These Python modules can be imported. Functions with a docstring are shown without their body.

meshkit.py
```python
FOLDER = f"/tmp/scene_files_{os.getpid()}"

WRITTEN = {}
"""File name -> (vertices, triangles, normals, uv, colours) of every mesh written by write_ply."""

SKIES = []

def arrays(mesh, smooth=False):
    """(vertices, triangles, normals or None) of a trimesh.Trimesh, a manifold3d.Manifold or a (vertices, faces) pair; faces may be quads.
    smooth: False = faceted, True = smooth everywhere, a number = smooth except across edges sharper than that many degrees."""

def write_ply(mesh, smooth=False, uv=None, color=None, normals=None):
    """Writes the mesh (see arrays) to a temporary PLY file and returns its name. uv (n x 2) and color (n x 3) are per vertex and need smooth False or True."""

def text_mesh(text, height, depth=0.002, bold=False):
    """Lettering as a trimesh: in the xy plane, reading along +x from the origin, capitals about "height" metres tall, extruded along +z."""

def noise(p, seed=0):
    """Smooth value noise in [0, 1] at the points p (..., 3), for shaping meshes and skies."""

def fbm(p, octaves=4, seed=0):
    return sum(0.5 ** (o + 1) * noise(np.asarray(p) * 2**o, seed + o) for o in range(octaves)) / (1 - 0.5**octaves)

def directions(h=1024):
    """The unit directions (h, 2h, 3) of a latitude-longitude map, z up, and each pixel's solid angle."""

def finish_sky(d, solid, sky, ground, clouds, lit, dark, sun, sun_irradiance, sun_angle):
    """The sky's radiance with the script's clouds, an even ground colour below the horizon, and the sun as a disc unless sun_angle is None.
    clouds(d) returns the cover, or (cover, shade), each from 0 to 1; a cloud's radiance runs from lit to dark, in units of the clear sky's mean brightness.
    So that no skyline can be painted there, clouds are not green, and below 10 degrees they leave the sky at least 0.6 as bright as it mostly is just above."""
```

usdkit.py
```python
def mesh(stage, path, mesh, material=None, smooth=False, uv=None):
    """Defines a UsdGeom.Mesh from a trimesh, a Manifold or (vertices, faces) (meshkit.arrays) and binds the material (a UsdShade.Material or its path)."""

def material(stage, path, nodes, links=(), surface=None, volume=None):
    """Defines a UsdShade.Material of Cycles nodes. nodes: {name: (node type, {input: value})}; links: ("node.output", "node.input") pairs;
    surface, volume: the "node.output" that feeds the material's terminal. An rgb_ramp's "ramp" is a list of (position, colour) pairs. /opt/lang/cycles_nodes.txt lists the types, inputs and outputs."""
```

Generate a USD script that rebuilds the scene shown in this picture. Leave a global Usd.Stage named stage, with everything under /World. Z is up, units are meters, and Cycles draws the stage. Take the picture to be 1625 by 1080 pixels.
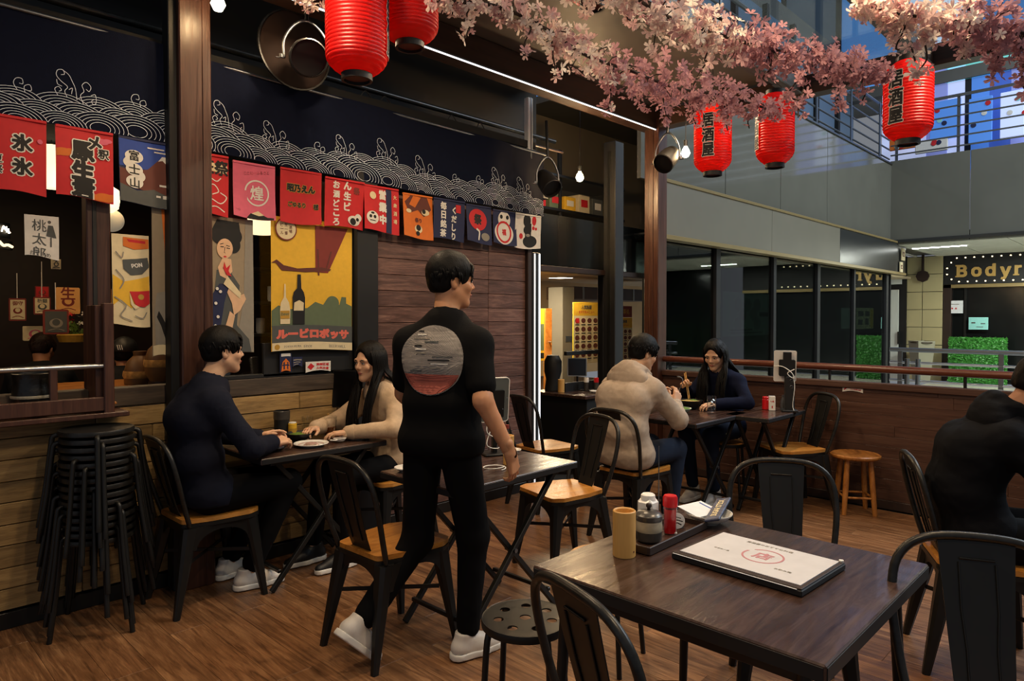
import math, random, glob, hashlib
import numpy as np, trimesh, shapely, usdkit, meshkit
from shapely import affinity
from shapely.geometry import Polygon, LineString, Point, MultiPolygon, box as sbox
from shapely.ops import unary_union
from pxr import Usd, UsdGeom, UsdLux, UsdShade, Gf, Sdf, Vt

stage = Usd.Stage.CreateInMemory()
UsdGeom.SetStageUpAxis(stage, 'Z'); UsdGeom.SetStageMetersPerUnit(stage, 1.0)
UsdGeom.Xform.Define(stage, '/World'); UsdGeom.Scope.Define(stage, '/World/Looks')
PI = math.pi

# ------------------------------------------------------------------ camera (24 mm lens, eye 1.5 m above the floor)
FPX, CXP, YV = 1083.0, 812.5, 503.0
PITCH, AZ = math.radians(1.2), math.radians(44.25)
CYP = YV + FPX*math.tan(PITCH)
EYE = np.array([0, 0, 1.5])
FW0 = np.array([-math.sin(AZ), math.cos(AZ), 0.0]); RT = np.array([math.cos(AZ), math.sin(AZ), 0.0])
FW = FW0*math.cos(PITCH) + np.array([0, 0, -1])*math.sin(PITCH); UPV = np.cross(RT, FW)
cam = UsdGeom.Camera.Define(stage, '/World/camera')
cam.CreateHorizontalApertureAttr(36.0); cam.CreateFocalLengthAttr(36.0*FPX/1625)
cam.CreateVerticalApertureAttr(36.0*1080/1625)
cam.CreateVerticalApertureOffsetAttr(-(540-CYP)/1625*36.0)
cam.CreateClippingRangeAttr((0.05, 1000.0))
cam.AddTransformOp().Set(Gf.Matrix4d(*[float(x) for x in (*RT, 0, *UPV, 0, *(-FW), 0, *EYE, 1)]))
cam.CreateExposureAttr(0.32)

def lin(h):
    h = h.lstrip('#'); h = ''.join(q*2 for q in h) if len(h) == 3 else h; c = np.array([int(h[i:i+2], 16) for i in (0, 2, 4)])/255.0
    return tuple(np.where(c < 0.04045, c/12.92, ((c+0.055)/1.055)**2.4))

# ------------------------------------------------------------------ light: dim mall air, warm lamps under the pergola
WARM = (1.0, 0.66, 0.34); WARM2 = (1.0, 0.74, 0.46); COOL = (0.78, 0.9, 1.0)
dome = UsdLux.DomeLight.Define(stage, '/World/sky_dome')
dome.CreateIntensityAttr(0.055); dome.CreateColorAttr(Gf.Vec3f(0.85, 0.9, 1.0))
def disk_light(name, p, r, power, col=WARM, aim=(0, 0, -1), cone=None, soft=0.5):
    l = UsdLux.DiskLight.Define(stage, '/World/'+name)
    l.CreateRadiusAttr(r); l.CreateIntensityAttr(power); l.CreateColorAttr(Gf.Vec3f(*col))
    z = -np.array(aim, float); z /= np.linalg.norm(z)
    x = np.cross([0, 1, 0] if abs(z[1]) < .9 else [1, 0, 0], z); x /= np.linalg.norm(x); y = np.cross(z, x)
    l.AddTransformOp().Set(Gf.Matrix4d(*[float(v) for v in (*x, 0, *y, 0, *z, 0, *p, 1)]))
    if cone:
        s = UsdLux.ShapingAPI.Apply(l.GetPrim()); s.CreateShapingConeAngleAttr(cone); s.CreateShapingConeSoftnessAttr(soft)
    return l
def rect_light(name, p, w, h, power, col, aim=(0, 0, -1)):
    l = UsdLux.RectLight.Define(stage, '/World/'+name)
    l.CreateWidthAttr(w); l.CreateHeightAttr(h); l.CreateIntensityAttr(power); l.CreateColorAttr(Gf.Vec3f(*col))
    z = -np.array(aim, float); z /= np.linalg.norm(z)
    x = np.cross([0, 1, 0] if abs(z[1]) < .9 else [1, 0, 0], z); x /= np.linalg.norm(x); y = np.cross(z, x)
    l.AddTransformOp().Set(Gf.Matrix4d(*[float(v) for v in (*x, 0, *y, 0, *z, 0, *p, 1)]))
    return l
def ball_light(name, p, r, power, col=WARM):
    l = UsdLux.SphereLight.Define(stage, '/World/'+name)
    l.CreateRadiusAttr(r); l.CreateIntensityAttr(power); l.CreateColorAttr(Gf.Vec3f(*col)); l.AddTranslateOp().Set(Gf.Vec3d(*[float(v) for v in p]))
    return l
# the lamps under the rafters of the pergola
LAMPS = [(-2.55, 1.3), (-2.55, 3.0), (-2.55, 4.75), (-0.55, 0.9), (-0.75, 2.6), (-0.75, 4.4), (-3.4, 2.0)]
for i, (x, y) in enumerate(LAMPS):
    disk_light('ceiling_lamp_light_%d' % i, (x, y, 3.18), 0.07, [70, 70, 75, 70, 85, 70, 45][i]*5, WARM2)
rect_light('restaurant_lamp_light', (-5.6, 1.6, 2.75), 1.6, .3, 9, WARM)
rect_light('restaurant_lamp_light_b', (-5.4, -0.2, 2.75), 1.6, .3, 9, WARM)
rect_light('corridor_lamp_light', (-9.0, 9.6, 2.38), 2.5, .8, 40, (1.0, .78, .48))
rect_light('corridor_lamp_light_b', (-6.0, 7.0, 2.38), .8, .5, 25, (1.0, .78, .48))
for i, x in enumerate((-2.05, .3, 2.6)): rect_light('mall_lamp_light_%d' % i, (x, 16.6, 2.86), .95, .10, 300, (0.95, 1.0, 0.88))
rect_light('atrium_light', (3.5, 11.5, 9.0), 7, 7, 9.0, (0.82, 0.92, 1.0))

# ------------------------------------------------------------------ measuring helpers: where a sight line meets a real plane
def ray(px, py): return FW*FPX + RT*(px-CXP) - UPV*(py-CYP)
def onz(px, py, z=0.0): d = ray(px, py); return EYE + d*(z-EYE[2])/d[2]
def onx(px, py, x): d = ray(px, py); return EYE + d*(x-EYE[0])/d[0]
def ony(px, py, y): d = ray(px, py); return EYE + d*(y-EYE[1])/d[1]
def ond(px, py, dep): return EYE + ray(px, py)*dep/FPX

# ------------------------------------------------------------------ scene tree helpers
_used = {}
def numbered(parent, name):
    k = (parent, name); n = _used.get(k, 0); _used[k] = n+1
    return f'{parent}/{name}' if n == 0 else f'{parent}/{name}_{n:03d}'
def path_of(p): return '/World' if p is None else (str(p.GetPath()))
def tag(o, label=None, cat=None, group=None, kind=None):
    p = o.GetPrim() if hasattr(o, 'GetPrim') else o
    for k, v in (('label', label), ('category', cat), ('group', group), ('kind', kind)):
        if v: p.SetCustomDataByKey(k, v)
    return p
def obj(name, mesh, m, parent=None, label=None, smooth=False, kind=None):
    if isinstance(mesh, (list,)): mesh = cat(*mesh)
    p = usdkit.mesh(stage, numbered(path_of(parent), name), mesh, MATS[m] if isinstance(m, str) else m, smooth=smooth).GetPrim()
    return tag(p, label=label, kind=kind)
def thing(name, label, cat, loc=(0, 0, 0), rotz=0.0, group=None, kind=None, scale=None):
    x = UsdGeom.Xform.Define(stage, numbered('/World', name))
    x.AddTranslateOp().Set(Gf.Vec3d(*[float(v) for v in loc])); x.AddRotateZOp().Set(float(math.degrees(rotz)))
    if scale: x.AddScaleOp().Set(Gf.Vec3f(scale, scale, scale))
    return tag(x, label, cat, group, kind)
def dup(root, loc, rotz, label=None, group=None, rotxy=None):
    was = root.GetCustomData()
    x = UsdGeom.Xform.Define(stage, numbered('/World', root.GetName()))
    x.GetPrim().GetReferences().AddInternalReference(root.GetPath())
    ops = UsdGeom.Xformable(x).GetOrderedXformOps()
    ops[0].Set(Gf.Vec3d(*[float(v) for v in loc])); ops[1].Set(float(math.degrees(rotz)))
    x.GetPrim().SetInstanceable(True)
    return tag(x, label or was['label'], was['category'], group or was.get('group'))
def struct(name, mesh, m, parent=None, smooth=False, label=None):
    p = obj(name, mesh, m, parent, smooth=smooth, label=label)
    if parent is None: p.SetCustomDataByKey('kind', 'structure')
    return p
def structx(name, loc=(0, 0, 0), rotz=0, label=None):
    x = UsdGeom.Xform.Define(stage, numbered('/World', name)); x.AddTranslateOp().Set(Gf.Vec3d(*[float(v) for v in loc])); x.AddRotateZOp().Set(math.degrees(rotz))
    return tag(x, label, kind='structure')

# ------------------------------------------------------------------ mesh helpers: every mesh is (vertices, triangles)
def V(m):
    if isinstance(m, tuple): return m
    if hasattr(m, 'to_mesh'):
        q = m.to_mesh(); return np.array(q.vert_properties[:, :3]), np.array(q.tri_verts)
    return np.array(m.vertices), np.array(m.faces)
def cat(*ms):
    vs, fs, n = [], [], 0
    for m in ms:
        if m is None: continue
        v, f = V(m)
        if len(f) == 0: continue
        vs.append(v); fs.append(np.asarray(f)+n); n += len(v)
    return np.vstack(vs), np.vstack(fs)
def mv(m, t=(0, 0, 0), rz=0.0, ry=0.0, rx=0.0, s=1.0):
    v, f = V(m); v = np.asarray(v, float)*s
    for a, (i, j) in ((rx, (1, 2)), (ry, (2, 0)), (rz, (0, 1))):
        if a:
            c, sn = math.cos(a), math.sin(a); w = v.copy(); w[:, i] = c*v[:, i]-sn*v[:, j]; w[:, j] = sn*v[:, i]+c*v[:, j]; v = w
    return v+np.asarray(t, float), f
def frame(m, o, x, y, z):
    v, f = V(m); return np.asarray(o)+v@np.array([x, y, z], float), f
_BT = None
def bx(c, s, b=0.0):
    """a box centred at c of size s; b: chamfer"""
    global _BT
    c, s = np.asarray(c, float), np.asarray(s, float)/2
    if b <= 0:
        m = trimesh.creation.box(2*s); return np.array(m.vertices)+c, np.array(m.faces)
    b = min(b, *(s*.9))
    sg = np.array(np.meshgrid([-1, 1], [-1, 1], [-1, 1], indexing='ij')).reshape(3, -1).T
    def pts(h, q): return np.vstack([sg*(h-np.array([q if k != a else 0 for k in range(3)])) for a in range(3)])
    if _BT is None:
        p = pts(np.ones(3), .2); h = trimesh.convex.convex_hull(p)
        idx = [int(np.argmin(((p-v)**2).sum(1))) for v in h.vertices]
        _BT = np.array(idx)[h.faces]
    return pts(s, b)+c, _BT
def lathe(profile, n=24, c=(0, 0, 0), wob=None):
    """profile: (r, z) from bottom to top; ends with r=0 are closed"""
    P = np.array(profile, float); a = np.arange(n)*2*PI/n
    v = np.stack([P[:, None, 0]*np.cos(a), P[:, None, 0]*np.sin(a), np.repeat(P[:, 1:2], n, 1)], -1)
    i, j = np.meshgrid(np.arange(len(P)-1), np.arange(n), indexing='ij'); k = (j+1) % n
    q = np.stack([i*n+j, i*n+k, (i+1)*n+k, (i+1)*n+j], -1).reshape(-1, 4)
    f = np.vstack([q[:, [0, 1, 2]], q[:, [0, 2, 3]]])
    v = v.reshape(-1, 3)
    t = v[f]; ar = np.linalg.norm(np.cross(t[:, 1]-t[:, 0], t[:, 2]-t[:, 0]), axis=1)
    return v+np.asarray(c, float), f[ar > 1e-12]
def cyl(c, r, h, n=20, b=0.0, axis='z'):
    """a cylinder standing on c"""
    b = min(b, r*.4, h*.4)
    pr = [(0, 0), (r-b, 0), (r, b), (r, h-b), (r-b, h), (0, h)] if b else [(0, 0), (r, 0), (r, h), (0, h)]
    m = lathe(pr, n)
    if axis == 'x': m = mv(m, ry=PI/2)
    if axis == 'y': m = mv(m, rx=-PI/2)
    return mv(m, c)
def spline(pts, n=8, closed=False):
    p = np.asarray(pts, float)
    q = np.vstack([p[-1:], p, p[:2]]) if closed else np.vstack([2*p[0]-p[1], p, 2*p[-1]-p[-2]])
    out = []
    for i in range(len(q)-3):
        t = np.linspace(0, 1, n, endpoint=False)[:, None]; a, b, c, d = q[i:i+4]
        out.append(.5*((2*b)+(-a+c)*t+(2*a-5*b+4*c-d)*t*t+(-a+3*b-3*c+d)*t**3))
    if not closed: out.append(p[-1:])
    return np.vstack(out)
def tube(pts, r, n=8, closed=False, flat=1.0):
    p = np.asarray(pts, float); m = len(p); r = np.broadcast_to(np.asarray(r, float), (m,))
    t = (np.roll(p, -1, 0)-np.roll(p, 1, 0)) if closed else np.gradient(p, axis=0)
    t /= np.linalg.norm(t, axis=1, keepdims=True)+1e-12
    a = np.zeros_like(p); ref = np.array([0, 0, 1.0]) if abs(t[0, 2]) < .9 else np.array([1.0, 0, 0])
    x = np.cross(t[0], ref); x /= np.linalg.norm(x)
    for i in range(m):
        x = x-t[i]*(x@t[i]); x /= np.linalg.norm(x)+1e-12; a[i] = x
    b = np.cross(t, a); an = np.arange(n)*2*PI/n
    v = (p[:, None]+r[:, None, None]*(np.cos(an)[None, :, None]*a[:, None]+flat*np.sin(an)[None, :, None]*b[:, None])).reshape(-1, 3)
    K = m if closed else m-1
    i, j = np.meshgrid(np.arange(K), np.arange(n), indexing='ij'); k = (j+1) % n; i2 = (i+1) % m
    q = np.stack([i*n+j, i*n+k, i2*n+k, i2*n+j], -1).reshape(-1, 4)
    f = np.vstack([q[:, [0, 1, 2]], q[:, [0, 2, 3]]])
    if not closed:
        v = np.vstack([v, p[:1], p[-1:]]); s, e = m*n, m*n+1; jj = np.arange(n); kk = (jj+1) % n
        f = np.vstack([f, np.stack([np.full(n, s), kk, jj], 1), np.stack([np.full(n, e), (m-1)*n+jj, (m-1)*n+kk], 1)])
    return v, f
def bar(a, b, w, h=None, bev=.003):
    """square bar from a to b"""
    a, b = np.asarray(a, float), np.asarray(b, float); d = b-a; L = np.linalg.norm(d); z = d/L
    x = np.cross([0, 0, 1.0] if abs(z[2]) < .95 else [0, 1.0, 0], z); x /= np.linalg.norm(x); y = np.cross(z, x)
    return frame(bx((0, 0, L/2), (w, h or w, L), bev), a, x, y, z)
def geoms(g):
    if g.is_empty: return []
    return [q for q in (g.geoms if hasattr(g, 'geoms') else [g]) if isinstance(q, Polygon) and q.area > 1e-9] if not hasattr(g, 'geoms') or True else []
def tri2(g):
    vs, fs, n = [], [], 0
    for q in geoms(g):
        try: v, f = trimesh.creation.triangulate_polygon(q, engine='earcut')
        except Exception: continue
        if len(f) == 0: continue
        vs.append(v); fs.append(f+n); n += len(v)
    if not vs: return None
    return np.vstack(vs), np.vstack(fs)
def prism(g, h, z0=0.0):
    """extrude a shapely shape along +z"""
    out = []
    for q in geoms(g):
        m = trimesh.creation.extrude_polygon(q, h, engine='earcut'); out.append((np.array(m.vertices)+[0, 0, z0], np.array(m.faces)))
    return cat(*out)
def up_wall(m):
    """(x, y, z) drawn flat -> u along +y, v up, thickness along +x"""
    v, f = V(m); return v[:, [2, 0, 1]], f
def subdiv(v, f, L):
    v, f = trimesh.remesh.subdivide_to_size(v, f, L, max_iter=12); return v, f
def sheet(g, off=0.0, fn=None, L=None):
    """flat print of a shapely shape in the (u, v) plane as a single skin at x = off; fn(u, v) adds to x"""
    t = tri2(g)
    if t is None: return None
    v, f = t
    v3 = np.column_stack([np.zeros(len(v)), v])
    if L: v3, f = subdiv(v3, f, L)
    a = v3[f]; nx = np.cross(a[:, 1]-a[:, 0], a[:, 2]-a[:, 0])[:, 0]
    f = np.where((nx < 0)[:, None], f[:, ::-1], f)
    v3 = v3.copy(); v3[:, 0] += off
    if fn is not None: v3[:, 0] += fn(v3[:, 1], v3[:, 2])
    return v3, f
def rrect(w, h, r, c=(0, 0)):
    return affinity.translate(sbox(-w/2+r, -h/2+r, w/2-r, h/2-r).buffer(r, 6), *c)
def line(pts, w, sm=0):
    if sm: pts = spline(np.column_stack([np.asarray(pts, float), np.zeros(len(pts))]), sm)[:, :2]
    return LineString(pts).buffer(w/2, 3)
FONTS = {}
def glyphs(text, h, bold=0, font='cjk'):
    """lettering as a shapely shape, lower left at the origin, characters about h tall"""
    from PIL import Image, ImageDraw, ImageFont
    if font not in FONTS:
        FONTS[font] = ImageFont.truetype(glob.glob('/opt/blender-*/*/datafiles/fonts/' + ('Noto Sans CJK*' if font == 'cjk' else 'Inter.woff2'))[0], 64)
    F = FONTS[font]
    x0, y0, x1, y1 = F.getbbox(text, anchor='ls', stroke_width=bold)
    im = Image.new('L', (x1-x0+8, y1-y0+8)); ImageDraw.Draw(im).text((4-x0, 4-y0), text, 255, font=F, anchor='ls', stroke_width=bold)
    on = np.pad(np.asarray(im) > 127, ((0, 0), (1, 1))).astype(np.int8)
    r, s = np.nonzero(np.diff(on, axis=1) == 1); e = np.nonzero(np.diff(on, axis=1) == -1)[1]
    g = unary_union(shapely.box(s, -r-1, e, -r)).buffer(.6).buffer(-.6).simplify(.75)
    b = g.bounds; k = h/max(b[3]-b[1], 1e-6) if len(text) == 1 and font == 'cjk' else h/(58.0 if font == 'cjk' else 47.0)
    return affinity.scale(affinity.translate(g, -b[0], -b[1]), k, k, origin=(0, 0))
def centred(g, c, w=None, h=None):
    b = g.bounds; g = affinity.translate(g, -(b[0]+b[2])/2, -(b[1]+b[3])/2)
    if w: g = affinity.scale(g, w/(b[2]-b[0]), (h or w*(b[3]-b[1])/(b[2]-b[0]))/(b[3]-b[1]), origin=(0, 0))
    return affinity.translate(g, *c)
def column(text, c, size, pitch, bold=2, font='cjk'):
    """vertical lettering centred on c"""
    n = len(text); out = []
    for i, ch in enumerate(text):
        g = glyphs(ch, size, bold, font); b = g.bounds
        kx = size/max(b[2]-b[0], b[3]-b[1])
        out.append(centred(affinity.scale(g, kx, kx, origin=(0, 0)), (c[0], c[1]+((n-1)/2-i)*pitch)))
    return unary_union(out)

# ------------------------------------------------------------------ materials
MATS = {}
def mat(name, col, rough=.5, metal=0.0, spec=.5, vary=0.0, scale=8.0, bump=0.0, bscale=None, coat=0.0, stretch=None, col2=None, emit=0.0, ecol=None, rand=0.0, sheen=0.0, sss=0.0, alpha=None, detail=4.0, bdist=.004):
    c = lin(col) if isinstance(col, str) else col
    n = {'p': ('principled_bsdf', dict(base_color=c, roughness=rough, metallic=metal, specular_ior_level=spec))}; L = []
    P = n['p'][1]
    if coat: P['coat_weight'] = coat
    if sheen: P['sheen_weight'] = sheen
    if sss: P['subsurface_weight'] = sss; P['subsurface_radius'] = (1.0, .35, .2); P['subsurface_scale'] = .006
    if emit: P['emission_strength'] = emit; P['emission_color'] = lin(ecol) if isinstance(ecol, str) else (ecol or c)
    if alpha is not None: P['alpha'] = alpha
    if vary or bump or col2 or rand:
        n['tc'] = ('texture_coordinate', {}); src = 'tc.object'
        if rand:
            n['oi'] = ('object_info', {}); n['cx'] = ('combine_xyz', {}); n['ml'] = ('math', dict(math_type='multiply', value2=37.0))
            n['ad'] = ('vector_math', dict(math_type='add'))
            L += [('oi.random', 'ml.value1'), ('ml.value', 'cx.x'), ('ml.value', 'cx.z'), ('tc.object', 'ad.vector1'), ('cx.vector', 'ad.vector2')]; src = 'ad.vector'
        n['mp'] = ('mapping', dict(scale=stretch or (1, 1, 1))); L.append((src, 'mp.vector'))
    if vary or col2:
        n['no'] = ('noise_texture', dict(scale=scale, detail=detail, roughness=.6)); L.append(('mp.vector', 'no.vector'))
        c2 = lin(col2) if isinstance(col2, str) else (col2 or tuple(np.clip(np.array(c)*(1+vary), 0, 1)))
        c1 = c if col2 else tuple(np.array(c)*(1-vary))
        n['ra'] = ('rgb_ramp', dict(ramp=[(.3, c1), (.7, c2)])); L += [('no.fac', 'ra.fac')]
        out = 'ra.color'
        if rand:
            n['mr'] = ('map_range', dict(from_min=0, from_max=1, to_min=1-rand, to_max=1+rand)); n['hs'] = ('hsv', {})
            L += [('oi.random', 'mr.value'), ('mr.result', 'hs.value'), ('ra.color', 'hs.color')]; out = 'hs.color'
        L.append((out, 'p.base_color'))
    if bump:
        n['nb'] = ('noise_texture', dict(scale=bscale or scale*4, detail=3.0)); n['bu'] = ('bump', dict(strength=bump, distance=bdist))
        L += [('mp.vector', 'nb.vector'), ('nb.fac', 'bu.height'), ('bu.normal', 'p.normal')]
    MATS[name] = usdkit.material(stage, '/World/Looks/'+name, n, L, surface='p.BSDF')
    return MATS[name]
def woodmat(name, dark, mid, light, grain=(1, 14, 14), scale=3.0, rough=.45, rand=.18, bump=.12, spec=.5, knots=True, coat=0.0):
    """wood with the grain running along the axis whose grain factor is small"""
    n = {'tc': ('texture_coordinate', {}), 'oi': ('object_info', {}), 'ml': ('math', dict(math_type='multiply', value2=53.0)), 'cx': ('combine_xyz', {}),
         'ad': ('vector_math', dict(math_type='add')), 'mp': ('mapping', dict(scale=grain)), 'no': ('noise_texture', dict(scale=scale, detail=7.0, roughness=.62, distortion=1.1)),
         'ra': ('rgb_ramp', dict(ramp=[(.28, lin(dark)), (.5, lin(mid)), (.74, lin(light))])),
         'mr': ('map_range', dict(from_min=0, from_max=1, to_min=1-rand, to_max=1+rand)), 'hs': ('hsv', {}),
         'n2': ('noise_texture', dict(scale=scale*6, detail=3.0, roughness=.7)), 'mf': ('mix_float', dict(fac=.28)),
         'rr': ('map_range', dict(from_min=.3, from_max=.7, to_min=rough-.08, to_max=rough+.1)),
         'bu': ('bump', dict(strength=bump, distance=.003)), 'p': ('principled_bsdf', dict(specular_ior_level=spec, coat_weight=coat))}
    L = [('oi.random', 'ml.value1'), ('ml.value', 'cx.x'), ('ml.value', 'cx.y'), ('ml.value', 'cx.z'), ('tc.object', 'ad.vector1'), ('cx.vector', 'ad.vector2'), ('ad.vector', 'mp.vector'),
         ('mp.vector', 'no.vector'), ('mp.vector', 'n2.vector'), ('no.fac', 'mf.a'), ('n2.fac', 'mf.b'), ('mf.result', 'ra.fac'), ('ra.color', 'hs.color'), ('oi.random', 'mr.value'), ('mr.result', 'hs.value'),
         ('hs.color', 'p.base_color'), ('mf.result', 'bu.height'), ('bu.normal', 'p.normal'), ('no.fac', 'rr.value'), ('rr.result', 'p.roughness')]
    MATS[name] = usdkit.material(stage, '/World/Looks/'+name, n, L, surface='p.BSDF')
def pane(name, tint=(1, 1, 1), base=.04, top=.8, power=4.0, rough=.02):
    n = {'t': ('transparent_bsdf', dict(color=tint)), 'g': ('glossy_bsdf', dict(color=(1, 1, 1), roughness=rough)), 'lw': ('layer_weight', dict(blend=.5)), 'pw': ('math', dict(math_type='power', value2=power)), 'ma': ('math', dict(math_type='multiply_add', value2=top, value3=base)), 'm': ('mix_closure', {})}
    MATS[name] = usdkit.material(stage, '/World/Looks/'+name, n, [('lw.facing', 'pw.value1'), ('pw.value', 'ma.value1'), ('ma.value', 'm.fac'), ('t.BSDF', 'm.closure1'), ('g.BSDF', 'm.closure2')], surface='m.closure')
mat('black_metal', '#121211', .42, .0, .38, vary=.25, scale=12, bump=.05)
mat('worn_edge_metal', '#2b2a28', .34, .5, .5, vary=.4, scale=30)
mat('black_plain', '#0b0b0d', .6)
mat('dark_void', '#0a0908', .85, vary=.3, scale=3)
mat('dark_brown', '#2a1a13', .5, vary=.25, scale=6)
mat('steel', '#b9bcc0', .28, 1.0)
mat('dull_steel', '#7d8084', .4, 1.0)
mat('white_paint', '#dcdcd6', .5)
mat('white_gloss', '#e6e4df', .2)
mat('porcelain', '#dfddd6', .18, coat=.3)
mat('red_plastic', '#c4141a', .3)
mat('bamboo', '#c99a55', .5, vary=.12, scale=5, stretch=(6, 6, .6), bump=.05)
mat('grey_wall', '#5d5c56', .6, vary=.08, scale=2)
woodmat('floor_wood', '#3c281a', '#704c30', '#a67c54', grain=(.9, 12, 12), scale=2.6, rough=.36, rand=.16, bump=.05)
woodmat('old_wood', '#5a4427', '#927548', '#b99b66', grain=(9, 1.0, 12), scale=2.2, rough=.62, rand=.22, bump=.35)
woodmat('sill_wood', '#2a211a', '#40352a', '#57483a', grain=(9, 1.0, 12), scale=2.2, rough=.55, rand=.1, bump=.3)
woodmat('panel_wood', '#33211b', '#5c4038', '#8a675a', grain=(9, 1.0, 11), scale=2.6, rough=.5, rand=.25, bump=.25)
woodmat('post_wood', '#2a1711', '#412519', '#573424', grain=(14, 14, .8), scale=2.0, rough=.4, rand=.08, bump=.06)
woodmat('beam_wood', '#20140f', '#38241a', '#4c3427', grain=(14, .8, 14), scale=2.0, rough=.42, rand=.1, bump=.06)
woodmat('beam_wood_x', '#20140f', '#38241a', '#4c3427', grain=(.8, 14, 14), scale=2.0, rough=.42, rand=.1, bump=.06)
woodmat('rail_wood', '#3a1a10', '#5d2f1e', '#7a4630', grain=(.8, 14, 14), scale=2.0, rough=.28, rand=.05, bump=.04)
woodmat('lowwall_wood', '#331f17', '#452c21', '#573b2d', grain=(.9, 10, 14), scale=2.2, rough=.42, rand=.1, bump=.12)
woodmat('seat_wood', '#8a541e', '#b3762f', '#cb944d', grain=(9, 1, 9), scale=2.2, rough=.36, rand=.1, bump=.04)
woodmat('table_wood', '#2a1b14', '#3d2a22', '#523b30', grain=(9, 1.0, 9), scale=3.0, rough=.27, rand=.08, bump=.002, coat=.25)
woodmat('stool_wood', '#6d3f17', '#9c632a', '#bd8344', grain=(6, 1, 2), scale=3.0, rough=.36, rand=.1, bump=.06)
mat('noren_cloth', '#0c1226', .9, vary=.12, scale=40, bump=.1, bscale=220, spec=.15)
for nm, cc in dict(print_white='#d8d4cc', print_black='#0e0d0f', print_red='#c01a22', print_navy='#171f47', print_orange='#cf6a1c', print_yellow='#e0b02e', print_cream='#d9c9a2',
                   print_pink='#d4607a', print_skin='#d8b08c', print_grey='#8a8479', print_green='#5d6b50', print_maroon='#7a2a22', print_blue='#1c3f96', print_brown='#5e2a1f', print_gold='#b48a32', print_tan='#94846c', print_slate='#4a4d4c', print_salmon='#d96a5a', print_teal='#8fd0cc', print_paleorange='#e4a860').items():
    mat(nm, cc, .7, vary=.05, scale=30)
pane('window_glass', (.92, .94, .93))
pane('dark_glass', (.40, .46, .43), .05, .75, 3.2, .012)
pane('clear_glass', (.96, .97, .97), .05, .75, 2.6, .03)

# ================================================================== the room: floor, walls, posts, beams
fl = structx('floor')
obj('subfloor', bx((-1.4, 2.6, -.03), (9.4, 7.6, .04)), 'dark_void', fl)
rg = random.Random(3)
PW = .16; row = 0; y = -.6
while y < 5.8:
    x = -4.02 - rg.random()*1.1
    while x < 1.6:
        L = 1.15; x1 = min(x+L, 2.0); x0 = max(x, -4.02); yc = y+PW/2; ym = min(y+PW, 5.83)
        c = np.array([(x0+x1)/2, yc, 0]) - EYE
        if x1-x0 > .03 and c@FW > -.2 and abs(c@RT) < (c@FW)*.80+1.4:
            obj('plank', bx(((x0+x1)/2, (y+ym)/2, -.006), (x1-x0-.0009, ym-y-.0009, .012), .0008), 'floor_wood', fl)
        x += L
    y += PW; row += 1
WX = -4.02
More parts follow.
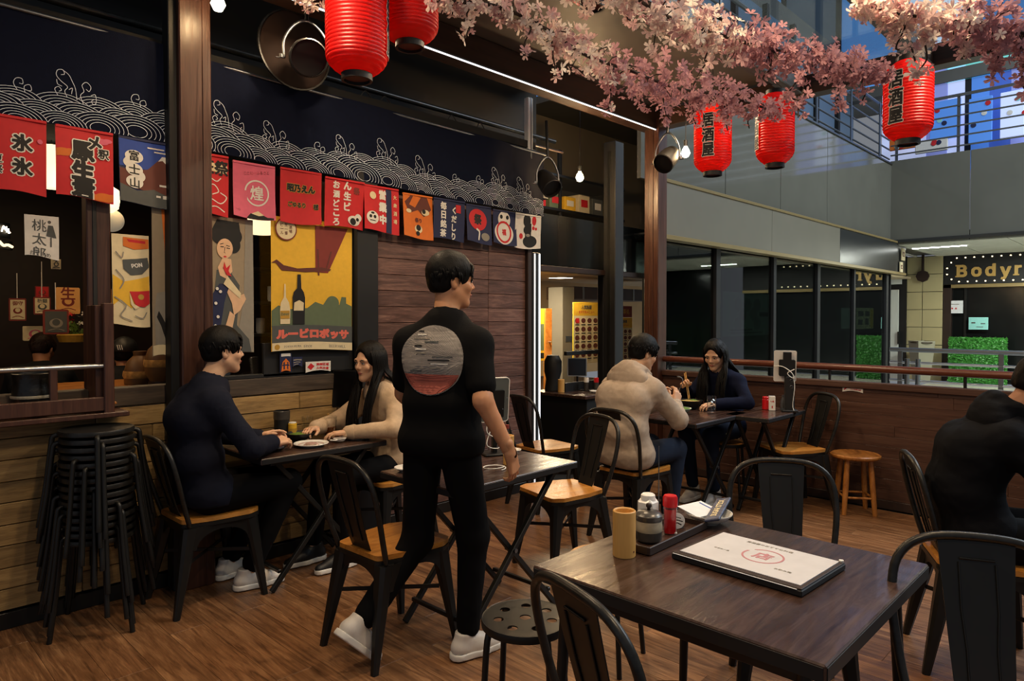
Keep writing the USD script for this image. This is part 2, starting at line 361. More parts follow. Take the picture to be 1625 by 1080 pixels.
# low wall of old boards under the restaurant's window, Y from -.3 to 2.72
wl = structx('wall_left')
obj('wall_core', bx((WX-.11, 1.2, .5), (.16, 3.1, 1.0)), 'dark_void', wl)
rg = random.Random(7); z = .085; hs = [.104, .102, .108, .100, .106, .102, .104, .104, .105]
for h in hs:
    y = -.35 - rg.random()*.6
    while y < 2.72:
        L = rg.choice([.75, .95, 1.15]); y0, y1 = max(y, -.35), min(y+L, 2.72); d = rg.uniform(0, .006)
        if y1-y0 > .02: obj('board', bx((WX-.018+d, (y0+y1)/2, z+h/2), (.03, y1-y0-.003, h-.004), .003), 'old_wood', wl)
        y += L
    z += h
obj('sill_board', bx((WX-.045, 1.2, z+.055), (.1, 3.1, .10), .004), 'sill_wood', wl)
SILL = z+.105
struct('baseboard_left', bx((WX+.004, 1.85, .04), (.022, 4.9, .08), .003), 'black_metal')
# brown boarded panel beside the window, Y 2.72 .. 4.33
wp = structx('wall_panel')
obj('wall_core', bx((WX-.1, 3.55, 1.2), (.14, 1.62, 2.4)), 'dark_void', wp)
z = .08; rg = random.Random(11)
while z < 2.38:
    for y0, y1 in ((2.76, 3.86), (3.86, 4.30)):
        obj('board', bx((WX-.02+rg.uniform(0, .003), (y0+y1)/2, z+.057), (.022, y1-y0-.003, .112), .002), 'panel_wood', wp)
    z += .115
struct('trim_1', bx((WX-.01, 2.67, 1.25), (.10, .17, 2.5), .004), 'black_plain')
struct('trim_2', bx((WX-.01, 4.325, 1.2), (.07, .05, 2.4), .004), 'dark_brown')
# bright aluminium door track with lit edge at the end of the panel
tr = thing('door_track', 'tall aluminium door track with two glowing white edges beside the brown boarded panel', 'door track', (WX, 4.40, 0))
obj('channel', bx((0, 0, 1.03), (.06, .10, 2.06), .004), 'black_metal', tr)
mat('led_white', '#ffffff', .5, emit=.85, ecol=(.86, .93, 1.0))
mat('led_soft', '#ffffff', .5, emit=.45, ecol=(.95, .93, .95))
obj('light_strip', bx((.036, -.028, 1.03), (.010, .016, 2.04), .002), 'led_soft', tr)
obj('light_strip', bx((.036, .034, 1.03), (.010, .018, 2.04), .002), 'led_white', tr)
ap = thing('aluminium_post', 'short bright aluminium post standing above the end of the navy noren', 'post', (WX, 4.33, 2.86))
obj('profile', bx((0, 0, .26), (.05, .06, .52), .004), 'white_gloss', ap); obj('groove', bx((.026, .006, .26), (.004, .016, .52)), 'dull_steel', ap)
# posts
def post(name, c, s, m, lab, z0=0.0, z1=3.6):
    t = thing(name, lab, 'post', (c[0], c[1], z0))
    obj('shaft', bx((0, 0, (z1-z0)/2), (s[0], s[1], z1-z0), .006), m, t)
    return t
t = post('wooden_post', (-3.93, 1.487), (.13, .17), 'post_wood', 'thick dark brown wooden post between the two navy noren, behind the navy sweater')
obj('side_board', bx((-.02, -.105, 1.8), (.09, .045, 3.6), .004), 'black_plain', t)
obj('fillet', bx((.067, .05, 1.8), (.006, .03, 3.6), .002), 'post_wood', t)
t = post('corner_post', (-3.70, 5.83), (.16, .16), 'post_wood', 'brown wooden corner post where the handrail of the low wall begins', z1=3.42)
obj('fillet', bx((.0, -.083, 1.7), (.05, .008, 3.4), .002), 'post_wood', t)
t = post('black_post', (-4.20, 5.82), (.15, .15), 'black_plain', 'slim black steel post left of the brown corner post', z1=3.3)
obj('cover_strip', bx((.0, -.078, 1.6), (.04, .006, 3.2), .002), 'black_metal', t)
# pergola beams
beam = struct('trim_beam', [bx((-3.72, 2.9, 3.43), (.14, 6.0, .20), .006), bx((-3.80, 2.9, 3.37), (.08, 6.0, .06), .004)], 'beam_wood')
mat('led_beam', '#fff', .5, emit=1.0, ecol=(.9, .95, 1.0)); ls = thing('led_strip', 'long white light strip under the left pergola beam', 'light strip', (-3.66, 0, 3.325))
obj('housing', bx((0, 2.95, 0.004), (.035, 5.7, .012), .002), 'dull_steel', ls)
obj('diffuser', bx((.006, 2.95, -.006), (.012, 5.7, .008)), 'led_beam', ls)
struct('trim_header', bx((-1.0, 5.83, 3.42), (5.3, .14, .16), .006), 'beam_wood_x')
for x in (-2.30, -1.36, -.42, .52): struct('trim_rafter', bx((x, 2.9, 3.43), (.11, 6.0, .16), .006), 'beam_wood')
mat('roof_board', '#4f4238', .55, vary=.15, scale=3)
struct('ceiling', bx((-3.0, 2.9, 3.545), (1.5, 6.2, .02)), 'roof_board')
for i, (x0, x1) in enumerate(((-2.24, -1.42), (-1.30, -.48), (-.36, .46))):
    struct('roof_pane', bx(((x0+x1)/2, 2.9, 3.53), (x1-x0, 5.9, .012)), 'window_glass')
# what lies above the noren: dark bulkhead, pipes and rails
struct('wall_bulkhead', [bx((-4.75, 2.4, 3.35), (.06, 5.6, 1.2)), bx((-4.35, 2.4, 3.9), (1.0, 5.6, .05))], 'dark_void')
struct('trim_transom', bx((-4.12, 2.0, 2.62), (.10, 5.3, .12), .004), 'black_plain')
for (zz, xx, r, lab) in ((3.18, -4.30, .022, 'thin grey conduit running along the dark bulkhead above the noren'), (3.06, -4.2, .012, 'thin brass-coloured rail just above the top edge of the noren')):
    o = obj('conduit', tube([(xx, -.3, zz), (xx, 2, zz), (xx, 5.0, zz)], r, 8), 'worn_edge_metal' if r > .02 else 'dark_brown', smooth=True); tag(o, lab, 'pipe')
for i, yy in enumerate((2.62, 2.78, 3.40, 3.70)):
    b = thing('ballast_box', 'small white plastic ballast box on the noren rail, ' + ['leftmost, beside a dark bracket', 'second from the left', 'third from the left', 'rightmost, with looped wires'][i], 'ballast', (-4.03, yy, 2.955))
    obj('casing', bx((0, 0, .02), (.04, [.05, .07, .07, .14][i], .06), .004), 'white_paint', b)
    obj('lead', tube(spline([(0, .02, .04), (.01, .06, .10), (0, .12, .06), (-.02, .16, .01)], 5), .004, 5), 'black_plain', b)
# low wall with handrail along the far side of the terrace (Y 5.85)
RY = 5.85
wr = structx('wall_right')
obj('wall_core', bx((-1.35, RY+.05, .47), (4.6, .07, .94)), 'dark_void', wr)
z = .07; rg = random.Random(5)
while z < .90:
    x = -3.62 - rg.random()*.7
    while x < .9:
        L = rg.choice([.9, 1.2, 1.5]); x0, x1 = max(x, -3.62), min(x+L, .95)
        if x1-x0 > .03: obj('board', bx(((x0+x1)/2, RY+.006-rg.uniform(0, .002), z+.0415), (x1-x0-.001, .016, .0822), .0015), 'lowwall_wood', wr)
        x += L
    z += .083
obj('cap', bx((-1.35, RY+.03, .955), (4.6, .11, .05), .005), 'lowwall_wood', wr)
struct('baseboard_right', bx((-1.35, RY-.006, .035), (4.6, .02, .07), .003), 'dark_brown')
hr = thing('handrail', 'round brown wooden handrail on short steel posts along the top of the low wall', 'handrail', (0, RY+.02, 0))
obj('rail', tube([(-3.62, 0, 1.09), (-1, 0, 1.09), (.95, 0, 1.09)], .03, 14), 'rail_wood', hr, smooth=True)
for x in (-3.2, -2.05, -1.10, -.1): obj('stanchion', cyl((x, 0, .98), .011, .09, 10), 'black_metal', hr, smooth=40)
# ================================================================== navy noren with the white wave pattern
def seigaiha(L, seed, step=.21, h0=0.02):
    """white line drawing (shape in u, v from the bottom edge): rows of overlapping ringed humps with curling crests"""
    rg = random.Random(seed); done = Polygon(); out = []
    items = []
    for r in range(3):
        u = -step + (r % 2)*step*.5
        while u < L+step:
            items.append((r, u+rg.uniform(-.02, .02), .015-.0+r*.038+.022*math.sin(u*5.1+seed), step*rg.uniform(.52, .66))); u += step*.86
    items.sort(key=lambda t: (t[0], t[1]))
    clipb = sbox(0, .004, L, .6)
    for r, u, v, R in items:
        tilt = rg.uniform(-.25, .1); tf = lambda g: affinity.rotate(affinity.scale(g, 1.0, .62, origin=(u, v)), math.degrees(tilt), origin=(u, v))
        disc = tf(Point(u, v).buffer(R, 20)).intersection(sbox(-1, v-.10, L+1, 1))
        for q in (1, .84, .68, .52, .36):
            ring = tf(Point(u, v).buffer(R*q, 20).exterior).buffer(.0016, 2).intersection(clipb)
            out.append(ring.difference(done).intersection(disc.buffer(.003)))
        done = done.union(disc)
    top = lambda u: max([v+.62*math.sqrt(max(R*R-(uu-u)**2, 0)) for r, uu, v, R in items if abs(uu-u) < R] or [.03])
    u = .10
    while u < L-.04:
        v = top(u)-.012; big = rg.random() < .62
        if big:   # a breaking crest: a hooked plume followed by smaller loops
            k = rg.uniform(.85, 1.12)
            plume = [(0, 0), (-.012, .028), (.004, .052), (-.03, .075), (-.055, .10), (-.05, .128), (-.022, .135), (-.012, .115), (-.03, .108)]
            back = [(.0, .10), (.03, .085), (.045, .055), (.055, .02), (.06, -.01)]
            for P in (plume, [(-.022, .135), (.012, .115), (.03, .085), (.047, .05), (.055, -.005)], [(-.05, .0), (-.066, .03), (-.045, .045), (-.03, .03), (-.042, .022)],
                      [(.09, -.02), (.075, .02), (.095, .045), (.085, .075), (.11, .095), (.135, .075), (.125, .05), (.108, .058)], [(.135, .03), (.16, .038), (.165, .0), (.15, -.015), (.138, .0), (.15, .012)],
                      [(-.028, .05), (-.05, .058), (-.055, .08)], [(.012, .04), (.03, .05), (.025, .02)]):
                out.append(line([(u+.8*k*a, v+k*b) for a, b in P], .0034, 5))
            u += rg.uniform(.30, .40)
        else:
            for P in ([(0, 0), (-.015, .03), (-.005, .055), (.018, .058), (.022, .035), (.008, .034)], [(.03, -.005), (.028, .025), (.05, .035), (.056, .012), (.044, .006)]):
                out.append(line([(u+a, v+b) for a, b in P], .0033, 5))
            u += rg.uniform(.16, .24)
    return unary_union([g.intersection(sbox(.0, .004, L, .6)) for g in out if not g.is_empty])
mat('wave_white', '#c3cbd8', .8); NX = -3.985
def noren(y0, y1, zt0, zt1, zb0, zb1, label, seed):
    L = y1-y0; t = thing('noren_curtain', label, 'curtain', (NX, y0, 0), group=None)
    wave = lambda u, v: .010*np.sin(u*5.3+seed)+.006*np.sin(u*13+seed*2)*np.clip((2.95-v)*2, 0, 1)
    fall = lambda u: zb0+(zb1-zb0)*u/L
    n, k = int(L*28), 12; u = np.linspace(0, L, n+1); s = np.linspace(0, 1, k+1)
    U, S = np.meshgrid(u, s, indexing='ij'); Z = fall(U)*(1-S)+(zt0+(zt1-zt0)*U/L)*S
    fx = wave(U, Z); vs = []
    for d in (.0, -.003): vs.append(np.stack([fx+d, U, Z], -1).reshape(-1, 3))
    idx = np.arange((n+1)*(k+1)).reshape(n+1, k+1); q = np.stack([idx[:-1, :-1], idx[1:, :-1], idx[1:, 1:], idx[:-1, 1:]], -1).reshape(-1, 4)
    f = np.vstack([q[:, [0, 1, 2]], q[:, [0, 2, 3]]]); N = len(vs[0])
    obj('cloth', (np.vstack(vs), np.vstack([f, f[:, ::-1]+N])), 'noren_cloth', t, smooth=True)
    g = seigaiha(L, seed); m = sheet(g, 0, L=.05); v, f = m; v = v.copy(); v[:, 2] += fall(v[:, 1]); v[:, 0] = wave(v[:, 1], v[:, 2])+.0035
    obj('wave_print', (v, f), 'wave_white', t, label='white line pattern of curling waves')
    obj('hanging_rod', tube([(-.006, -.02, zt0-.012), (-.006, L+.02, zt1-.012)], .011, 8), 'dull_steel', t, smooth=True)
    return t
noren(.0, 1.385, 2.985, 2.985, 2.455, 2.452, 'navy noren with white waves left of the wooden post', 1.0)
noren(1.575, 4.50, 2.965, 2.935, 2.45, 2.378, 'long navy noren with white waves right of the wooden post', 2.0)

# ================================================================== small hanging banners and posters
def banner(name, label, cat_, y0, y1, zt, zb, col, art, x=-3.955, group=None, wavy=.006, thick=.002, seed=0, rod=True):
    """art: list of (shape in u, v from the lower left corner, material)"""
    L, H = y1-y0, zt-zb; t = thing(name, label, cat_, (x, y0, zb), group=group)
    fn = lambda u, v: wavy*np.sin(u/L*4.0+seed)*(1-.6*v/H)-wavy*1.2*np.cos(v/H*2.5+seed*1.7)
    n, k = 12, 10; U, S = np.meshgrid(np.linspace(0, L, n+1), np.linspace(0, H, k+1), indexing='ij'); X = fn(U, S)
    sag = .012*(1-S/H)*np.sin(U/L*PI+seed)
    vs = [np.stack([X+d, U, S+sag], -1).reshape(-1, 3) for d in (0, -thick)]
    idx = np.arange((n+1)*(k+1)).reshape(n+1, k+1); q = np.stack([idx[:-1, :-1], idx[1:, :-1], idx[1:, 1:], idx[:-1, 1:]], -1).reshape(-1, 4)
    f = np.vstack([q[:, [0, 1, 2]], q[:, [0, 2, 3]]]); N = len(vs[0])
    rim = np.concatenate([idx[:, 0], idx[-1, 1:], idx[-2::-1, -1], idx[0, -2:0:-1]]); a, b = rim, np.roll(rim, -1)
    f = np.vstack([f, f[:, ::-1]+N, np.stack([a, a+N, b+N], 1), np.stack([a, b+N, b], 1)])
    obj('cloth' if rod else 'sheet', (np.vstack(vs), f), col, t)
    cl = sbox(.002, .002, L-.002, H-.002)
    for i, (g, m) in enumerate(art):
        s = sheet(g.intersection(cl), 0, L=.03)
        if s is None: continue
        v, f = s; v = v.copy(); sg = .012*(1-v[:, 2]/H)*np.sin(v[:, 1]/L*PI+seed); v[:, 0] = fn(v[:, 1], v[:, 2])+.0016+.0005*i; v[:, 2] += sg
        obj('print', (v, f), m, t)
    if rod: obj('hem', bx((float(fn(L/2, H)), L/2, H-.004), (.012, L, .014), .002), col, t)
    return t
def outl(g, m, w, mo='print_white'): return [(g.buffer(w, 3), mo), (g, m)]
def sc(pts, L, H): return Polygon([(a*L, b*H) for a, b in pts])
def blob(L, H, u, v, r, k=1.0): return affinity.scale(Point(u*L, v*H).buffer(r*L, 12), 1, k)
def cloud(L, H, u, v, r): return unary_union([blob(L, H, u, v, r, .5), blob(L, H, u+r*.8, v+.02, r*.7, .5), blob(L, H, u-r*.7, v-.02, r*.75, .5)])
def bpos(x0, yt0, x1, yb, x=-3.955, yt1=None):
    a, b = onx(x0, yt0, x), onx(x1, yt1 or yt0, x); c = onx((x0+x1)/2, yb, x)
    return float(a[1]), float(b[1]), float((a[2]+b[2])/2), float(c[2])
B = [(-18, 179, 73, 306, 194), (87, 198, 179, 316, 212), (188, 216, 278, 326, 229), (296, 238, 362, 339, 250), (370, 254, 437, 345, 265), (445, 265, 510, 353, 276), (515, 280, 577, 362, 291), (577, 291, 633, 368, 302),
     (640, 304, 687, 377, 314), (687, 312, 737, 381, 322), (740, 322, 780, 385, 330), (783, 331, 820, 387, 338), (818, 336, 858, 393, 345)]
def bb(i):
    x0, t0, x1, yb, t1 = B[i]; y0, y1, zt, zb = bpos(x0, t0, x1, yb, yt1=t1); return y0, y1, zt, zb, y1-y0, zt-zb
GB = 'hanging banners under the noren'
y0, y1, zt, zb, L, H = bb(0)
banner('hanging_banner', 'red banner with two large outlined ice characters at the left edge of the photo', 'banner', y0, y1, zt, zb, 'print_red',
       outl(column('氷氷', (.56*L, .5*H), .085, .115, 3), 'print_black', .006)+outl(column('夏祭', (.13*L, .34*H), .04, .05, 1), 'print_black', .004)+[(blob(L, H, .88, .72, .05, 1), 'print_pink')], group=GB, seed=.4)
y0, y1, zt, zb, L, H = bb(1)
banner('hanging_banner', 'red banner with orange clouds and bold black brush characters with white outlines', 'banner', y0, y1, zt, zb, 'print_red',
       [(cloud(L, H, .12, .62, .16), 'print_orange'), (cloud(L, H, .85, .07, .17), 'print_orange'), (cloud(L, H, .80, .86, .12), 'print_pink')]
       + outl(column('原生君', (.46*L, .39*H), .105, .10, 4), 'print_black', .006)+outl(affinity.rotate(column('メ', (.66*L, .82*H), .065, .1, 3), 10), 'print_black', .005)+outl(column('釈', (.82*L, .68*H), .05, .1, 2), 'print_black', .004), group=GB, seed=1.1)
y0, y1, zt, zb, L, H = bb(2)
fuji = [(sbox(0, .55*H, L, H), 'print_blue'), (sc([(0, .52), (.25, .50), (.5, .56), (.76, .78), (.83, .78), (1, .62), (1, .2), (0, .25)], L, H), 'print_brown'), (sc([(.69, .71), (.76, .79), (.83, .79), (.92, .70), (.86, .73), (.82, .69), (.77, .73)], L, H), 'print_white'),
        (sc([(0, .28), (.3, .2), (.6, .27), (1, .16), (1, 0), (0, 0)], L, H), 'print_slate'), (unary_union([sbox(.5*L, .88*H, .8*L, .9*H), sbox(.62*L, .83*H, .9*L, .85*H), sbox(.7*L, .33*H, .98*L, .36*H), sbox(.64*L, .16*H, .72*L, .19*H), sbox(.76*L, .15*H, .94*L, .2*H)]), 'print_white'),
        (unary_union([blob(L, H, .26, .72, .16, .75), blob(L, H, .26, .52, .15, .8), blob(L, H, .26, .33, .15, .8), blob(L, H, .17, .62, .1), blob(L, H, .35, .43, .1)]), 'print_white'), (column('富士山', (.26*L, .525*H), .055, .072, 1), 'print_black')]
banner('hanging_banner', 'blue banner with a red-brown mountain and a white cloud of lettering beside the wooden post', 'banner', y0, y1, zt, zb, 'print_navy', fuji, group=GB, seed=2.0)
y0, y1, zt, zb, L, H = bb(3)
wv = unary_union([line([(a*L, b*H) for a, b in P], .006, 4) for P in ([(.3, .05), (.5, .25), (.8, .2), (.95, .32), (.8, .38)], [(.35, .35), (.6, .5), (.75, .4), (.6, .33)], [(.5, .1), (.7, .14), (.9, .08)], [(.3, .2), (.45, .4), (.36, .48)], [(.55, .6), (.7, .56), (.8, .62)])])
banner('hanging_banner', 'red banner with white wave strokes partly hidden behind the wooden post', 'banner', y0, y1, zt, zb, 'print_red', [(wv, 'print_white'), (blob(L, H, .45, .12, .14, .8), 'print_cream'), (sc([(.3, .74), (.95, .70), (.97, .84), (.3, .88)], L, H), 'print_cream'), (centred(glyphs('狂祭', .05, 2), (.64*L, .79*H), .17), 'print_black')], group=GB, seed=.9)
y0, y1, zt, zb, L, H = bb(4)
ring = Point(.56*L, .48*H).buffer(.29*L, 20).difference(Point(.56*L, .48*H).buffer(.255*L, 20)).difference(sbox(.2*L, .3*H, .33*L, .5*H))
banner('hanging_banner', 'pink banner with one white character in a brushed ring', 'banner', y0, y1, zt, zb, 'print_pink', [(ring, 'print_white'), (column('煌', (.56*L, .48*H), .085, .1, 1), 'print_white'), (sc([(.3, .0), (.4, .1), (.6, .13), (.8, .05), (.95, .04), (.95, .0)], L, H), 'print_black'), (sc([(.42, .10), (.58, .16), (.72, .09), (.6, .07)], L, H), 'print_cream'),
        (unary_union([affinity.rotate(centred(glyphs('ここに…ふるさと', .02, 0), (.55*L, .84*H), .6*L), 9), centred(glyphs('一心', .02), (.1*L, .13*H), .03)]), 'print_maroon')], group=GB, seed=2.8)
y0, y1, zt, zb, L, H = bb(5)
banner('hanging_banner', 'red banner with two lines of black lettering edged in gold, beside the pink one', 'banner', y0, y1, zt, zb, 'print_red', outl(centred(glyphs('昭乃えん', .06, 4), (.5*L, .66*H), .68*L), 'print_black', .003, 'print_gold')+outl(centred(glyphs('ごゆるり', .03, 3), (.40*L, .36*H), .42*L), 'print_black', .002, 'print_gold')+outl(column('毬', (.86*L, .34*H), .035, .04, 3), 'print_black', .002, 'print_gold'), group=GB, seed=3.3)
y0, y1, zt, zb, L, H = bb(6)
banner('hanging_banner', 'red banner with large white phonetic lettering and a small black sketch', 'banner', y0, y1, zt, zb, 'print_red', [(column('お酒どころ', (.28*L, .48*H), .05, .062, 3), 'print_white'), (column('ん生ビ', (.56*L, .66*H), .06, .07, 3), 'print_white'), (column('祭', (.80*L, .80*H), .05, .05, 3), 'print_maroon'), (unary_union([blob(L, H, .74, .16, .16, .7), blob(L, H, .86, .24, .09)]), 'print_white'), (unary_union([blob(L, H, .72, .14, .08), blob(L, H, .84, .2, .04)]), 'print_black')], group=GB, seed=.2)
y0, y1, zt, zb, L, H = bb(7)
banner('hanging_banner', 'red banner with a navy stripe and a white round face', 'banner', y0, y1, zt, zb, 'print_red', [(sbox(.62*L, 0, .78*L, H), 'print_navy'), (column('営業中', (.52*L, .55*H), .068, .085, 4), 'print_white'), (column('大衆酒場', (.88*L, .55*H), .03, .055, 1), 'print_cream'), (blob(L, H, .22, .28, .17, .9), 'print_white'), (unary_union([blob(L, H, .16, .3, .04), blob(L, H, .28, .3, .04), sbox(.14*L, .2*H, .3*L, .22*H), blob(L, H, .22, .38, .05, .5)]), 'print_black'), (blob(L, H, .24, .78, .09), 'print_cream')], group=GB, seed=1.5)
y0, y1, zt, zb, L, H = bb(8)
banner('hanging_banner', 'orange banner with a brown and white festival drawing', 'banner', y0, y1, zt, zb, 'print_orange', [(sc([(.2, .55), (.05, .8), (.3, 1), (.8, .98), (.95, .7), (.7, .52), (.5, .66)], L, H), 'print_brown'), (sc([(.35, .98), (.2, .75), (.4, .7), (.6, .95)], L, H), 'print_orange'), (unary_union([blob(L, H, .75, .62, .13, .6), blob(L, H, .18, .6, .09, .6), blob(L, H, .5, .22, .13, .8)]), 'print_cream'), (unary_union([blob(L, H, .5, .25, .08), blob(L, H, .7, .64, .06), blob(L, H, .48, .12, .06)]), 'print_black'), (centred(glyphs('祭り', .03, 2), (.5*L, .42*H), .06), 'print_brown')], group=GB, seed=2.2)
y0, y1, zt, zb, L, H = bb(9)
banner('hanging_banner', 'navy banner with white vertical brush lettering and a red seal', 'banner', y0, y1, zt, zb, 'print_navy', [(column('毎日銘茶', (.30*L, .48*H), .062, .07, 3), 'print_white'), (column('くだしり', (.64*L, .42*H), .055, .066, 3), 'print_white'), (sbox(.7*L, .7*H, .86*L, .9*H), 'print_red')], group=GB, seed=.7)
y0, y1, zt, zb, L, H = bb(10)
banner('hanging_banner', 'navy banner with a red disc holding a black crest', 'banner', y0, y1, zt, zb, 'print_navy', [(affinity.scale(Point(.45*L, .62*H).buffer(.36*L), 1, .85), 'print_red'), (column('祭', (.45*L, .63*H), .085, .1, 4), 'print_black'), (line([(.40*L, .36*H), (.5*L, .3*H), (.47*L, .1*H)], .016, 4), 'print_white'), (blob(L, H, .74, .2, .16, .7), 'print_grey')], group=GB, seed=1.9)
y0, y1, zt, zb, L, H = bb(11)
banner('hanging_banner', 'navy banner with a white round-bellied doll drawing', 'banner', y0, y1, zt, zb, 'print_navy', [(unary_union([blob(L, H, .48, .74, .26, .95), blob(L, H, .46, .34, .4, .8)]), 'print_white'), (unary_union([blob(L, H, .36, .82, .06), blob(L, H, .62, .82, .06), sbox(.36*L, .66*H, .6*L, .69*H)]), 'print_black'), (Point(.46*L, .38*H).buffer(.32*L).difference(Point(.46*L, .38*H).buffer(.26*L)), 'print_red'), (column('福', (.47*L, .38*H), .05, .05, 2), 'print_red')], group=GB, seed=2.6)
y0, y1, zt, zb, L, H = bb(12)
banner('hanging_banner', 'white banner with a black brush figure and red splashes, last of the row', 'banner', y0, y1, zt, zb, 'print_white', [(unary_union([blob(L, H, .45, .82, .14, 1.2), blob(L, H, .48, .55, .15, .8), blob(L, H, .58, .22, .26, .6), sbox(.4*L, .3*H, .62*L, .75*H)]), 'print_black'), (unary_union([blob(L, H, .72, .84, .08, 1.6), blob(L, H, .7, .62, .05), blob(L, H, .8, .6, .04), blob(L, H, .24, .36, .07)]), 'print_red'), (blob(L, H, .5, .4, .08, .5), 'print_grey')], group=GB, seed=3.6)

# posters hung in the window
def poster(name, label, px, col, art, x=-4.0, wavy=.004, seed=0, cat_='poster', group=None):
    x0, yt, x1, yb = px; a, b = onx(x0, yt, x), onx(x1, yb, x); zt = float(onx((x0+x1)/2, yt, x)[2]); zb = float(onx((x0+x1)/2, yb, x)[2])
    L, H = float(b[1]-a[1]), zt-zb
    return banner(name, label, cat_, float(a[1]), float(b[1]), zt, zb, col, art(L, H), x=x, wavy=wavy, seed=seed, rod=False, group=group)
def yellow(L, H):
    S = lambda p: sc(p, L, H)
    bott = [(.10, .20), (.21, .20), (.215, .30), (.20, .36), (.165, .40), (.16, .50), (.145, .50), (.14, .40), (.105, .36), (.095, .30)]
    big = [(.245, .195), (.385, .195), (.39, .40), (.375, .44), (.345, .47), (.34, .575), (.30, .575), (.295, .47), (.255, .44), (.24, .40)]
    return [(S([(0, .30), (.08, .34), (.2, .31), (.42, .32), (.52, .37), (.62, .35), (.66, .39), (.76, .40), (.83, .355), (.86, .42), (.92, .42), (.92, .37), (1, .35), (1, .18), (0, .18)]), 'print_green'), (affinity.scale(Point(.74*L, .37*H).buffer(.085*L), 1, .9), 'print_green'),
            (S([(.52, .96), (.94, .96), (.68, .60), (.52, .60)]), 'print_maroon'), (S([(.0, .655), (.05, .655), (.12, .60), (.4, .595), (.70, .615), (.72, .63), (.6, .64), (.3, .62), (.14, .64), (.06, .68)]), 'print_brown'), (S([(.54, .78), (.56, .78), (.57, .575), (.55, .575)]), 'print_brown'), (S([(.71, .77), (.73, .77), (.66, .62), (.645, .62)]), 'print_brown'),
            (S(bott), 'print_cream'), (S(big), 'print_black'), (S([(.255, .30), (.37, .30), (.375, .36), (.32, .38), (.26, .36)]), 'print_cream'), (S([(.10, .24), (.205, .24), (.205, .30), (.10, .30)]), 'print_gold'), (centred(glyphs('Beer', .02, 1, 'inter'), (.155*L, .275*H), .055), 'print_green'),
            (sbox(0, .062*H, L, .19*H), 'print_slate'), (centred(glyphs('ルービロボッサ', .06, 5), (.5*L, .126*H), .90*L, .078*H), 'print_salmon'), (sbox(0, 0, L, .062*H), 'print_cream'), (unary_union([centred(glyphs('POKKA MURA', .02, 1, 'inter'), (.24*L, .03*H), .2*L), centred(glyphs('BEER HALL', .02, 1, 'inter'), (.80*L, .03*H), .22*L), centred(glyphs('since', .02, 1, 'inter'), (.42*L, .03*H), .1*L)]), 'print_grey'), (Point(.06*L, .03*H).buffer(.03*L), 'print_gold'),
            (Point(.165*L, .91*H).buffer(.125*L), 'print_maroon'), (Point(.165*L, .91*H).buffer(.112*L), 'print_cream'), (unary_union([column('ビール', (.115*L, .91*H), .022, .026, 1), column('生一番', (.165*L, .91*H), .022, .026, 1), column('酒場', (.215*L, .91*H), .022, .026, 1)]), 'print_brown')]
poster('wall_poster', 'yellow beer poster with a dark bottle, a maroon flying boat and red lettering', (429, 349, 559, 557), 'print_yellow', yellow, seed=.5)
def lady(L, H):
    S = lambda p: sc(p, L, H)
    return [(S([(.62, 0), (1, 0), (1, 1), (.85, 1), (.8, .4)]), 'print_grey'), (S([(.30, .02), (.2, .3), (.28, .6), (.5, .62), (.72, .5), (.66, .2), (.9, .1), (.95, .0), (.3, 0)]), 'print_slate'), (S([(.33, .5), (.2, .42), (.18, .1), (.32, .12), (.42, .36), (.52, .5)]), 'print_navy'),
            (unary_union([affinity.scale(Point(.48*L, .865*H).buffer(.27*L, 20), 1.1, .80), affinity.scale(Point(.60*L, .80*H).buffer(.16*L, 20), .9, 1.0), S([(.2, .9), (.3, .98), (.72, .97), (.76, .86)])]), 'print_black'),
            (S([(.30, .62), (.34, .56), (.46, .54), (.58, .60), (.56, .69), (.40, .70)]), 'print_skin'), (affinity.rotate(affinity.scale(Point(.44*L, .765*H).buffer(.165*L, 24), .92, 1.15), -8), 'print_skin'),
            (unary_union([line([(.35*L, .795*H), (.41*L, .803*H)], .004), line([(.47*L, .79*H), (.53*L, .785*H)], .004), line([(.36*L, .777*H), (.41*L, .777*H)], .005), line([(.48*L, .77*H), (.53*L, .768*H)], .005), line([(.44*L, .775*H), (.425*L, .735*H), (.445*L, .732*H)], .003)]), 'print_black'), (affinity.scale(Point(.44*L, .705*H).buffer(.022*L), 1.3, .7), 'print_red'),
            (S([(.47, .44), (.56, .36), (.6, .27), (.72, .31), (.84, .40), (.80, .44), (.7, .42), (.62, .46), (.54, .5)]), 'print_skin'), (S([(.52, .30), (.62, .27), (.56, .16), (.46, .1), (.4, .14)]), 'print_skin'), (S([(.40, .62), (.46, .57), (.56, .56), (.5, .60), (.54, .65), (.46, .62), (.42, .67)]), 'print_red'), (S([(.4, .5), (.72, .40), (.74, .44), (.48, .56)]), 'print_cream'),
            (unary_union([blob(L, H, a, b, .03) for a, b in ((.25, .35), (.29, .25), (.24, .18), (.34, .44), (.28, .46))]), 'print_white')]
poster('wall_poster', 'tall faded poster of a woman with piled black hair in a kimono', (318, 345, 403, 557), 'print_tan', lady, seed=1.4)
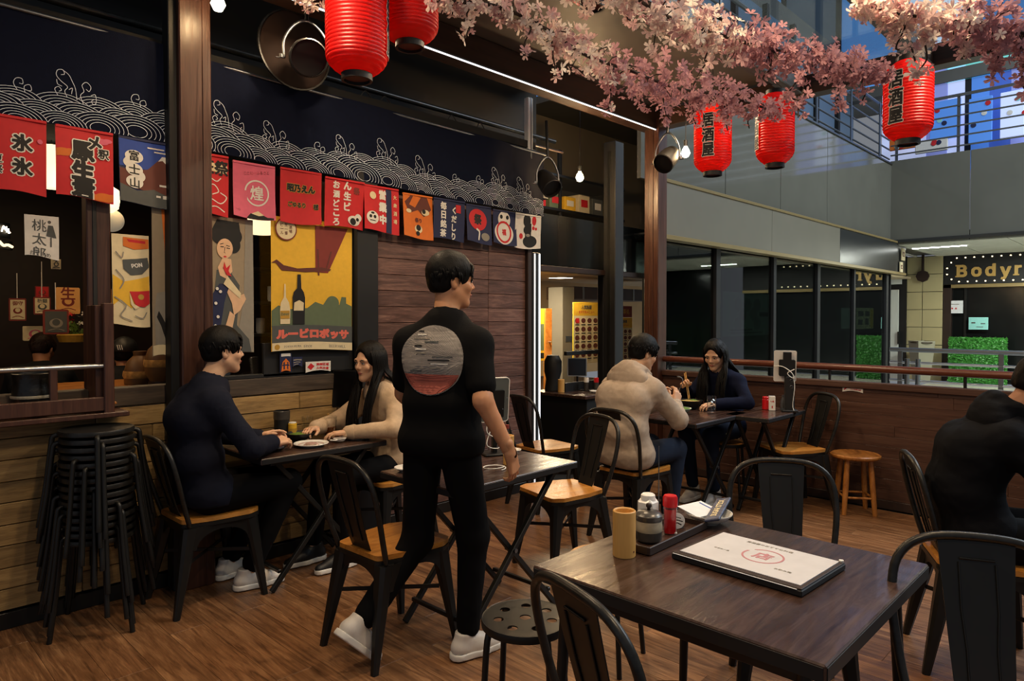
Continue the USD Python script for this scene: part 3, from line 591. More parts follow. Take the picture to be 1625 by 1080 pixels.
def pack(L, H):
    S = lambda p: sc(p, L, H)
    return [(S([(.0, .55), (.3, .48), (1, .56), (1, .3), (.5, .2), (.2, .28), (0, .2)]), 'print_yellow'), (S([(.3, .97), (1, .96), (1, .86), (.6, .84), (.3, .87)]), 'print_orange'), (S([(.4, .95), (.9, .94), (.9, .91), (.45, .92)]), 'print_red'), (S([(.28, .72), (.95, .76), (1, .66), (.8, .58), (.5, .56), (.3, .62)]), 'print_slate'), (affinity.rotate(centred(glyphs('PON', .05, 3, 'inter'), (.66*L, .67*H), .3*L), 12), 'print_white'),
            (S([(.45, .38), (1, .40), (1, .26), (.85, .22), (.62, .23)]), 'print_red'), (blob(L, H, .76, .33, .08), 'print_gold'), (S([(.45, .37), (.56, .25), (.72, .22), (.6, .19), (.48, .24)]), 'print_cream'), (unary_union([line([(a*L, b*H) for a, b in P], .006, 4) for P in ([(.1, .6), (.3, .5), (.2, .4)], [(.05, .3), (.35, .22), (.2, .1), (.5, .06)], [(.1, .8), (.25, .74), (.3, .8)], [(.6, .12), (.8, .1), (.9, .16)])]), 'print_grey')]
poster('wall_poster', 'pale yellow snack poster with a red and a slate packet left of the wooden post', (177, 372, 238, 516), 'print_cream', pack, seed=2.1)
def bottle(L, H):
    S = lambda p: sc(p, L, H)
    return [(S([(.45, 1), (1, 1), (1, .55), (.7, .5), (.6, .75)]), 'print_orange'), (S([(.2, .42), (.8, .44), (.95, .3), (.95, .08), (.15, .06), (.1, .3)]), 'print_grey'), (S([(.3, .3), (.7, .2), (.9, .1), (.7, .08), (.4, .2), (.2, .26)]), 'print_black'), (sbox(0, 0, L, .07*H), 'print_cream')]
poster('wall_poster', 'narrow weathered brown poster of a large jug directly left of the wooden post', (240, 330, 275, 566), 'print_tan', bottle, x=-3.99, seed=.3)
def sketch(L, H):
    S = lambda p: sc(p, L, H)
    return [(unary_union([S([(.68, .78), (.82, .78), (.92, .5), (.62, .52)]), Point(.72*L, .86*H).buffer(.05*L), sbox(.74*L, .28*H, .78*L, .5*H), column('桃太郎', (.42*L, .42*H), .06, .07, 0), centred(glyphs('おすすめ', .03), (.45*L, .07*H), .6*L)]), 'print_slate')]
poster('wall_poster', 'pale green sheet with a line drawing hung at the top left of the window', (38, 342, 94, 409), 'print_white', sketch, x=-4.05, seed=1.0)
sg = poster('sticker', 'small white notice sticker with red lettering below the yellow poster', (485, 573, 525, 590), 'print_white', lambda L, H: [(sc([(.06, .5), (.2, .85), (.34, .5), (.2, .15)], L, H), 'print_red'), (unary_union([centred(glyphs('禁煙区域', .03, 2), (.66*L, .68*H), .5*L, .28*H), centred(glyphs('火気注意', .03, 2), (.66*L, .28*H), .5*L, .28*H)]), 'print_red')], x=-4.012, wavy=.0005, cat_='sticker')
poster('sticker', 'small navy and orange sticker with a crest hanging below the yellow poster', (444, 560, 463, 591), 'print_navy', lambda L, H: [(sbox(.1*L, .82*H, .9*L, H), 'print_white'), (unary_union([sc([(.1, 0), (.9, 0), (.8, .5), (.5, .7), (.2, .5)], L, H)]), 'print_orange'), (unary_union([sbox(.3*L, .1*H, .4*L, .5*H), sbox(.6*L, .1*H, .7*L, .5*H), sbox(.2*L, .3*H, .8*L, .36*H)]), 'print_navy')], x=-4.012, wavy=.0005, cat_='sticker')
poster('sticker', 'small square navy sticker with grey print left of the white notice', (464, 566, 480, 582), 'print_navy', lambda L, H: [(unary_union([sbox(.1*L, .6*H, .9*L, .75*H), sbox(.1*L, .35*H, .8*L, .45*H), sbox(.1*L, .1*H, .6*L, .2*H)]), 'print_grey')], x=-4.012, wavy=.0005, cat_='sticker')

# ================================================================== red paper lanterns
n_ = {'d': ('diffuse_bsdf', dict(color=lin('#b3100d'))), 't': ('translucent_bsdf', dict(color=lin('#ff2a12'))), 'm': ('mix_closure', dict(fac=.40)), 'g': ('glossy_bsdf', dict(color=(1, .9, .9), roughness=.4)), 'm2': ('mix_closure', dict(fac=.035))}
MATS['lantern_paper'] = usdkit.material(stage, '/World/Looks/lantern_paper', n_, [('d.BSDF', 'm.closure1'), ('t.BSDF', 'm.closure2'), ('m.closure', 'm2.closure1'), ('g.BSDF', 'm2.closure2')], surface='m2.closure')
def barrel(R, H, z):
    s = np.abs(z)/(H/2); return R*(1-np.clip((s-.62)/.38, 0, 1)**2.2*.52)
def lantern(c, label, D=.275, H=.46, turn=0.0, text='居酒屋', power=10.0, zt=3.36):
    R = D/2; t = thing('paper_lantern', label, 'lantern', c, rotz=turn, group='red paper lanterns under the pergola'); nr = 26; n = 40
    z = np.linspace(-H/2, H/2, nr*4+1); rib = .0035*np.abs(np.sin(np.arange(len(z))/4*PI)); r = barrel(R, H, z)+rib-.0035
    prof = np.column_stack([r, z]); m = lathe(prof, n); v = m[0].copy(); an = np.arctan2(v[:, 1], v[:, 0]); k = 1-.022*np.clip(np.cos(an*7), .55, 1)+.02*.55
    v[:, :2] *= k[:, None]; obj('paper_body', (v, m[1]), 'lantern_paper', t, smooth=50)
    rr = barrel(R, H, np.array([H/2]))[0]
    for nm, zz, q in (('bottom_ring', -H/2-.026, 1), ('top_ring', H/2-.006, 1)):
        obj(nm, lathe([(rr*.86, zz), (rr*1.04, zz), (rr*1.04, zz+.032), (rr*.86, zz+.032), (rr*.86, zz)], 28), 'black_plain', t, smooth=40)
    obj('base_disc', cyl((0, 0, -H/2-.012), rr*.88, .004, 20), 'print_brown', t)
    obj('hanging_wire', cat(tube(spline([(-rr, 0, H/2+.02), (-rr*.5, 0, H/2+.06), (0, 0, H/2+.075), (rr*.5, 0, H/2+.06), (rr, 0, H/2+.02)], 4), .002, 5), tube([(0, 0, H/2+.07), (0, 0, zt-c[2])], .002, 5)), 'black_plain', t)
    ball_light('lantern_light_%s' % hashlib.md5(label.encode()).hexdigest()[:6], c, .035, power, (1, .55, .25))
    g = column(text, (0, 0), .098, .103, 2); g = affinity.scale(g, .85, 1, origin=(0, 0))
    for gg, m, o in ((g.buffer(.004, 2), 'print_white', .004), (g, 'print_black', .0055)):
        s = sheet(gg, 0, L=.02)
        v, f = s; rad = barrel(R, H, v[:, 2])*1.0+o; a = v[:, 1]/R
        obj('lettering', (np.column_stack([rad*np.cos(a), rad*np.sin(a), v[:, 2]]), f), m, t)
    return t
def face(c, off):     # turn so that the lettering looks towards the terrace, off radians away from the eye line
    return math.atan2(-c[1], -c[0])+off
c = ond(566, 38, 3.15); lantern(c, 'large red paper lantern hanging leftmost of all, right of the big spot lamp', .285, .47, face(c, 1.45), power=1.6)
c = ond(650, -8, 3.35); lantern(c, 'red paper lantern cut off by the photo\'s top edge, second from the left', .285, .47, face(c, 2.6), power=1.6)
c = ond(1131, 220, 4.9); lantern(c, 'glowing red paper lantern nearest the bare bulb at the corner post', .265, .48, face(c, -.25), power=9)
c = ond(1230, 205, 4.9); lantern(c, 'red paper lantern second from the right, its black lettering just showing on its left side', .265, .50, face(c, -1.25), power=4)
c = ond(1441, 160, 4.0); lantern(c, 'rightmost red paper lantern with black lettering, in front of the blue upper shop', .265, .46, face(c, -.5), power=3.5)
c = ond(940, -55, 3.6); lantern(c, 'red paper lantern mostly above the top edge of the photo, behind the blossoms', .265, .40, 0, power=1)

# ================================================================== spot lamps and bare bulbs
mat('bulb_glow', '#fff2d8', .3, emit=40.0, ecol=(1.0, .72, .38))
def bulb(p, label, cord_top, power, r=.038):
    t = thing('bare_bulb', label, 'light bulb', p, group='bare warm bulbs')
    obj('glass', lathe([(0, -r), (r*.6, -r*.8), (r, 0), (r*.75, r*.75), (r*.4, r*1.3), (r*.35, r*1.6)], 16), 'bulb_glow', t, smooth=True)
    obj('socket', cyl((0, 0, r*1.5), r*.42, r*1.3, 12, .002), 'black_plain', t, smooth=40); obj('cord', tube([(0, 0, r*2.7), (0, 0, cord_top-p[2])], .003, 6), 'black_plain', t)
    ball_light('bulb_light_%d' % _used.get(('/World', 'bare_bulb'), 0), p, r*1.15, power, WARM)
bulb(ond(346, 7, 3.6), 'bare glowing bulb at the top left beside the wooden post', 3.9, 18)
bulb(ond(920, 282, 6.3), 'bare glowing bulb behind the black post', 3.4, 380)
bulb(ond(1088, 243, 5.6), 'bare glowing bulb beside the spot lamp at the brown corner post', 3.3, 30)
mat('lamp_metal', '#17130f', .5, vary=.3, scale=9)
def spot(p, label, rz, pitch, r=.10, disc=False, up=.35):
    t = thing('spot_lamp', label, 'spot lamp', p, rotz=rz, group='black spot lamps on brackets')
    body = lathe([(0, -.13), (r*.5, -.13), (r*.72, -.11), (r*.92, -.04), (r, .05), (r, .09), (r*.93, .095), (r*.93, .06), (0, .055)], 28)
    obj('head', mv(body, ry=pitch), 'lamp_metal', t, smooth=40)
    obj('lens', mv(cyl((0, 0, .058), r*.9, .006, 24), ry=pitch), 'black_metal', t)
    obj('yoke', tube(spline([(0, -r-.02, -.02), (0, -r-.02, .08), (0, -r*.7, .17), (0, 0, .21), (0, r*.7, .17), (0, r+.02, .08), (0, r+.02, -.02)], 6), .008, 8), 'dull_steel', t, smooth=True)
    for s in (-1, 1): obj('wing_screw', cat(cyl((0, s*(r+.035), -.02), .012, .02, 10), bar((0, s*(r+.045)-.02, -.02), (0, s*(r+.045)+.02, -.02), .008)), 'dull_steel', t)
    obj('bracket', tube([(0, 0, .21), (-.02, 0, .21+up)], .012, 8), 'black_metal', t, smooth=True)
    return t
spot(ond(487, 92, 3.9), 'large black spot lamp on a yoke before a round brown disc above the noren', face(ond(487, 92, 3.9), .15), 1.9, r=.105)
sd = thing('fan', 'large round brown disc behind the spot lamp', 'fan', ond(468, 80, 4.15), rotz=face(ond(468, 80, 4.15), .5))  # plain brown disc on a stalk behind the spot lamp
mat('shade_brown', '#241711', .75, spec=.2, vary=.3, scale=4)
obj('disc', mv(lathe([(0, .03), (.10, .028), (.20, .012), (.23, 0), (.23, -.006), (.2, .006), (.1, .022), (0, .024)], 40), ry=PI/2), 'shade_brown', sd, smooth=40)
obj('rim', mv(lathe([(.228, -.006), (.238, -.006), (.238, .008), (.228, .008), (.228, -.006)], 40), ry=PI/2), 'worn_edge_metal', sd, smooth=40)
obj('stalk', tube([(-.01, 0, 0), (-.06, 0, .1), (-.06, 0, .42)], .012, 8), 'black_metal', sd)
spot(ond(1059, 252, 5.55), 'black spot lamp clamped to the brown corner post next to the bare bulb', face(ond(1059, 252, 5.55), -.5), 2.2, r=.085, up=.1)
spot(ond(869, 290, 5.6), 'black spot lamp in shadow just right of the end of the long noren', face(ond(869, 290, 5.6), .6), 2.3, r=.085, up=.3)

# ================================================================== cherry blossom garlands (artificial)
n_ = {'oi': ('object_info', {}), 'ge': ('geometry', {}), 'ra': ('rgb_ramp', dict(ramp=[(0, lin('#b98c92')), (.25, lin('#d4b0ae')), (.6, lin('#e3cfc6')), (1, lin('#efe6dc'))])), 'd': ('diffuse_bsdf', {}), 't': ('translucent_bsdf', {}), 'm': ('mix_closure', dict(fac=.42))}
def petals(name, src): MATS[name] = usdkit.material(stage, '/World/Looks/'+name, n_, [(src, 'ra.fac'), ('ra.color', 'd.color'), ('ra.color', 't.color'), ('d.BSDF', 'm.closure1'), ('t.BSDF', 'm.closure2')], surface='m.closure')
petals('petal', 'oi.random'); petals('petal_many', 'ge.random_per_island')
mat('twig', '#2a1c14', .8, vary=.3, scale=20); mat('stamen', '#a8374f', .7)
def blossom_mesh(rs, rg):
    vs, fs = [], []; n = 0
    for k in range(5):
        a = k*2*PI/5+rg.uniform(-.15, .15); w = .62; lift = rg.uniform(.15, .75)
        prof = [(0, 0, 0), (.42, w*.55, .12), (.80, w*.62, .30), (1.0, w*.32, .36), (.88, 0, .30), (1.0, -w*.32, .36), (.80, -w*.62, .30), (.42, -w*.55, .12)]
        p = np.array([(x, y*.72, z*lift*1.8+.05*rg.random()) for x, y, z in prof]); c, s = math.cos(a), math.sin(a)
        q = np.column_stack([c*p[:, 0]-s*p[:, 1], s*p[:, 0]+c*p[:, 1], p[:, 2]])*rs
        vs.append(q); fs += [(n, n+i, n+i+1) for i in range(1, 7)]; n += 8
    return np.vstack(vs), np.array(fs)
def rotmat(rg):
    q = np.array([rg.gauss(0, 1) for _ in range(4)]); q /= np.linalg.norm(q); w, x, y, z = q
    return np.array([[1-2*(y*y+z*z), 2*(x*y-z*w), 2*(x*z+y*w)], [2*(x*y+z*w), 1-2*(x*x+z*z), 2*(y*z-x*w)], [2*(x*z-y*w), 2*(y*z+x*w), 1-2*(x*x+y*y)]])
def garland(name, label, pts, rad, count, seed, sprigs=(), size=.0255):
    """pts: spine points in the place; rad: how far blossoms sit from it"""
    rg = random.Random(seed); P = np.array(pts, float); t = thing(name, label, 'garland', P[0]); sp = spline(P-P[0], 10)
    d = np.r_[0, np.cumsum(np.linalg.norm(np.diff(sp, axis=0), axis=1))]
    obj('branch', tube(sp, .007, 6), 'twig', t)
    rads = np.interp(d, np.linspace(0, d[-1], len(rad)), rad)
    cs = []
    for i in range(count):
        s = rg.random()*d[-1]; p = np.array([np.interp(s, d, sp[:, k]) for k in range(3)]); R = np.interp(s, d, rads)
        o = np.array([rg.gauss(0, 1), rg.gauss(0, 1), rg.gauss(-.25, .9)]); o /= np.linalg.norm(o); cs.append((p+o*R*rg.uniform(.25, 1.0)**.7, o))
    tw = []
    for (s, L, nb, drift) in sprigs:
        p = np.array([np.interp(s*d[-1], d, sp[:, k]) for k in range(3)]); q = [p]; dr = np.array([drift[0], drift[1], -1.0]); dr /= np.linalg.norm(dr)
        for k in range(1, 6): q.append(p+dr*L*k/5+np.array([rg.gauss(0, .012) for _ in range(3)]))
        q = spline(q, 4); tw.append(tube(q, .0035, 5))
        for k in range(nb):
            f = rg.random()**.8; pp = q[min(int(f*len(q)), len(q)-1)]; o = np.array([rg.gauss(0, 1) for _ in range(3)]); o /= np.linalg.norm(o); cs.append((pp+o*rg.uniform(.008, .035), o))
    for i in range(0, count, 9): 
        p = cs[i][0]; j = int(np.argmin(((sp-p)**2).sum(1))); tw.append(tube([sp[j], (sp[j]+p)/2+[0, 0, .01], p], .0025, 4))
    if tw: obj('twigs', cat(*tw), 'twig', t, kind='stuff')
    dist = [np.linalg.norm(c+P[0]-EYE) for c, _ in cs]; order = np.argsort(dist); many = []
    for rank, i in enumerate(order):
        c, o = cs[i]; v, f = blossom_mesh(size*rg.uniform(.75, 1.2), rg)
        z = o+np.array([rg.gauss(0, .5) for _ in range(3)]); z /= np.linalg.norm(z); x = np.cross(z, [.3, .5, .81]); x /= np.linalg.norm(x); y = np.cross(z, x); a = rg.random()*6.28; x, y = math.cos(a)*x+math.sin(a)*y, -math.sin(a)*x+math.cos(a)*y
        m = frame((v, f), c, x, y, z)
        if rank < 300: obj('blossom', m, 'petal', t)
        else: many.append(m)
    if many: obj('blossoms', cat(*many), 'petal_many', t, kind='stuff')
    return t
Z = 2.8
def path(*q): return [ond(a, b, dd) for a, b, dd in q]
garland('blossom_garland', 'dense pink blossom garland in the top middle, drooping over the white light strip', path((690, 2, 2.7), (780, 8, 2.75), (860, 42, 2.85), (930, 88, 3.0), (1000, 112, 3.2), (1075, 140, 3.45), (1150, 152, 3.7), (1235, 178, 3.95)), [.05, .07, .09, .14, .15, .13, .12, .05], 700, 21,
        sprigs=[(.06, .13, 14, (.0, 0)), (.16, .17, 16, (.1, .1)), (.24, .16, 14, (-.1, 0)), (.40, .22, 26, (-.1, -.1)), (.55, .2, 22, (.2, .1)), (.68, .18, 20, (0, 0)), (.80, .20, 24, (.1, -.1)), (.9, .13, 14, (0, 0))])
garland('blossom_garland', 'long thick blossom garland running above the right-hand lanterns', path((985, -20, 2.6), (1050, 22, 2.7), (1120, 48, 2.85), (1200, 72, 3.0), (1280, 88, 3.15), (1340, 102, 3.3), (1385, 112, 3.4), (1408, 120, 3.45)), [.06, .10, .11, .12, .11, .11, .09, .04], 760, 22,
        sprigs=[(.12, .16, 16, (-.2, 0)), (.3, .15, 15, (-.3, .1)), (.5, .16, 16, (0, 0)), (.58, .22, 20, (.1, .1)), (.66, .30, 22, (-.15, -.1)), (.78, .2, 20, (0, 0)), (.9, .14, 12, (0, .1))])
garland('blossom_garland', 'blossom garland in the upper right corner of the photo', path((1370, 5, 2.5), (1430, 22, 2.55), (1500, 30, 2.6), (1570, 38, 2.65), (1640, 58, 2.7), (1700, 80, 2.75)), [.05, .08, .11, .12, .12, .1], 560, 23,
        sprigs=[(.2, .16, 14, (0, 0)), (.33, .2, 18, (-.3, 0)), (.48, .15, 14, (0, 0)), (.62, .2, 20, (0, 0)), (.74, .24, 26, (.1, 0)), (.84, .2, 16, (0, .1))])
garland('blossom_garland', 'small blossom garland at the top edge above the gap between the two thick garlands', path((880, -22, 2.9), (960, -10, 3.0), (1040, -5, 3.1), (1100, 0, 3.2)), [.05, .06, .06, .05], 130, 24, sprigs=[(.2, .10, 12, (0, 0)), (.5, .12, 16, (0, 0)), (.8, .1, 12, (0, 0))])
garland('blossom_garland', 'small tuft of cream blossoms at the top edge left of the lowest lantern', path((470, -12, 3.3), (500, 2, 3.3), (530, -8, 3.3)), [.05, .07, .05], 46, 25)
# ================================================================== chairs and stools
def leg_mesh(top, foot, wt=.075, wb=.03):
    a, b = np.array(top, float), np.array(foot, float)
    pts = []
    for p, w in ((a, wt), (a*.55+b*.45, wt*.62), (b, wb)):
        h = w/2; k = w*.22
        for sx, sy in ((-1, -1), (1, -1), (1, 1), (-1, 1)):
            pts += [(p[0]+sx*h, p[1]+sy*(h-k), p[2]), (p[0]+sx*(h-k), p[1]+sy*h, p[2])]
    m = trimesh.convex.convex_hull(np.array(pts)); return np.array(m.vertices), np.array(m.faces)
def metal_chair(label, loc, rz, group, seat_m='seat_wood'):
    t = thing('metal_chair', label, 'chair', loc, rz, group)
    sw, sz = .20, .455
    foot = sbox(-.205, -.19, .205, .21).buffer(-.05).buffer(.05, 6); foot = foot.difference(sbox(-.3, .12, -.185, .3)).buffer(-.02).buffer(.02, 4)
    seat = Polygon([(-.15, -.19), (.15, -.19), (.19, -.05), (.205, .14), (.17, .205), (-.17, .205), (-.205, .14), (-.19, -.05)]).buffer(-.03).buffer(.03, 6)
    v, f = V(prism(seat, .022, sz-.002)); obj('seat', (v, f), seat_m, t, smooth=40)
    pan = seat.buffer(.004)
    obj('seat_frame', prism(pan, .018, sz-.022), 'black_metal', t, smooth=40)
    # arched apron panels between the legs
    def arch(w): return Polygon([(-w, 0), (w, 0), (w, -.115)]+[(w*.82*math.cos(a), -.115+.085*math.sin(a)) for a in np.linspace(0, PI, 14)]+[(-w, -.115)])
    ap = prism(arch(.165), .004)
    for (o, x) in (((0, .187, sz-.02), (1, 0, 0)), ((0, -.178, sz-.02), (1, 0, 0)), ((.183, 0, sz-.02), (0, 1, 0)), ((-.183, 0, sz-.02), (0, 1, 0))):
        x = np.array(x, float); n = np.cross(x, [0, 0, 1]); obj('apron', frame(ap, o, x, (0, 0, 1), n), 'black_metal', t)
    for sx in (-1, 1):
        for top, ft in (((sx*.155, .155, sz-.02), (sx*.205, .215, 0)), ((sx*.15, -.155, sz-.02), (sx*.195, -.24, 0))):
            obj('leg', leg_mesh(top, ft), 'black_metal', t)
    obj('cross_brace', cat(bar((-.15, -.17, .25), (.15, .16, .25), .004, .02), bar((.15, -.17, .247), (-.15, .16, .247), .004, .02)), 'black_metal', t)
    hp = [(-.178, -.165, sz-.01), (-.198, -.20, .56), (-.212, -.235, .70), (-.195, -.262, .815), (-.125, -.277, .875), (0, -.281, .888)]
    hp = hp+[(-a, b, c) for a, b, c in hp[-2::-1]]
    obj('back_hoop', tube(spline(hp, 5), .0125, 8), 'worn_edge_metal', t, smooth=True)
    # tapered splat, slightly bowed, with a pressed panel
    n = 8; zz = np.linspace(.468, .884, n); yy = -.165-.118*((zz-.468)/.416)**.85; hw = np.linspace(.068, .094, n); vs = []
    for d in (0, .004): vs += [[s*h, y+d, z] for z, y, h in zip(zz, yy, hw) for s in (-1, 1)]
    f = []
    for i in range(n-1):
        a, b, c, d = 2*i, 2*i+1, 2*i+3, 2*i+2; f += [(a, c, b), (a, d, c)]; a, b, c, d = (q+2*n for q in (a, b, c, d)); f += [(a, b, c), (a, c, d)]
        for s in (0, 1): p, q = 2*i+s, 2*i+2+s; f += [(p, p+2*n, q+2*n), (p, q+2*n, q)]
    obj('splat', (np.array(vs), np.array(f)), 'black_metal', t)
    em = []
    for d in (.007, -.003):
        yb = lambda z: -.165-.118*((z-.468)/.416)**.85+d
        em += [tube([(-.042, yb(.83), .83), (.042, yb(.83), .83)], .0035, 6), tube([(-.044, yb(z), z) if k == 0 else (-.036, yb(z), z) for k, z in ((0, .82), (0, .7), (1, .6), (1, .52))], .0028, 6), tube([(.044, yb(z), z) if k == 0 else (.036, yb(z), z) for k, z in ((0, .82), (0, .7), (1, .6), (1, .52))], .0028, 6)]
    obj('pressed_rib', cat(*em), 'black_metal', t, smooth=True)
    return t
CG = 'black metal chairs with wooden seats'
def rz_to(dx, dy): return math.atan2(-dx, dy)      # turn local +y towards (dx, dy)
ch0 = metal_chair('black metal chair under the man in the navy sweater', (-3.725, 1.475, 0), 0.02, CG)
for lab, x, y, dx, dy in (
        ('empty black metal chair with wooden seat left of the walking man', -2.59, 1.86, -.03, 1),
        ('black metal chair with wooden seat under the woman in the cream cardigan', -3.66, 2.62, .05, -1),
        ('empty black metal chair pulled up to the right end of the middle table', -2.63, 3.14, -.25, -1),
        ('empty black metal chair behind the middle table, before the glowing door track', -3.62, 4.10, .15, 1),
        ('black metal chair under the man in the beige hoodie', -2.68, 3.95, .02, 1),
        ('black metal chair tucked under the small table with the white tablet by the low wall', -2.17, 5.43, -.58, -.82),
        ('black metal chair seen from the front on the far side of the foreground table', -1.065, 2.645, .5, -.86),
        ('black metal chair under the man in the black hoodie at the right edge', -.60, 3.53, .9, .42),
        ('large black metal chair in the lower right corner of the photo', -.275, 2.0, .42, -.9),
        ('black metal chair cut off by the photo\'s bottom edge, left of the foreground table', -.885, 1.455, .30, .95)):
    dup(ch0, (x, y, 0), rz_to(dx, dy), lab, CG)
def round_stool(label, loc, rz, group=None, wood=False):
    t = thing('round_stool', label, 'stool', loc, rz, group); r = .15
    d = Point(0, 0).buffer(r, 24)
    if not wood:
        hol = unary_union([Point(.095*math.cos(a), .095*math.sin(a)).buffer(.018, 8) for a in np.arange(7)*2*PI/7]+[Point(0, 0).buffer(.02, 8)])
        obj('seat', cat(prism(d.difference(hol), .004, .446)), 'black_metal', t)
    else: obj('seat', prism(d, .024, .432), 'seat_wood', t)
    obj('rim', lathe([(r-.004, .425), (r+.004, .425), (r+.006, .44), (r+.003, .451), (r-.004, .449), (r-.004, .425)], 40), 'black_metal', t, smooth=40)
    for k in range(4):
        a = PI/4+k*PI/2; c, s = math.cos(a), math.sin(a)
        obj('leg', tube(spline([(.06*c, .06*s, .436), (.125*c, .125*s, .432), (.150*c, .150*s, .40), (.165*c, .165*s, .2), (.185*c, .185*s, .0)], 4), .0115, 8), 'black_metal', t, smooth=True)
    return t
round_stool('round black metal stool with a perforated seat, left of the foreground table', (-1.62, 1.73, 0), .5)
round_stool('stool with a round wooden seat half hidden behind the left corner of the foreground table', (-1.79, 2.42, 0), .2, wood=True)
# the tall stack of black stools
SG = 'stack of black stools by the left wall'; ORD = ['topmost']+[q+' from the top' for q in 'second third fourth fifth sixth seventh eighth ninth tenth eleventh twelfth thirteenth fourteenth fifteenth'.split()]
def stack_stool():
    t = thing('stacked_stool', 'black metal stool by the left wall, lowest of the tall stack', 'stool', (-3.77, .965, 0), .35, SG); r = .158
    obj('seat', prism(Point(0, 0).buffer(r-.004, 20), .004, .444), 'black_metal', t)
    obj('rim', lathe([(r-.004, .428), (r+.004, .428), (r+.006, .44), (r+.002, .450), (r-.006, .449), (r-.004, .428)], 36), 'worn_edge_metal', t, smooth=40)
    for k in range(4):
        a = k*PI/2; c, s = math.cos(a), math.sin(a)
        obj('leg', tube(spline([(.14*c, .14*s, .432), (.176*c, .176*s, .424), (.186*c, .186*s, .385), (.208*c, .208*s, .2), (.24*c, .24*s, .0)], 4), .0115, 8), 'black_metal', t, smooth=True)
    return t
st0 = stack_stool(); rg = random.Random(4); a = .35
for i in range(1, 15):
    a = rg.uniform(0, PI/2)
    dup(st0, (-3.77+rg.uniform(-.004, .004), .965+rg.uniform(-.004, .004), .0365*i), a, 'black metal stool by the left wall, '+ORD[14-i]+' of the tall stack', SG)
ws = thing('wooden_stool', 'small round wooden stool with four legs standing alone at the low wall', 'stool', (-1.76, 5.60, 0), .6)
obj('seat', lathe([(0, .42), (.165, .42), (.178, .432), (.178, .444), (.165, .452), (.15, .447), (0, .443)], 40), 'stool_wood', ws, smooth=40)
for k in range(4):
    a = k*PI/2+PI/4; c, s = math.cos(a), math.sin(a)
    obj('leg', tube([(.115*c, .115*s, .42), (.135*c, .135*s, .21), (.155*c, .155*s, 0)], [.019, .021, .017], 10), 'stool_wood', ws, smooth=True)
for k in range(4):
    a, b = k*PI/2+PI/4, (k+1)*PI/2+PI/4; q = .143; zz = .13
    obj('stretcher', tube([(q*math.cos(a), q*math.sin(a), zz), (q*math.cos(b), q*math.sin(b), zz)], .009, 8), 'stool_wood', ws, smooth=True)

# ================================================================== tables
TH = .75
def table(label, x0, x1, y0, y1, legs='cross', edge=.034):
    cx, cy = (x0+x1)/2, (y0+y1)/2; t = thing('dining_table', label, 'table', (cx, cy, 0)); w, d = x1-x0, y1-y0
    obj('tabletop', bx((0, 0, TH-edge/2), (w, d, edge), .004), 'table_wood', t)
    obj('edge_band', cat(*[bx(c, s, .001) for c, s in (((w/2+.001, 0, TH-edge/2-.002), (.003, d-.01, edge-.008)), ((-w/2-.001, 0, TH-edge/2-.002), (.003, d-.01, edge-.008)), ((0, d/2+.001, TH-edge/2-.002), (w-.01, .003, edge-.008)), ((0, -d/2-.001, TH-edge/2-.002), (w-.01, .003, edge-.008)))]), 'black_plain', t)
    if legs == 'cross':
        h = TH-edge
        for s in (-1, 1):
            xx = s*(w/2-.07); l = d*.40
            for q in (-1, 1): obj('leg', bar((xx+q*.014, -q*l, 0.006), (xx+q*.014, q*l*.9, h), .026, .026), 'black_metal', t)
            obj('top_rail', bx((xx, 0, h-.012), (.03, d*.8, .022), .002), 'black_metal', t)
            obj('pivot', cyl((xx-.035, 0, h*.525), .011, .07, 10, axis='x'), 'dull_steel', t)
        for q in (-1, 1): obj('stretcher', bar((-w/2+.07, q*d*.33, .10), (w/2-.07, q*d*.33, .10), .02), 'black_metal', t)
    else:
        for sx in (-1, 1):
            for sy in (-1, 1): obj('leg', tube([(sx*(w/2-.075), sy*(d/2-.075), TH-edge), (sx*(w/2-.045), sy*(d/2-.045), 0)], [.019, .014], 12), 'black_metal', t, smooth=40)
        obj('apron', cat(*[bx(c, s, .002) for c, s in (((0, d/2-.07, TH-edge-.025), (w-.16, .018, .05)), ((0, -d/2+.07, TH-edge-.025), (w-.16, .018, .05)), ((w/2-.07, 0, TH-edge-.025), (.018, d-.16, .05)), ((-w/2+.07, 0, TH-edge-.025), (.018, d-.16, .05)))]), 'black_metal', t)
    return t
table('dark square table in the foreground with a menu and condiments on it', -1.385, -.53, 1.512, 2.36, 'four', .042)
table('dark folding table against the wall between the man in navy and the woman in cream', -3.99, -3.45, 1.645, 2.445)
table('small dark folding table in the middle behind the walking man', -2.775, -2.225, 1.925, 2.775)
table('dark folding table between the man in the beige hoodie and the smiling woman', -3.02, -2.405, 4.32, 5.125)
table('small dark side table by the low wall carrying the white tablet', -2.50, -2.15, 4.92, 5.62)
# desk in the passage, boxed in below
t = thing('counter_desk', 'black boxed-in counter at the passage with a black tablet and a bamboo cup', 'counter', (-4.35, 5.42, 0))
obj('tabletop', bx((0, 0, .735), (.72, .66, .03), .004), 'table_wood', t); obj('body', bx((0, .02, .36), (.66, .58, .72), .004), 'black_plain', t); obj('shelf', bx((.34, 0, .60), (.06, .5, .02), .003), 'table_wood', t)

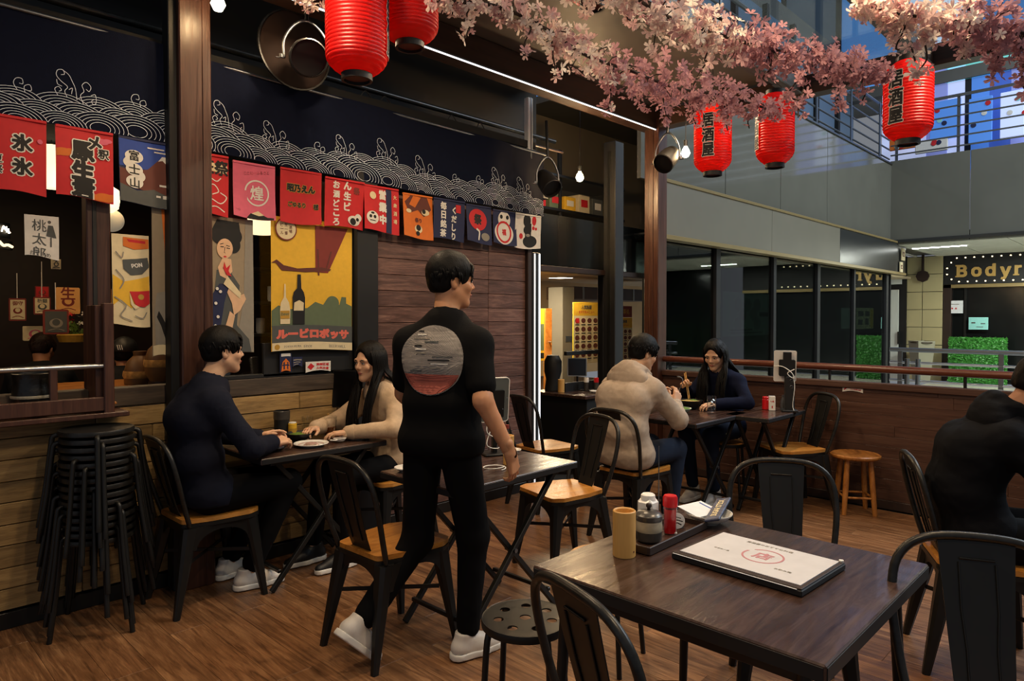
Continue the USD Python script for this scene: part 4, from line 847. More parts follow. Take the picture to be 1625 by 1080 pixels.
# ================================================================== things on the tables
def bamboo_cup(label, p, r=.036, h=.145, inner=True):
    t = thing('bamboo_cup', label, 'chopstick holder', p); obj('cup', lathe([(0, 0), (r-.002, 0), (r, .003), (r, h-.003), (r-.003, h), (r-.007, h-.004), (r-.007, .01), (0, .01)], 28), 'bamboo', t, smooth=40)
    if inner: obj('node_floor', cyl((0, 0, h-.025), r-.0075, .004, 20), 'bamboo', t); obj('knot', cyl((r-.001, 0, .02), .003, .0015, 8, axis='x'), 'print_brown', t)
    return t
bamboo_cup('pale bamboo cup on the left part of the foreground table', (-1.236, 1.775, TH), inner=True)
bamboo_cup('bamboo cup on the middle table, beside the walking man\'s hand', (-2.43, 2.47, TH), .028, .15)
bamboo_cup('bamboo cup on the counter left of the black tablet', (-4.40, 5.22, TH), .034, .13)
# tray with condiments (long side along Y)
tc = np.array([-1.245, 2.01, TH]); t = thing('condiment_tray', 'dark wooden tray holding jars and a red-capped shaker on the foreground table', 'tray', tc, 0.02)
obj('base', bx((0, 0, .005), (.13, .37, .008), .002), 'table_wood', t)
obj('rim', cat(*[bx(c, s, .002) for c, s in (((.066, 0, .015), (.008, .38, .026)), ((-.066, 0, .015), (.008, .38, .026)), ((0, .187, .015), (.126, .008, .026)), ((0, -.187, .015), (.126, .008, .026)))]), 'dark_brown', t)
TZ = TH+.0095
mat('ceramic_dark', '#3b3835', .3, vary=.3, scale=25); mat('ceramic_band', '#a39a84', .35, vary=.15, scale=30)
t = thing('condiment_jar', 'dark stoneware jar with a pale band, a knobbed lid and a spoon in the tray', 'jar', (-1.243, 1.925, TZ))
obj('pot', lathe([(0, 0), (.034, 0), (.042, .008), (.043, .03), (.043, .038)], 28), 'ceramic_dark', t, smooth=40); obj('band', lathe([(.0432, .036), (.0445, .042), (.0445, .052), (.0435, .062), (.0435, .072)], 28), 'ceramic_band', t, smooth=40)
obj('lid', lathe([(.043, .070), (.045, .074), (.045, .088), (.036, .098), (.014, .103), (0, .104)], 28), 'ceramic_dark', t, smooth=40); obj('knob', lathe([(0, .102), (.006, .103), (.005, .109), (.010, .116), (.008, .124), (0, .127)], 16), 'dark_brown', t, smooth=True)
obj('spoon', tube(spline([(-.03, -.035, .07), (-.045, -.065, .085), (-.05, -.078, .055), (-.047, -.07, .03)], 6), .003, 6), 'white_gloss', t, smooth=True)
t = thing('sauce_bottle', 'white square-shouldered sauce bottle with small dark print at the back of the tray', 'bottle', (-1.285, 1.985, TZ))
obj('bottle_body', bx((0, 0, .062), (.06, .06, .124), .012), 'white_gloss', t, smooth=30); obj('shoulder', lathe([(.026, .118), (.024, .135), (.018, .140), (0, .141)], 20), 'white_gloss', t, smooth=40); obj('print', mv(sheet(unary_union([Point(0, .03).buffer(.007), Point(.009, .036).buffer(.005), sbox(.014, .06, .018, .075)]), .0308), rz=-.785+.1), 'print_brown', t)
t = thing('shaker', 'red-capped spice shaker with a red label standing in the tray', 'shaker', (-1.235, 2.045, TZ))
obj('glass', lathe([(0, 0), (.021, 0), (.023, .004), (.023, .088), (.02, .095), (0, .096)], 24), 'clear_glass', t, smooth=40); obj('contents', cyl((0, 0, .003), .0205, .082, 20), 'red_plastic', t, smooth=40); obj('cap', lathe([(.023, .092), (.025, .094), (.025, .124), (.021, .131), (0, .133)], 24), 'red_plastic', t, smooth=40)
t = thing('emblem_plate', 'small white cut-out emblem plate leaning at the front of the tray', 'sign', (-1.215, 2.055, TZ), rotz=-.85)
g = Point(0, .045).buffer(.027, 20); hol = unary_union([line([(-.016, .052), (-.004, .058), (.012, .054)], .005), line([(-.018, .044), (0, .048), (.018, .043)], .005), line([(-.014, .034), (.002, .038), (.014, .032)], .005), Point(-.006, .027).buffer(.003)])
obj('plate', up_wall(prism(g.difference(hol).union(sbox(-.022, 0, -.002, .03)), .003)), 'white_gloss', t); obj('foot', bx((.0, -.012, .004), (.02, .024, .008), .002), 'white_gloss', t)
t = thing('condiment_pot', 'small dark round pot at the far end of the tray', 'jar', (-1.255, 2.125, TZ)); obj('pot', lathe([(0, 0), (.022, 0), (.026, .01), (.025, .03), (.02, .038), (0, .04)], 20), 'ceramic_dark', t, smooth=40)
t = thing('skewer', 'thin upright metal rod of a sign holder standing behind the red-capped shaker', 'rod', (-1.29, 2.06, TZ)); obj('rod', tube([(0, 0, 0), (0, 0, .29)], .0018, 6), 'dull_steel', t); obj('foot', cyl((0, 0, 0), .01, .004, 12), 'dull_steel', t)
# bowl with papers and a packet beyond the tray
def bowl(name, label, p, r, h, m, rim=None, cat_='bowl'):
    t = thing(name, label, cat_, p); obj('bowl', lathe([(0, 0), (r*.45, 0), (r*.5, .006), (r*.8, h*.45), (r, h*.92), (r, h), (r*.97, h), (r*.77, h*.5), (r*.5, .014), (0, .011)], 36), m, t, smooth=40)
    return t
t = bowl('serving_bowl', 'shallow pale bowl with papers and a long packet on the foreground table', (-1.215, 2.275, TH), .085, .04, 'porcelain')
mat('packet', '#3d4660', .4, vary=.5, scale=60, stretch=(1, 1, 1)); mat('paper', '#d9dbe0', .7, vary=.05, scale=30)
t = thing('paper_packet', 'long dark blue printed packet lying across the pale bowl', 'packet', (-1.185, 2.29, TH+.052), rotz=.25)
obj('sleeve', mv(bx((0, 0, 0), (.055, .215, .010), .003), ry=-.25, rx=.12), 'packet', t); g = centred(glyphs('SUGAR STICK', .02, 2, 'inter'), (0, 0), .16, .022); s_ = prism(g, .0006, .0055); obj('print', mv(mv(s_, rz=PI/2), ry=-.25, rx=.12), 'print_cream', t)
t = thing('paper_slip', 'white paper slip tucked under the blue packet in the bowl', 'paper', (-1.245, 2.265, TH+.046), rotz=-.2); obj('sheet', mv(bx((0, 0, 0), (.10, .13, .002)), ry=.18), 'paper', t); obj('stripe', mv(bx((0, .045, .0014), (.08, .006, .0006)), ry=.18), 'print_blue', t)
# the menu
mA, mB, mC, mD = [np.array(q) for q in ((-1.113, 1.848), (-.706, 1.836), (-.694, 2.12), (-1.103, 2.165))]
ctr = (mA+mB+mC+mD)/4; t = thing('menu', 'large dark-bound menu with a red round stamp lying on the foreground table', 'menu', (ctr[0], ctr[1], TH), rotz=-.045)
W_, D_ = .408, .298
obj('cover', bx((0, 0, .010), (W_, D_, .018), .003), 'black_plain', t); obj('cover_top', bx((0, .001, .0215), (W_-.004, D_-.004, .004), .0015), 'dark_brown', t)
mat('stamp_ink', '#b57a80', .6); mat('menu_paper', '#c6c5c8', .5, vary=.06, scale=14)
obj('page', bx((.002, .004, .0246), (W_-.03, D_-.035, .002)), 'menu_paper', t)
R_ = [Point(.015, .01).buffer(.062, 24).difference(Point(.015, .01).buffer(.056, 24)), centred(glyphs('店', .05, 2), (.015, .012), .055)]
st_ = unary_union(R_).difference(sbox(-.06, .03, -.02, .05))
obj('print', prism(st_, .0004, .0258), 'stamp_ink', t, label='faded red round stamp')
obj('print', prism(unary_union([centred(glyphs('居酒屋のおすすめ料理', .012), (-.01, .105), .15), centred(glyphs('本日の一品', .01), (-.105, -.02), .05), centred(glyphs('お飲み物', .01), (.11, -.06), .05)]), .0004, .0258), 'print_grey', t)
obj('corner_tie', mv(lathe([(0, 0), (.007, .001), (.007, .006), (0, .007)], 10), (W_/2-.01, D_/2-.008, .023)), 'white_paint', t)
obj('inner_sheets', bx((-.004, -.004, .0195), (W_-.02, D_-.006, .0012)), 'paper', t)

# couple's table by the wall
def plate(label, p, r, m='porcelain', food=None, h=.018):
    t = thing('plate', label, 'plate', p); obj('dish', lathe([(0, 0), (r*.6, 0), (r*.64, .004), (r, h), (r*.985, h+.003), (r*.62, .008), (0, .006)], 36), m, t, smooth=40)
    return t
mat('food_mix', '#b9898b', .5, col2='#6b6a4a', vary=.5, scale=60, bump=.6, bscale=120); mat('greens', '#5d7a2e', .5, vary=.5, scale=50, bump=.5, bscale=90); mat('tea', '#4b2412', .15); mat('noodles', '#cdb06a', .45, vary=.3, scale=60, bump=.5, bscale=120)
t = plate('patterned white plate nearest the front edge of the wall table', (-3.60, 2.02, TH), .10); obj('pattern_ring', lathe([(.066, .0095), (.092, .0185)], 36), 'food_mix', t); obj('leftovers', mv(lathe([(0, .024), (.03, .018), (.045, .008)], 16), s=1), 'food_mix', t)
t = plate('white plate with pink food at the right-hand end of the wall table', (-3.62, 2.35, TH), .095); obj('leftovers', lathe([(0, .02), (.04, .016), (.055, .008)], 16), 'food_mix', t)
t = plate('small black dish with a pale napkin at the left front of the wall table', (-3.62, 1.80, TH), .068, 'black_plain', h=.022); obj('napkin', mv(bx((0, 0, .022), (.10, .05, .01), .004), rz=.6), 'paper', t)
t = plate('small white saucer by the man\'s wrist on the wall table', (-3.87, 1.86, TH), .055)
t = thing('spoon', 'white ceramic soup spoon between the two plates on the wall table', 'spoon', (-3.585, 2.20, TH), rotz=.5); obj('spoon_bowl', mv(lathe([(0, .004), (.028, .01), (.04, .026), (.037, .027), (.025, .014), (0, .009)], 20), (0, 0, 0)), 'porcelain', t, smooth=40); obj('handle', tube(spline([(.0, -.03, .02), (0, -.06, .022), (0, -.10, .03)], 4), [.009]*9, 8, flat=.5), 'porcelain', t, smooth=True)
def glass_cup(label, p, r, h, liquid, lv):
    t = thing('drinking_glass', label, 'glass', p); obj('glass', lathe([(0, 0), (r*.85, 0), (r*.88, .004), (r, h), (r*.95, h), (r*.84, .012), (0, .010)], 28), 'clear_glass', t, smooth=40)
    if liquid: obj('drink', lathe([(0, .012), (r*.83, .012), (r*.83+r*.11*lv, h*lv), (0, h*lv)], 24), liquid, t, smooth=40)
    return t
mat('beer', '#6b3a14', .1, spec=.5)
glass_cup('tumbler of brown tea in front of the woman in the cream cardigan', (-3.80, 2.265, TH), .042, .125, 'beer', .5)
glass_cup('empty clear glass at the wall behind the yellow can', (-3.95, 2.19, TH), .036, .12, None, 0)
def on_ray(px, x, z=TH):
    d = ray(px, 500); k = (x-EYE[0])/d[0]; return (x, EYE[1]+d[1]*k, z)
t = thing('tall_mug', 'tall black mug standing against the wall on the couple\'s table', 'mug', on_ray(446, -3.93)); obj('mug', lathe([(0, 0), (.04, 0), (.043, .004), (.047, .15), (.047, .175), (.043, .175), (.04, .02), (0, .015)], 28), 'black_plain', t, smooth=40); obj('lip_band', lathe([(.0475, .125), (.049, .13), (.049, .175), (.046, .178)], 28), 'ceramic_dark', t, smooth=40)
t = thing('spice_can', 'small yellow spice can standing behind the black bowl', 'can', on_ray(463, -3.88)); obj('can', cyl((0, 0, 0), .026, .10, 24, .003), 'print_yellow', t, smooth=40); obj('lid', cyl((0, 0, .099), .023, .008, 20, .002), 'white_paint', t, smooth=40); obj('label', lathe([(.0265, .03), (.0265, .07)], 24), 'print_gold', t)
t = bowl('black_bowl', 'black bowl of greens between the man in navy and the woman in cream', (-3.78, 2.05, TH), .085, .055, 'black_plain'); obj('greens', lathe([(0, .05), (.04, .052), (.078, .042)], 24), 'greens', t)
t = thing('wood_block', 'pale square wooden holder at the wall near the woman\'s elbow', 'holder', on_ray(528, -3.95)); obj('block', bx((0, 0, .06), (.06, .06, .12), .003), 'bamboo', t); obj('slot', bx((0, 0, .1202), (.04, .04, .002)), 'dark_brown', t)
def tablet(name, label, p, rz, w, h, back, tilt=.2, post_h=.14, screen='black_plain', bez='black_metal', cat_='tablet'):
    t = thing(name, label, cat_, p, rz); zc = post_h+h/2-.02
    obj('casing', mv(mv(up_wall(prism(rrect(w, h, .012), .012)), ry=-tilt), (0, 0, zc)), back, t); obj('screen', mv(mv(up_wall(prism(rrect(w-.02, h-.02, .004), .001, .0125)), ry=-tilt), (0, 0, zc)), screen, t)
    obj('arm', bar((-.035, 0, .01), (-.012, 0, zc-.02), .03, .02), bez, t); obj('foot', bx((-.03, 0, .006), (.12, .13, .012), .004), bez, t)
    return t
mat('screen_black', '#07080a', .12)
pt = on_ray(552, -3.93, TH+.0); tablet('ordering_tablet', 'dark ordering tablet behind the woman in the cream cardigan', pt, face(pt, -.5), .22, .25, 'black_metal', .06, .17, 'screen_black')
pt = (-4.42, 5.50, TH); tablet('ordering_tablet', 'black ordering tablet facing the camera on the counter at the passage', pt, face(pt, -.05), .20, .19, 'dull_steel', .12, .16, 'screen_black')
# grey tablet seen from behind on the middle table
pt = (-2.67, 2.60, TH); t = thing('tablet_stand', 'grey-backed tablet on a stand with white cables on the middle table', 'tablet', pt, face(pt, .35))
mat('tablet_grey', '#5c6261', .35)
obj('back_cover', mv(up_wall(prism(rrect(.16, .24, .016), .012)), (0, 0, .30), ry=.12), 'tablet_grey', t); obj('rim', mv(up_wall(prism(rrect(.168, .248, .02).difference(rrect(.158, .238, .015)), .015, -.001)), (0, 0, .30), ry=.12), 'white_gloss', t)
obj('clamp', mv(up_wall(prism(rrect(.10, .15, .006), .014, .012)), (0, 0, .28), ry=.12), 'black_metal', t)
for q, (a, b) in enumerate(((-.04, .065), (.04, .065), (-.04, -.03), (.04, -.03), (.065, .03))): obj('rivet', mv(cyl((.027, a, .28+b), .003, .004, 8, axis='x'), (0, 0, 0)), 'steel', t)
obj('column', bar((.0, 0, .01), (.012, 0, .24), .035, .025), 'black_metal', t); obj('foot', bx((0, 0, .006), (.13, .14, .012), .004), 'black_metal', t)
for q in (0, 1): obj('cable', tube(spline([(.03, .0, .2), (.05, -.05, .19-.08*q), (.06, -.06, .13-.07*q), (.05, 0, .10-.06*q), (.04, .03, .12-.06*q)], 8), .0028, 6), 'white_paint', t, smooth=True)
t = thing('sauce_bottle', 'slim dark sauce bottle with a pale label beside the bamboo cup on the middle table', 'bottle', (-2.50, 2.53, TH)); obj('bottle_body', lathe([(0, 0), (.02, 0), (.022, .004), (.022, .1), (.012, .14), (.010, .17), (0, .172)], 20), 'ceramic_dark', t, smooth=40); obj('label', lathe([(.0224, .03), (.0224, .085)], 20), 'print_cream', t); obj('cap', cyl((0, 0, .168), .0115, .02, 14), 'print_maroon', t)
plate('white saucer on the far right of the middle table', (-2.62, 2.70, TH), .045); plate('white plate edge at the left end of the middle table, next to the woman\'s cardigan', (-2.68, 2.02, TH), .065)
t = thing('coiled_cable', 'white looped cable lying on the middle table by the walking man\'s hand', 'cable', (-2.40, 2.34, TH+.004)); obj('loop', tube(spline([(.05*math.cos(a), .06*math.sin(a), .002*a) for a in np.linspace(0, 6.6, 14)], 3), .003, 6), 'white_paint', t, smooth=True)
# hoodie couple's table
t = bowl('ramen_bowl', 'black ramen bowl in front of the smiling woman', (-2.84, 5.0, TH), .10, .075, 'black_plain'); obj('noodles', lathe([(0, .073), (.05, .072), (.09, .064)], 24), 'noodles', t); obj('greens', mv(lathe([(0, .082), (.02, .078), (.035, .07)], 14), (.02, .02, 0)), 'greens', t)
mat('celadon', '#8fa38d', .25); t = bowl('salad_dish', 'wide pale green dish of salad in front of the man in the beige hoodie', (-2.77, 4.70, TH), .10, .045, 'celadon'); obj('greens', lathe([(0, .056), (.05, .052), (.085, .04)], 24), 'greens', t)
mat('water', '#c9b8b0', .05, spec=.6); glass_cup('tall clear glass of iced water near the right corner of the couple\'s table', (-2.575, 4.86, TH), .036, .14, None, .0)
t = thing('ice_cubes', 'ice cubes in the tall clear glass', 'ice', (-2.575, 4.86, TH)); rg = random.Random(2)
for k in range(5): obj('cube', mv(bx((0, 0, 0), (.024, .024, .024), .003), (rg.uniform(-.012, .012), rg.uniform(-.012, .012), .03+.018*k), rz=rg.random()*3, rx=rg.random()*3), 'clear_glass', t)
# side table by the low wall
t = thing('shaker', 'red plastic shaker on the side table by the low wall', 'shaker', (-2.385, 5.40, TH)); obj('bottle_body', cyl((0, 0, 0), .026, .085, 20, .004), 'red_plastic', t, smooth=40); obj('cap', cyl((0, 0, .084), .024, .022, 20, .004), 'red_plastic', t, smooth=40)
t = thing('spice_box', 'white spice box with red print next to the red shaker', 'box', (-2.325, 5.385, TH), .5); obj('carton', bx((0, 0, .058), (.05, .05, .116), .003), 'white_gloss', t); obj('print', mv(sheet(unary_union([centred(glyphs('七味', .02, 2), (0, .075), .03), sbox(-.004, .02, .004, .04)]), .0255), rz=-1.57), 'print_red', t)
t = thing('sauce_bottle', 'small dark sauce bottle behind the white spice box', 'bottle', (-2.27, 5.47, TH)); obj('bottle_body', lathe([(0, 0), (.024, 0), (.025, .005), (.025, .07), (.012, .1), (.011, .12), (0, .121)], 20), 'ceramic_dark', t, smooth=40)
pt = (-2.20, 5.42, TH); t = thing('tablet_stand', 'white tablet seen from behind on a black stand with white cables, on the side table', 'tablet', pt, face(pt, .15))
obj('back_cover', mv(up_wall(prism(rrect(.17, .25, .014), .010)), (-.03, -.03, .36), ry=.1), 'white_gloss', t); obj('holder', mv(up_wall(prism(rrect(.12, .13, .01).union(sbox(-.03, .05, .03, .125)), .03, .010)), (-.02, -.02, .35), ry=.1), 'black_plain', t)
obj('column', bx((.0, 0, .14), (.07, .07, .28), .006), 'black_plain', t); obj('foot', bx((0, 0, .008), (.12, .12, .016), .004), 'black_plain', t); obj('mark', cat(*[mv(lathe([(.010, 0), (.012, .001), (.010, .002)], 14), (.036, .01, .20+.05*k), ry=PI/2) for k in range(2)]), 'dull_steel', t)
obj('cable', cat(tube(spline([(.01, -.12, .36), (.04, -.06, .36), (.06, 0, .32), (.05, .03, .27), (.05, .0, .28), (.04, -.02, .31), (.045, .03, .34)], 6), .004, 6), tube(spline([(.045, .02, .29), (.055, .03, .2), (.04, .02, .06), (.05, .03, .005)], 6), .003, 6)), 'white_paint', t, smooth=True)
# counter at the passage
for nm, lab, x, y, cc in (('shaker', 'white-capped shaker on the counter right of the black tablet', -4.30, 5.50, 'white_gloss'), ('shaker', 'red-capped shaker on the counter farthest right', -4.22, 5.56, 'red_plastic')):
    t = thing(nm, lab, 'shaker', (x, y, TH)); obj('bottle_body', cyl((0, 0, 0), .025, .09, 18, .004), 'ceramic_dark', t, smooth=40); obj('cap', lathe([(.025, .088), (.026, .09), (.024, .135), (0, .137)], 18), cc, t, smooth=40)
plate('small pale plate at the front of the counter', (-4.12, 5.42, TH), .06); t = thing('condiment_tray', 'dark low tray under the shakers on the counter', 'tray', (-4.26, 5.55, TH-.0005)); obj('base', bx((0, 0, .004), (.26, .16, .008), .002), 'black_plain', t)
t = thing('speaker_unit', 'black round-backed appliance in shadow left of the tablet on the counter', 'appliance', (-4.56, 5.28, TH)); obj('body', lathe([(0, 0), (.08, 0), (.085, .01), (.07, .12), (.09, .2), (.09, .3), (.06, .36), (0, .37)], 24), 'black_plain', t, smooth=40); obj('cable', tube(spline([(.08, 0, .1), (.12, .02, .06), (.12, .04, .005)], 6), .004, 6), 'dull_steel', t)
# notice on the low wall
sn = banner('notice_sticker', 'white rectangular notice with red lettering on the low wall', 'sticker', 0, .155, .985, .93, 'print_white', [(sc([(.08, .2), (.2, .45), (.3, .7), (.22, .8), (.08, .4)], .155, .055), 'print_red'), (unary_union([centred(glyphs('請勿倚靠', .02, 1), (.10, .038), .075, .014), centred(glyphs('小心地滑注意', .02, 1), (.10, .017), .08, .014)]), 'print_red')], x=0, wavy=.0003, thick=.002, rod=False)
X = UsdGeom.Xformable(sn); X.GetOrderedXformOps()[0].Set(Gf.Vec3d(-1.94, RY-.008, .895)); X.GetOrderedXformOps()[1].Set(-90.0)
# ================================================================== inside the restaurant, seen through its window
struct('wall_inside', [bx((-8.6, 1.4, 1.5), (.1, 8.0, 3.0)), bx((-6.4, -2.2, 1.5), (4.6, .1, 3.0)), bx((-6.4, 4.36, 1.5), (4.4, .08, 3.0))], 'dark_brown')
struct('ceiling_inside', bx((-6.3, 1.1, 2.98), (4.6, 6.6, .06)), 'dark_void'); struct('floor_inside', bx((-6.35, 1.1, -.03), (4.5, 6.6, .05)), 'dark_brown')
a = onx(137, 500, -4.04); b = onx(175, 500, -4.04)
t = thing('window_mullion', 'brown wooden upright dividing the window left of the snack poster', 'mullion', (-4.06, float((a[1]+b[1])/2), SILL)); obj('shaft', bx((0, 0, .75), (.09, float(b[1]-a[1]), 1.5), .005), 'post_wood', t); obj('stop_strip', bx((.047, -.02, .75), (.006, .02, 1.5), .002), 'black_plain', t)
w = structx('window_1'); obj('frame', cat(bx((-4.06, 2.6, 1.75), (.06, .05, 1.3), .003), bx((-4.06, 2.1, SILL+.012), (.06, 1.0, .024), .003)), 'black_plain', w); obj('pane', bx((-4.07, 2.09, 1.75), (.008, .98, 1.28)), 'window_glass', w)
o = obj('lower_panel', bx((-4.04, 2.27, SILL+.11), (.02, .66, .21), .003), 'black_plain'); tag(o, 'black panel along the bottom of the window under the yellow poster', 'panel')
# shelf and wooden frame at the left edge
FX = -3.86
ya, yb = float(onx(163, 560, FX)[1]), float(onx(179, 560, FX)[1]); zs = float(onx(100, 660, FX)[2])
sh = thing('display_ledge', 'wooden ledge with a framed front and a metal bar at the photo\'s left edge', 'ledge', (FX, 0, 0))
obj('shelf', bx((-.16, .40, zs-.012), (.38, 1.46, .026), .004), 'post_wood', sh); obj('deck', bx((-.20, .40, zs+.035), (.26, 1.40, .012), .002), 'stool_wood', sh)
obj('front_rail', bx((0, .36, zs+.045), (.035, 1.38, .07), .004), 'post_wood', sh)
obj('end_post', bx((0, (ya+yb)/2, zs+.27), (.05, yb-ya, .56), .004), 'post_wood', sh); obj('end_board', bx((-.10, ya-.012, zs+.27), (.16, .03, .54), .003), 'post_wood', sh)
ym = float(onx(84, 560, FX)[1]); obj('middle_post', bx((-.004, ym, zs+.15), (.028, .032, .17), .003), 'post_wood', sh)
obj('metal_bar', tube([(0.0, -.3, zs+.235), (0.0, ya, zs+.235)], .013, 10), 'steel', sh, smooth=True)
obj('bracket', bx((-.12, .02, zs-.14), (.03, .04, .24), .004), 'dark_brown', sh)
p = onx(52, 640, FX-.13); mat('raku', '#14130f', .35, vary=.6, scale=14, bump=.5, bscale=40)
t = thing('clay_pot', 'dark glazed clay pot with a wide mouth standing on the ledge', 'pot', (float(p[0]), float(p[1]), zs+.041)); obj('pot_body', lathe([(0, 0), (.05, 0), (.078, .012), (.088, .05), (.082, .09), (.078, .13), (.086, .165), (.082, .168), (.074, .13), (.078, .06), (0, .03)], 32), 'raku', t, smooth=50); obj('glaze_mark', mv(lathe([(.0895, .048), (.0905, .055), (.089, .062)], 32), (0, 0, 0)), 'ceramic_band', t)
# lamps
mat('lamp_cream', '#f3e3bd', .5, emit=1.3, ecol=(1.0, .78, .46)); mat('lamp_dim', '#cfc6ae', .6, emit=.14, ecol=(1, .85, .6)); mat('tube_glow', '#fff3dd', .5, emit=3.0, ecol=(1.0, .82, .56))
t = thing('globe_lantern', 'round pale paper globe hanging behind the snack poster\'s top', 'lantern', ond(177, 350, 5.4)); obj('globe', lathe([(.09*math.sin(a), -.088*math.cos(a)) for a in np.linspace(0, PI, 18)], 24), 'lamp_dim', t, smooth=True); obj('cord', tube([(0, 0, .08), (0, 0, .8)], .003, 5), 'black_plain', t)
t = thing('pendant_lamp', 'lit cream pendant lamp just under the red banner beside the mullion', 'lamp', ond(168, 322, 5.2)); obj('shade', lathe([(0, -.07), (.05, -.068), (.085, -.04), (.095, .02), (.09, .1), (.03, .14), (0, .14)], 24), 'lamp_cream', t, smooth=40); obj('cord', tube([(0, 0, .13), (0, 0, .8)], .003, 5), 'black_plain', t)
t = thing('pendant_lamp', 'lit cream pendant lamp between the first two red banners', 'lamp', ond(82, 262, 5.6)); obj('shade', lathe([(0, -.2), (.07, -.19), (.085, -.1), (.085, .1), (.06, .16), (0, .16)], 24), 'lamp_cream', t, smooth=40); obj('cord', tube([(0, 0, .15), (0, 0, .6)], .003, 5), 'black_plain', t)
t = thing('pendant_lamp', 'lit cream lamp peeping out under the pink banner', 'lamp', ond(415, 356, 6.2)); obj('shade', lathe([(0, -.10), (.09, -.09), (.12, -.04), (.12, .12), (.06, .2), (0, .2)], 24), 'lamp_cream', t, smooth=40); obj('cord', tube([(0, 0, .2), (0, 0, .6)], .003, 5), 'black_plain', t)
t = thing('ceiling_tube_lamp', 'slim white tube lamp on the restaurant ceiling', 'lamp', ond(116, 392, 8.0)); obj('tube', mv(bx((0, 0, 0), (.05, .32, .03), .008), rz=.2), 'tube_glow', t); obj('holder', mv(bx((0, 0, .03), (.07, .4, .03), .004), rz=.2), 'black_plain', t)
t = thing('neon_sign', 'small glowing white neon script at the far left edge', 'sign', ond(8, 368, 6.2), rotz=.9); obj('neon_tube', cat(tube(spline([(0, -.05, 0), (0, -.02, .05), (0, .01, .02), (0, .02, .05), (0, .03, .0)], 6), .008, 6), tube(spline([(0, .05, .04), (0, .055, .0), (0, .075, .005)], 6), .008, 6)), 'tube_glow', t); obj('backing', bx((-.02, 0, .02), (.01, .22, .14), .002), 'black_plain', t)
t = thing('neon_sign', 'warm glowing bowl-shaped lamp below the white neon script', 'sign', ond(10, 390, 6.2), rotz=.9); obj('neon_tube', tube(spline([(0, -.10, .03), (0, -.04, 0), (0, .02, .012), (0, .09, 0)], 6), .013, 6), 'lamp_cream', t); obj('backing', bx((-.02, 0, .01), (.01, .25, .08), .002), 'black_plain', t)
# votive cards and small signs hanging inside
def card(label, px, dep, m, m2, ch=None, strings=True, frame_m='print_maroon'):
    x0, y0, x1, y1 = px; p = ond((x0+x1)/2, (y0+y1)/2, dep); w, h = (x1-x0)/FPX*dep, (y1-y0)/FPX*dep
    t = thing('hanging_card', label, 'hanging card', p, rotz=face(p, .2), group='cards and signs hung inside the restaurant')
    obj('board', up_wall(prism(rrect(w, h, min(w, h)*.08), .012)), frame_m, t); obj('face', up_wall(prism(rrect(w*.84, h*.86, .003), .002, .012)), m, t)
    art = [affinity.scale(Point(0, -.05*h).buffer(w*.26), 1, .8).difference(Point(0, -.02*h).buffer(w*.15)), line([(-.3*w, -.34*h), (.0, -.28*h), (.3*w, -.35*h)], .006, 3)]
    if ch: art.append(centred(glyphs(ch, .03, 1), (0, .28*h), w*.6))
    obj('print', up_wall(prism(unary_union(art), .0008, .0145)), m2, t)
    if strings: obj('string', tube([(0, 0, h/2), (0, 0, h/2+.22)], .004, 5), 'print_white', t)
card('red-edged votive card hanging leftmost inside the restaurant', (16, 473, 39, 509), 6.0, 'print_cream', 'print_maroon', '御守')
card('red-edged votive card with a dark arch drawing, second from the left', (55, 471, 78, 499), 6.0, 'print_cream', 'print_slate', '祈願')
card('red lacquer card above the second votive card', (57, 454, 76, 472), 6.1, 'print_red', 'print_maroon', None)
card('orange paper sign with brush drawing left of the mullion', (91, 456, 124, 498), 6.0, 'print_paleorange', 'print_maroon', '生', False, 'print_paleorange')
card('dark red house-shaped board with a grey-blue picture', (71, 491, 106, 530), 5.6, 'print_slate', 'print_grey', None)
card('pale pink paper sign low on the left of the window', (39, 517, 72, 540), 6.1, 'print_cream', 'print_pink', None, False, 'print_cream')
card('small square menu card right of the mullion, behind the snack poster', (165, 458, 176, 494), 6.0, 'print_paleorange', 'print_maroon', None, False, 'print_paleorange')
card('small shield-shaped cream plaque under the pale green sheet', (82, 411, 95, 427), 4.6, 'print_cream', 'print_slate', '大', False, 'print_cream')
t = thing('flower_arrangement', 'small arrangement of red and white flowers by the mullion inside the restaurant', 'flowers', ond(115, 535, 6.0)); rg = random.Random(6)
obj('basket', lathe([(0, -.04), (.10, -.04), (.12, .02), (.11, .03), (0, .03)], 18), 'print_gold', t)
obj('foliage', cat(*[frame(blossom_mesh(.035, rg), (rg.uniform(-.1, .1), rg.uniform(-.08, .08), rg.uniform(.0, .14)), *rotmat(rg)) for _ in range(40)]), 'greens', t)
for k in range(14): obj('flower', frame(blossom_mesh(.026, rg), (rg.uniform(-.1, .1), rg.uniform(-.1, .1), rg.uniform(.05, .22)), *rotmat(rg)), 'print_white' if k % 3 else 'print_red', t)
t = thing('inside_table', 'light wooden table in front of the diner inside the restaurant', 'table', (-5.55, 1.55, 0), .0); obj('tabletop', bx((0, 0, 1.0), (.6, 1.1, .04), .004), 'stool_wood', t)
for sx in (-1, 1):
    for sy in (-1, 1): obj('leg', bx((sx*.25, sy*.5, .49), (.05, .05, .98), .004), 'stool_wood', t)
mat('jug_clay', '#6b4a2a', .5, vary=.3, scale=9); mat('straw', '#b8894a', .8, vary=.4, scale=30)
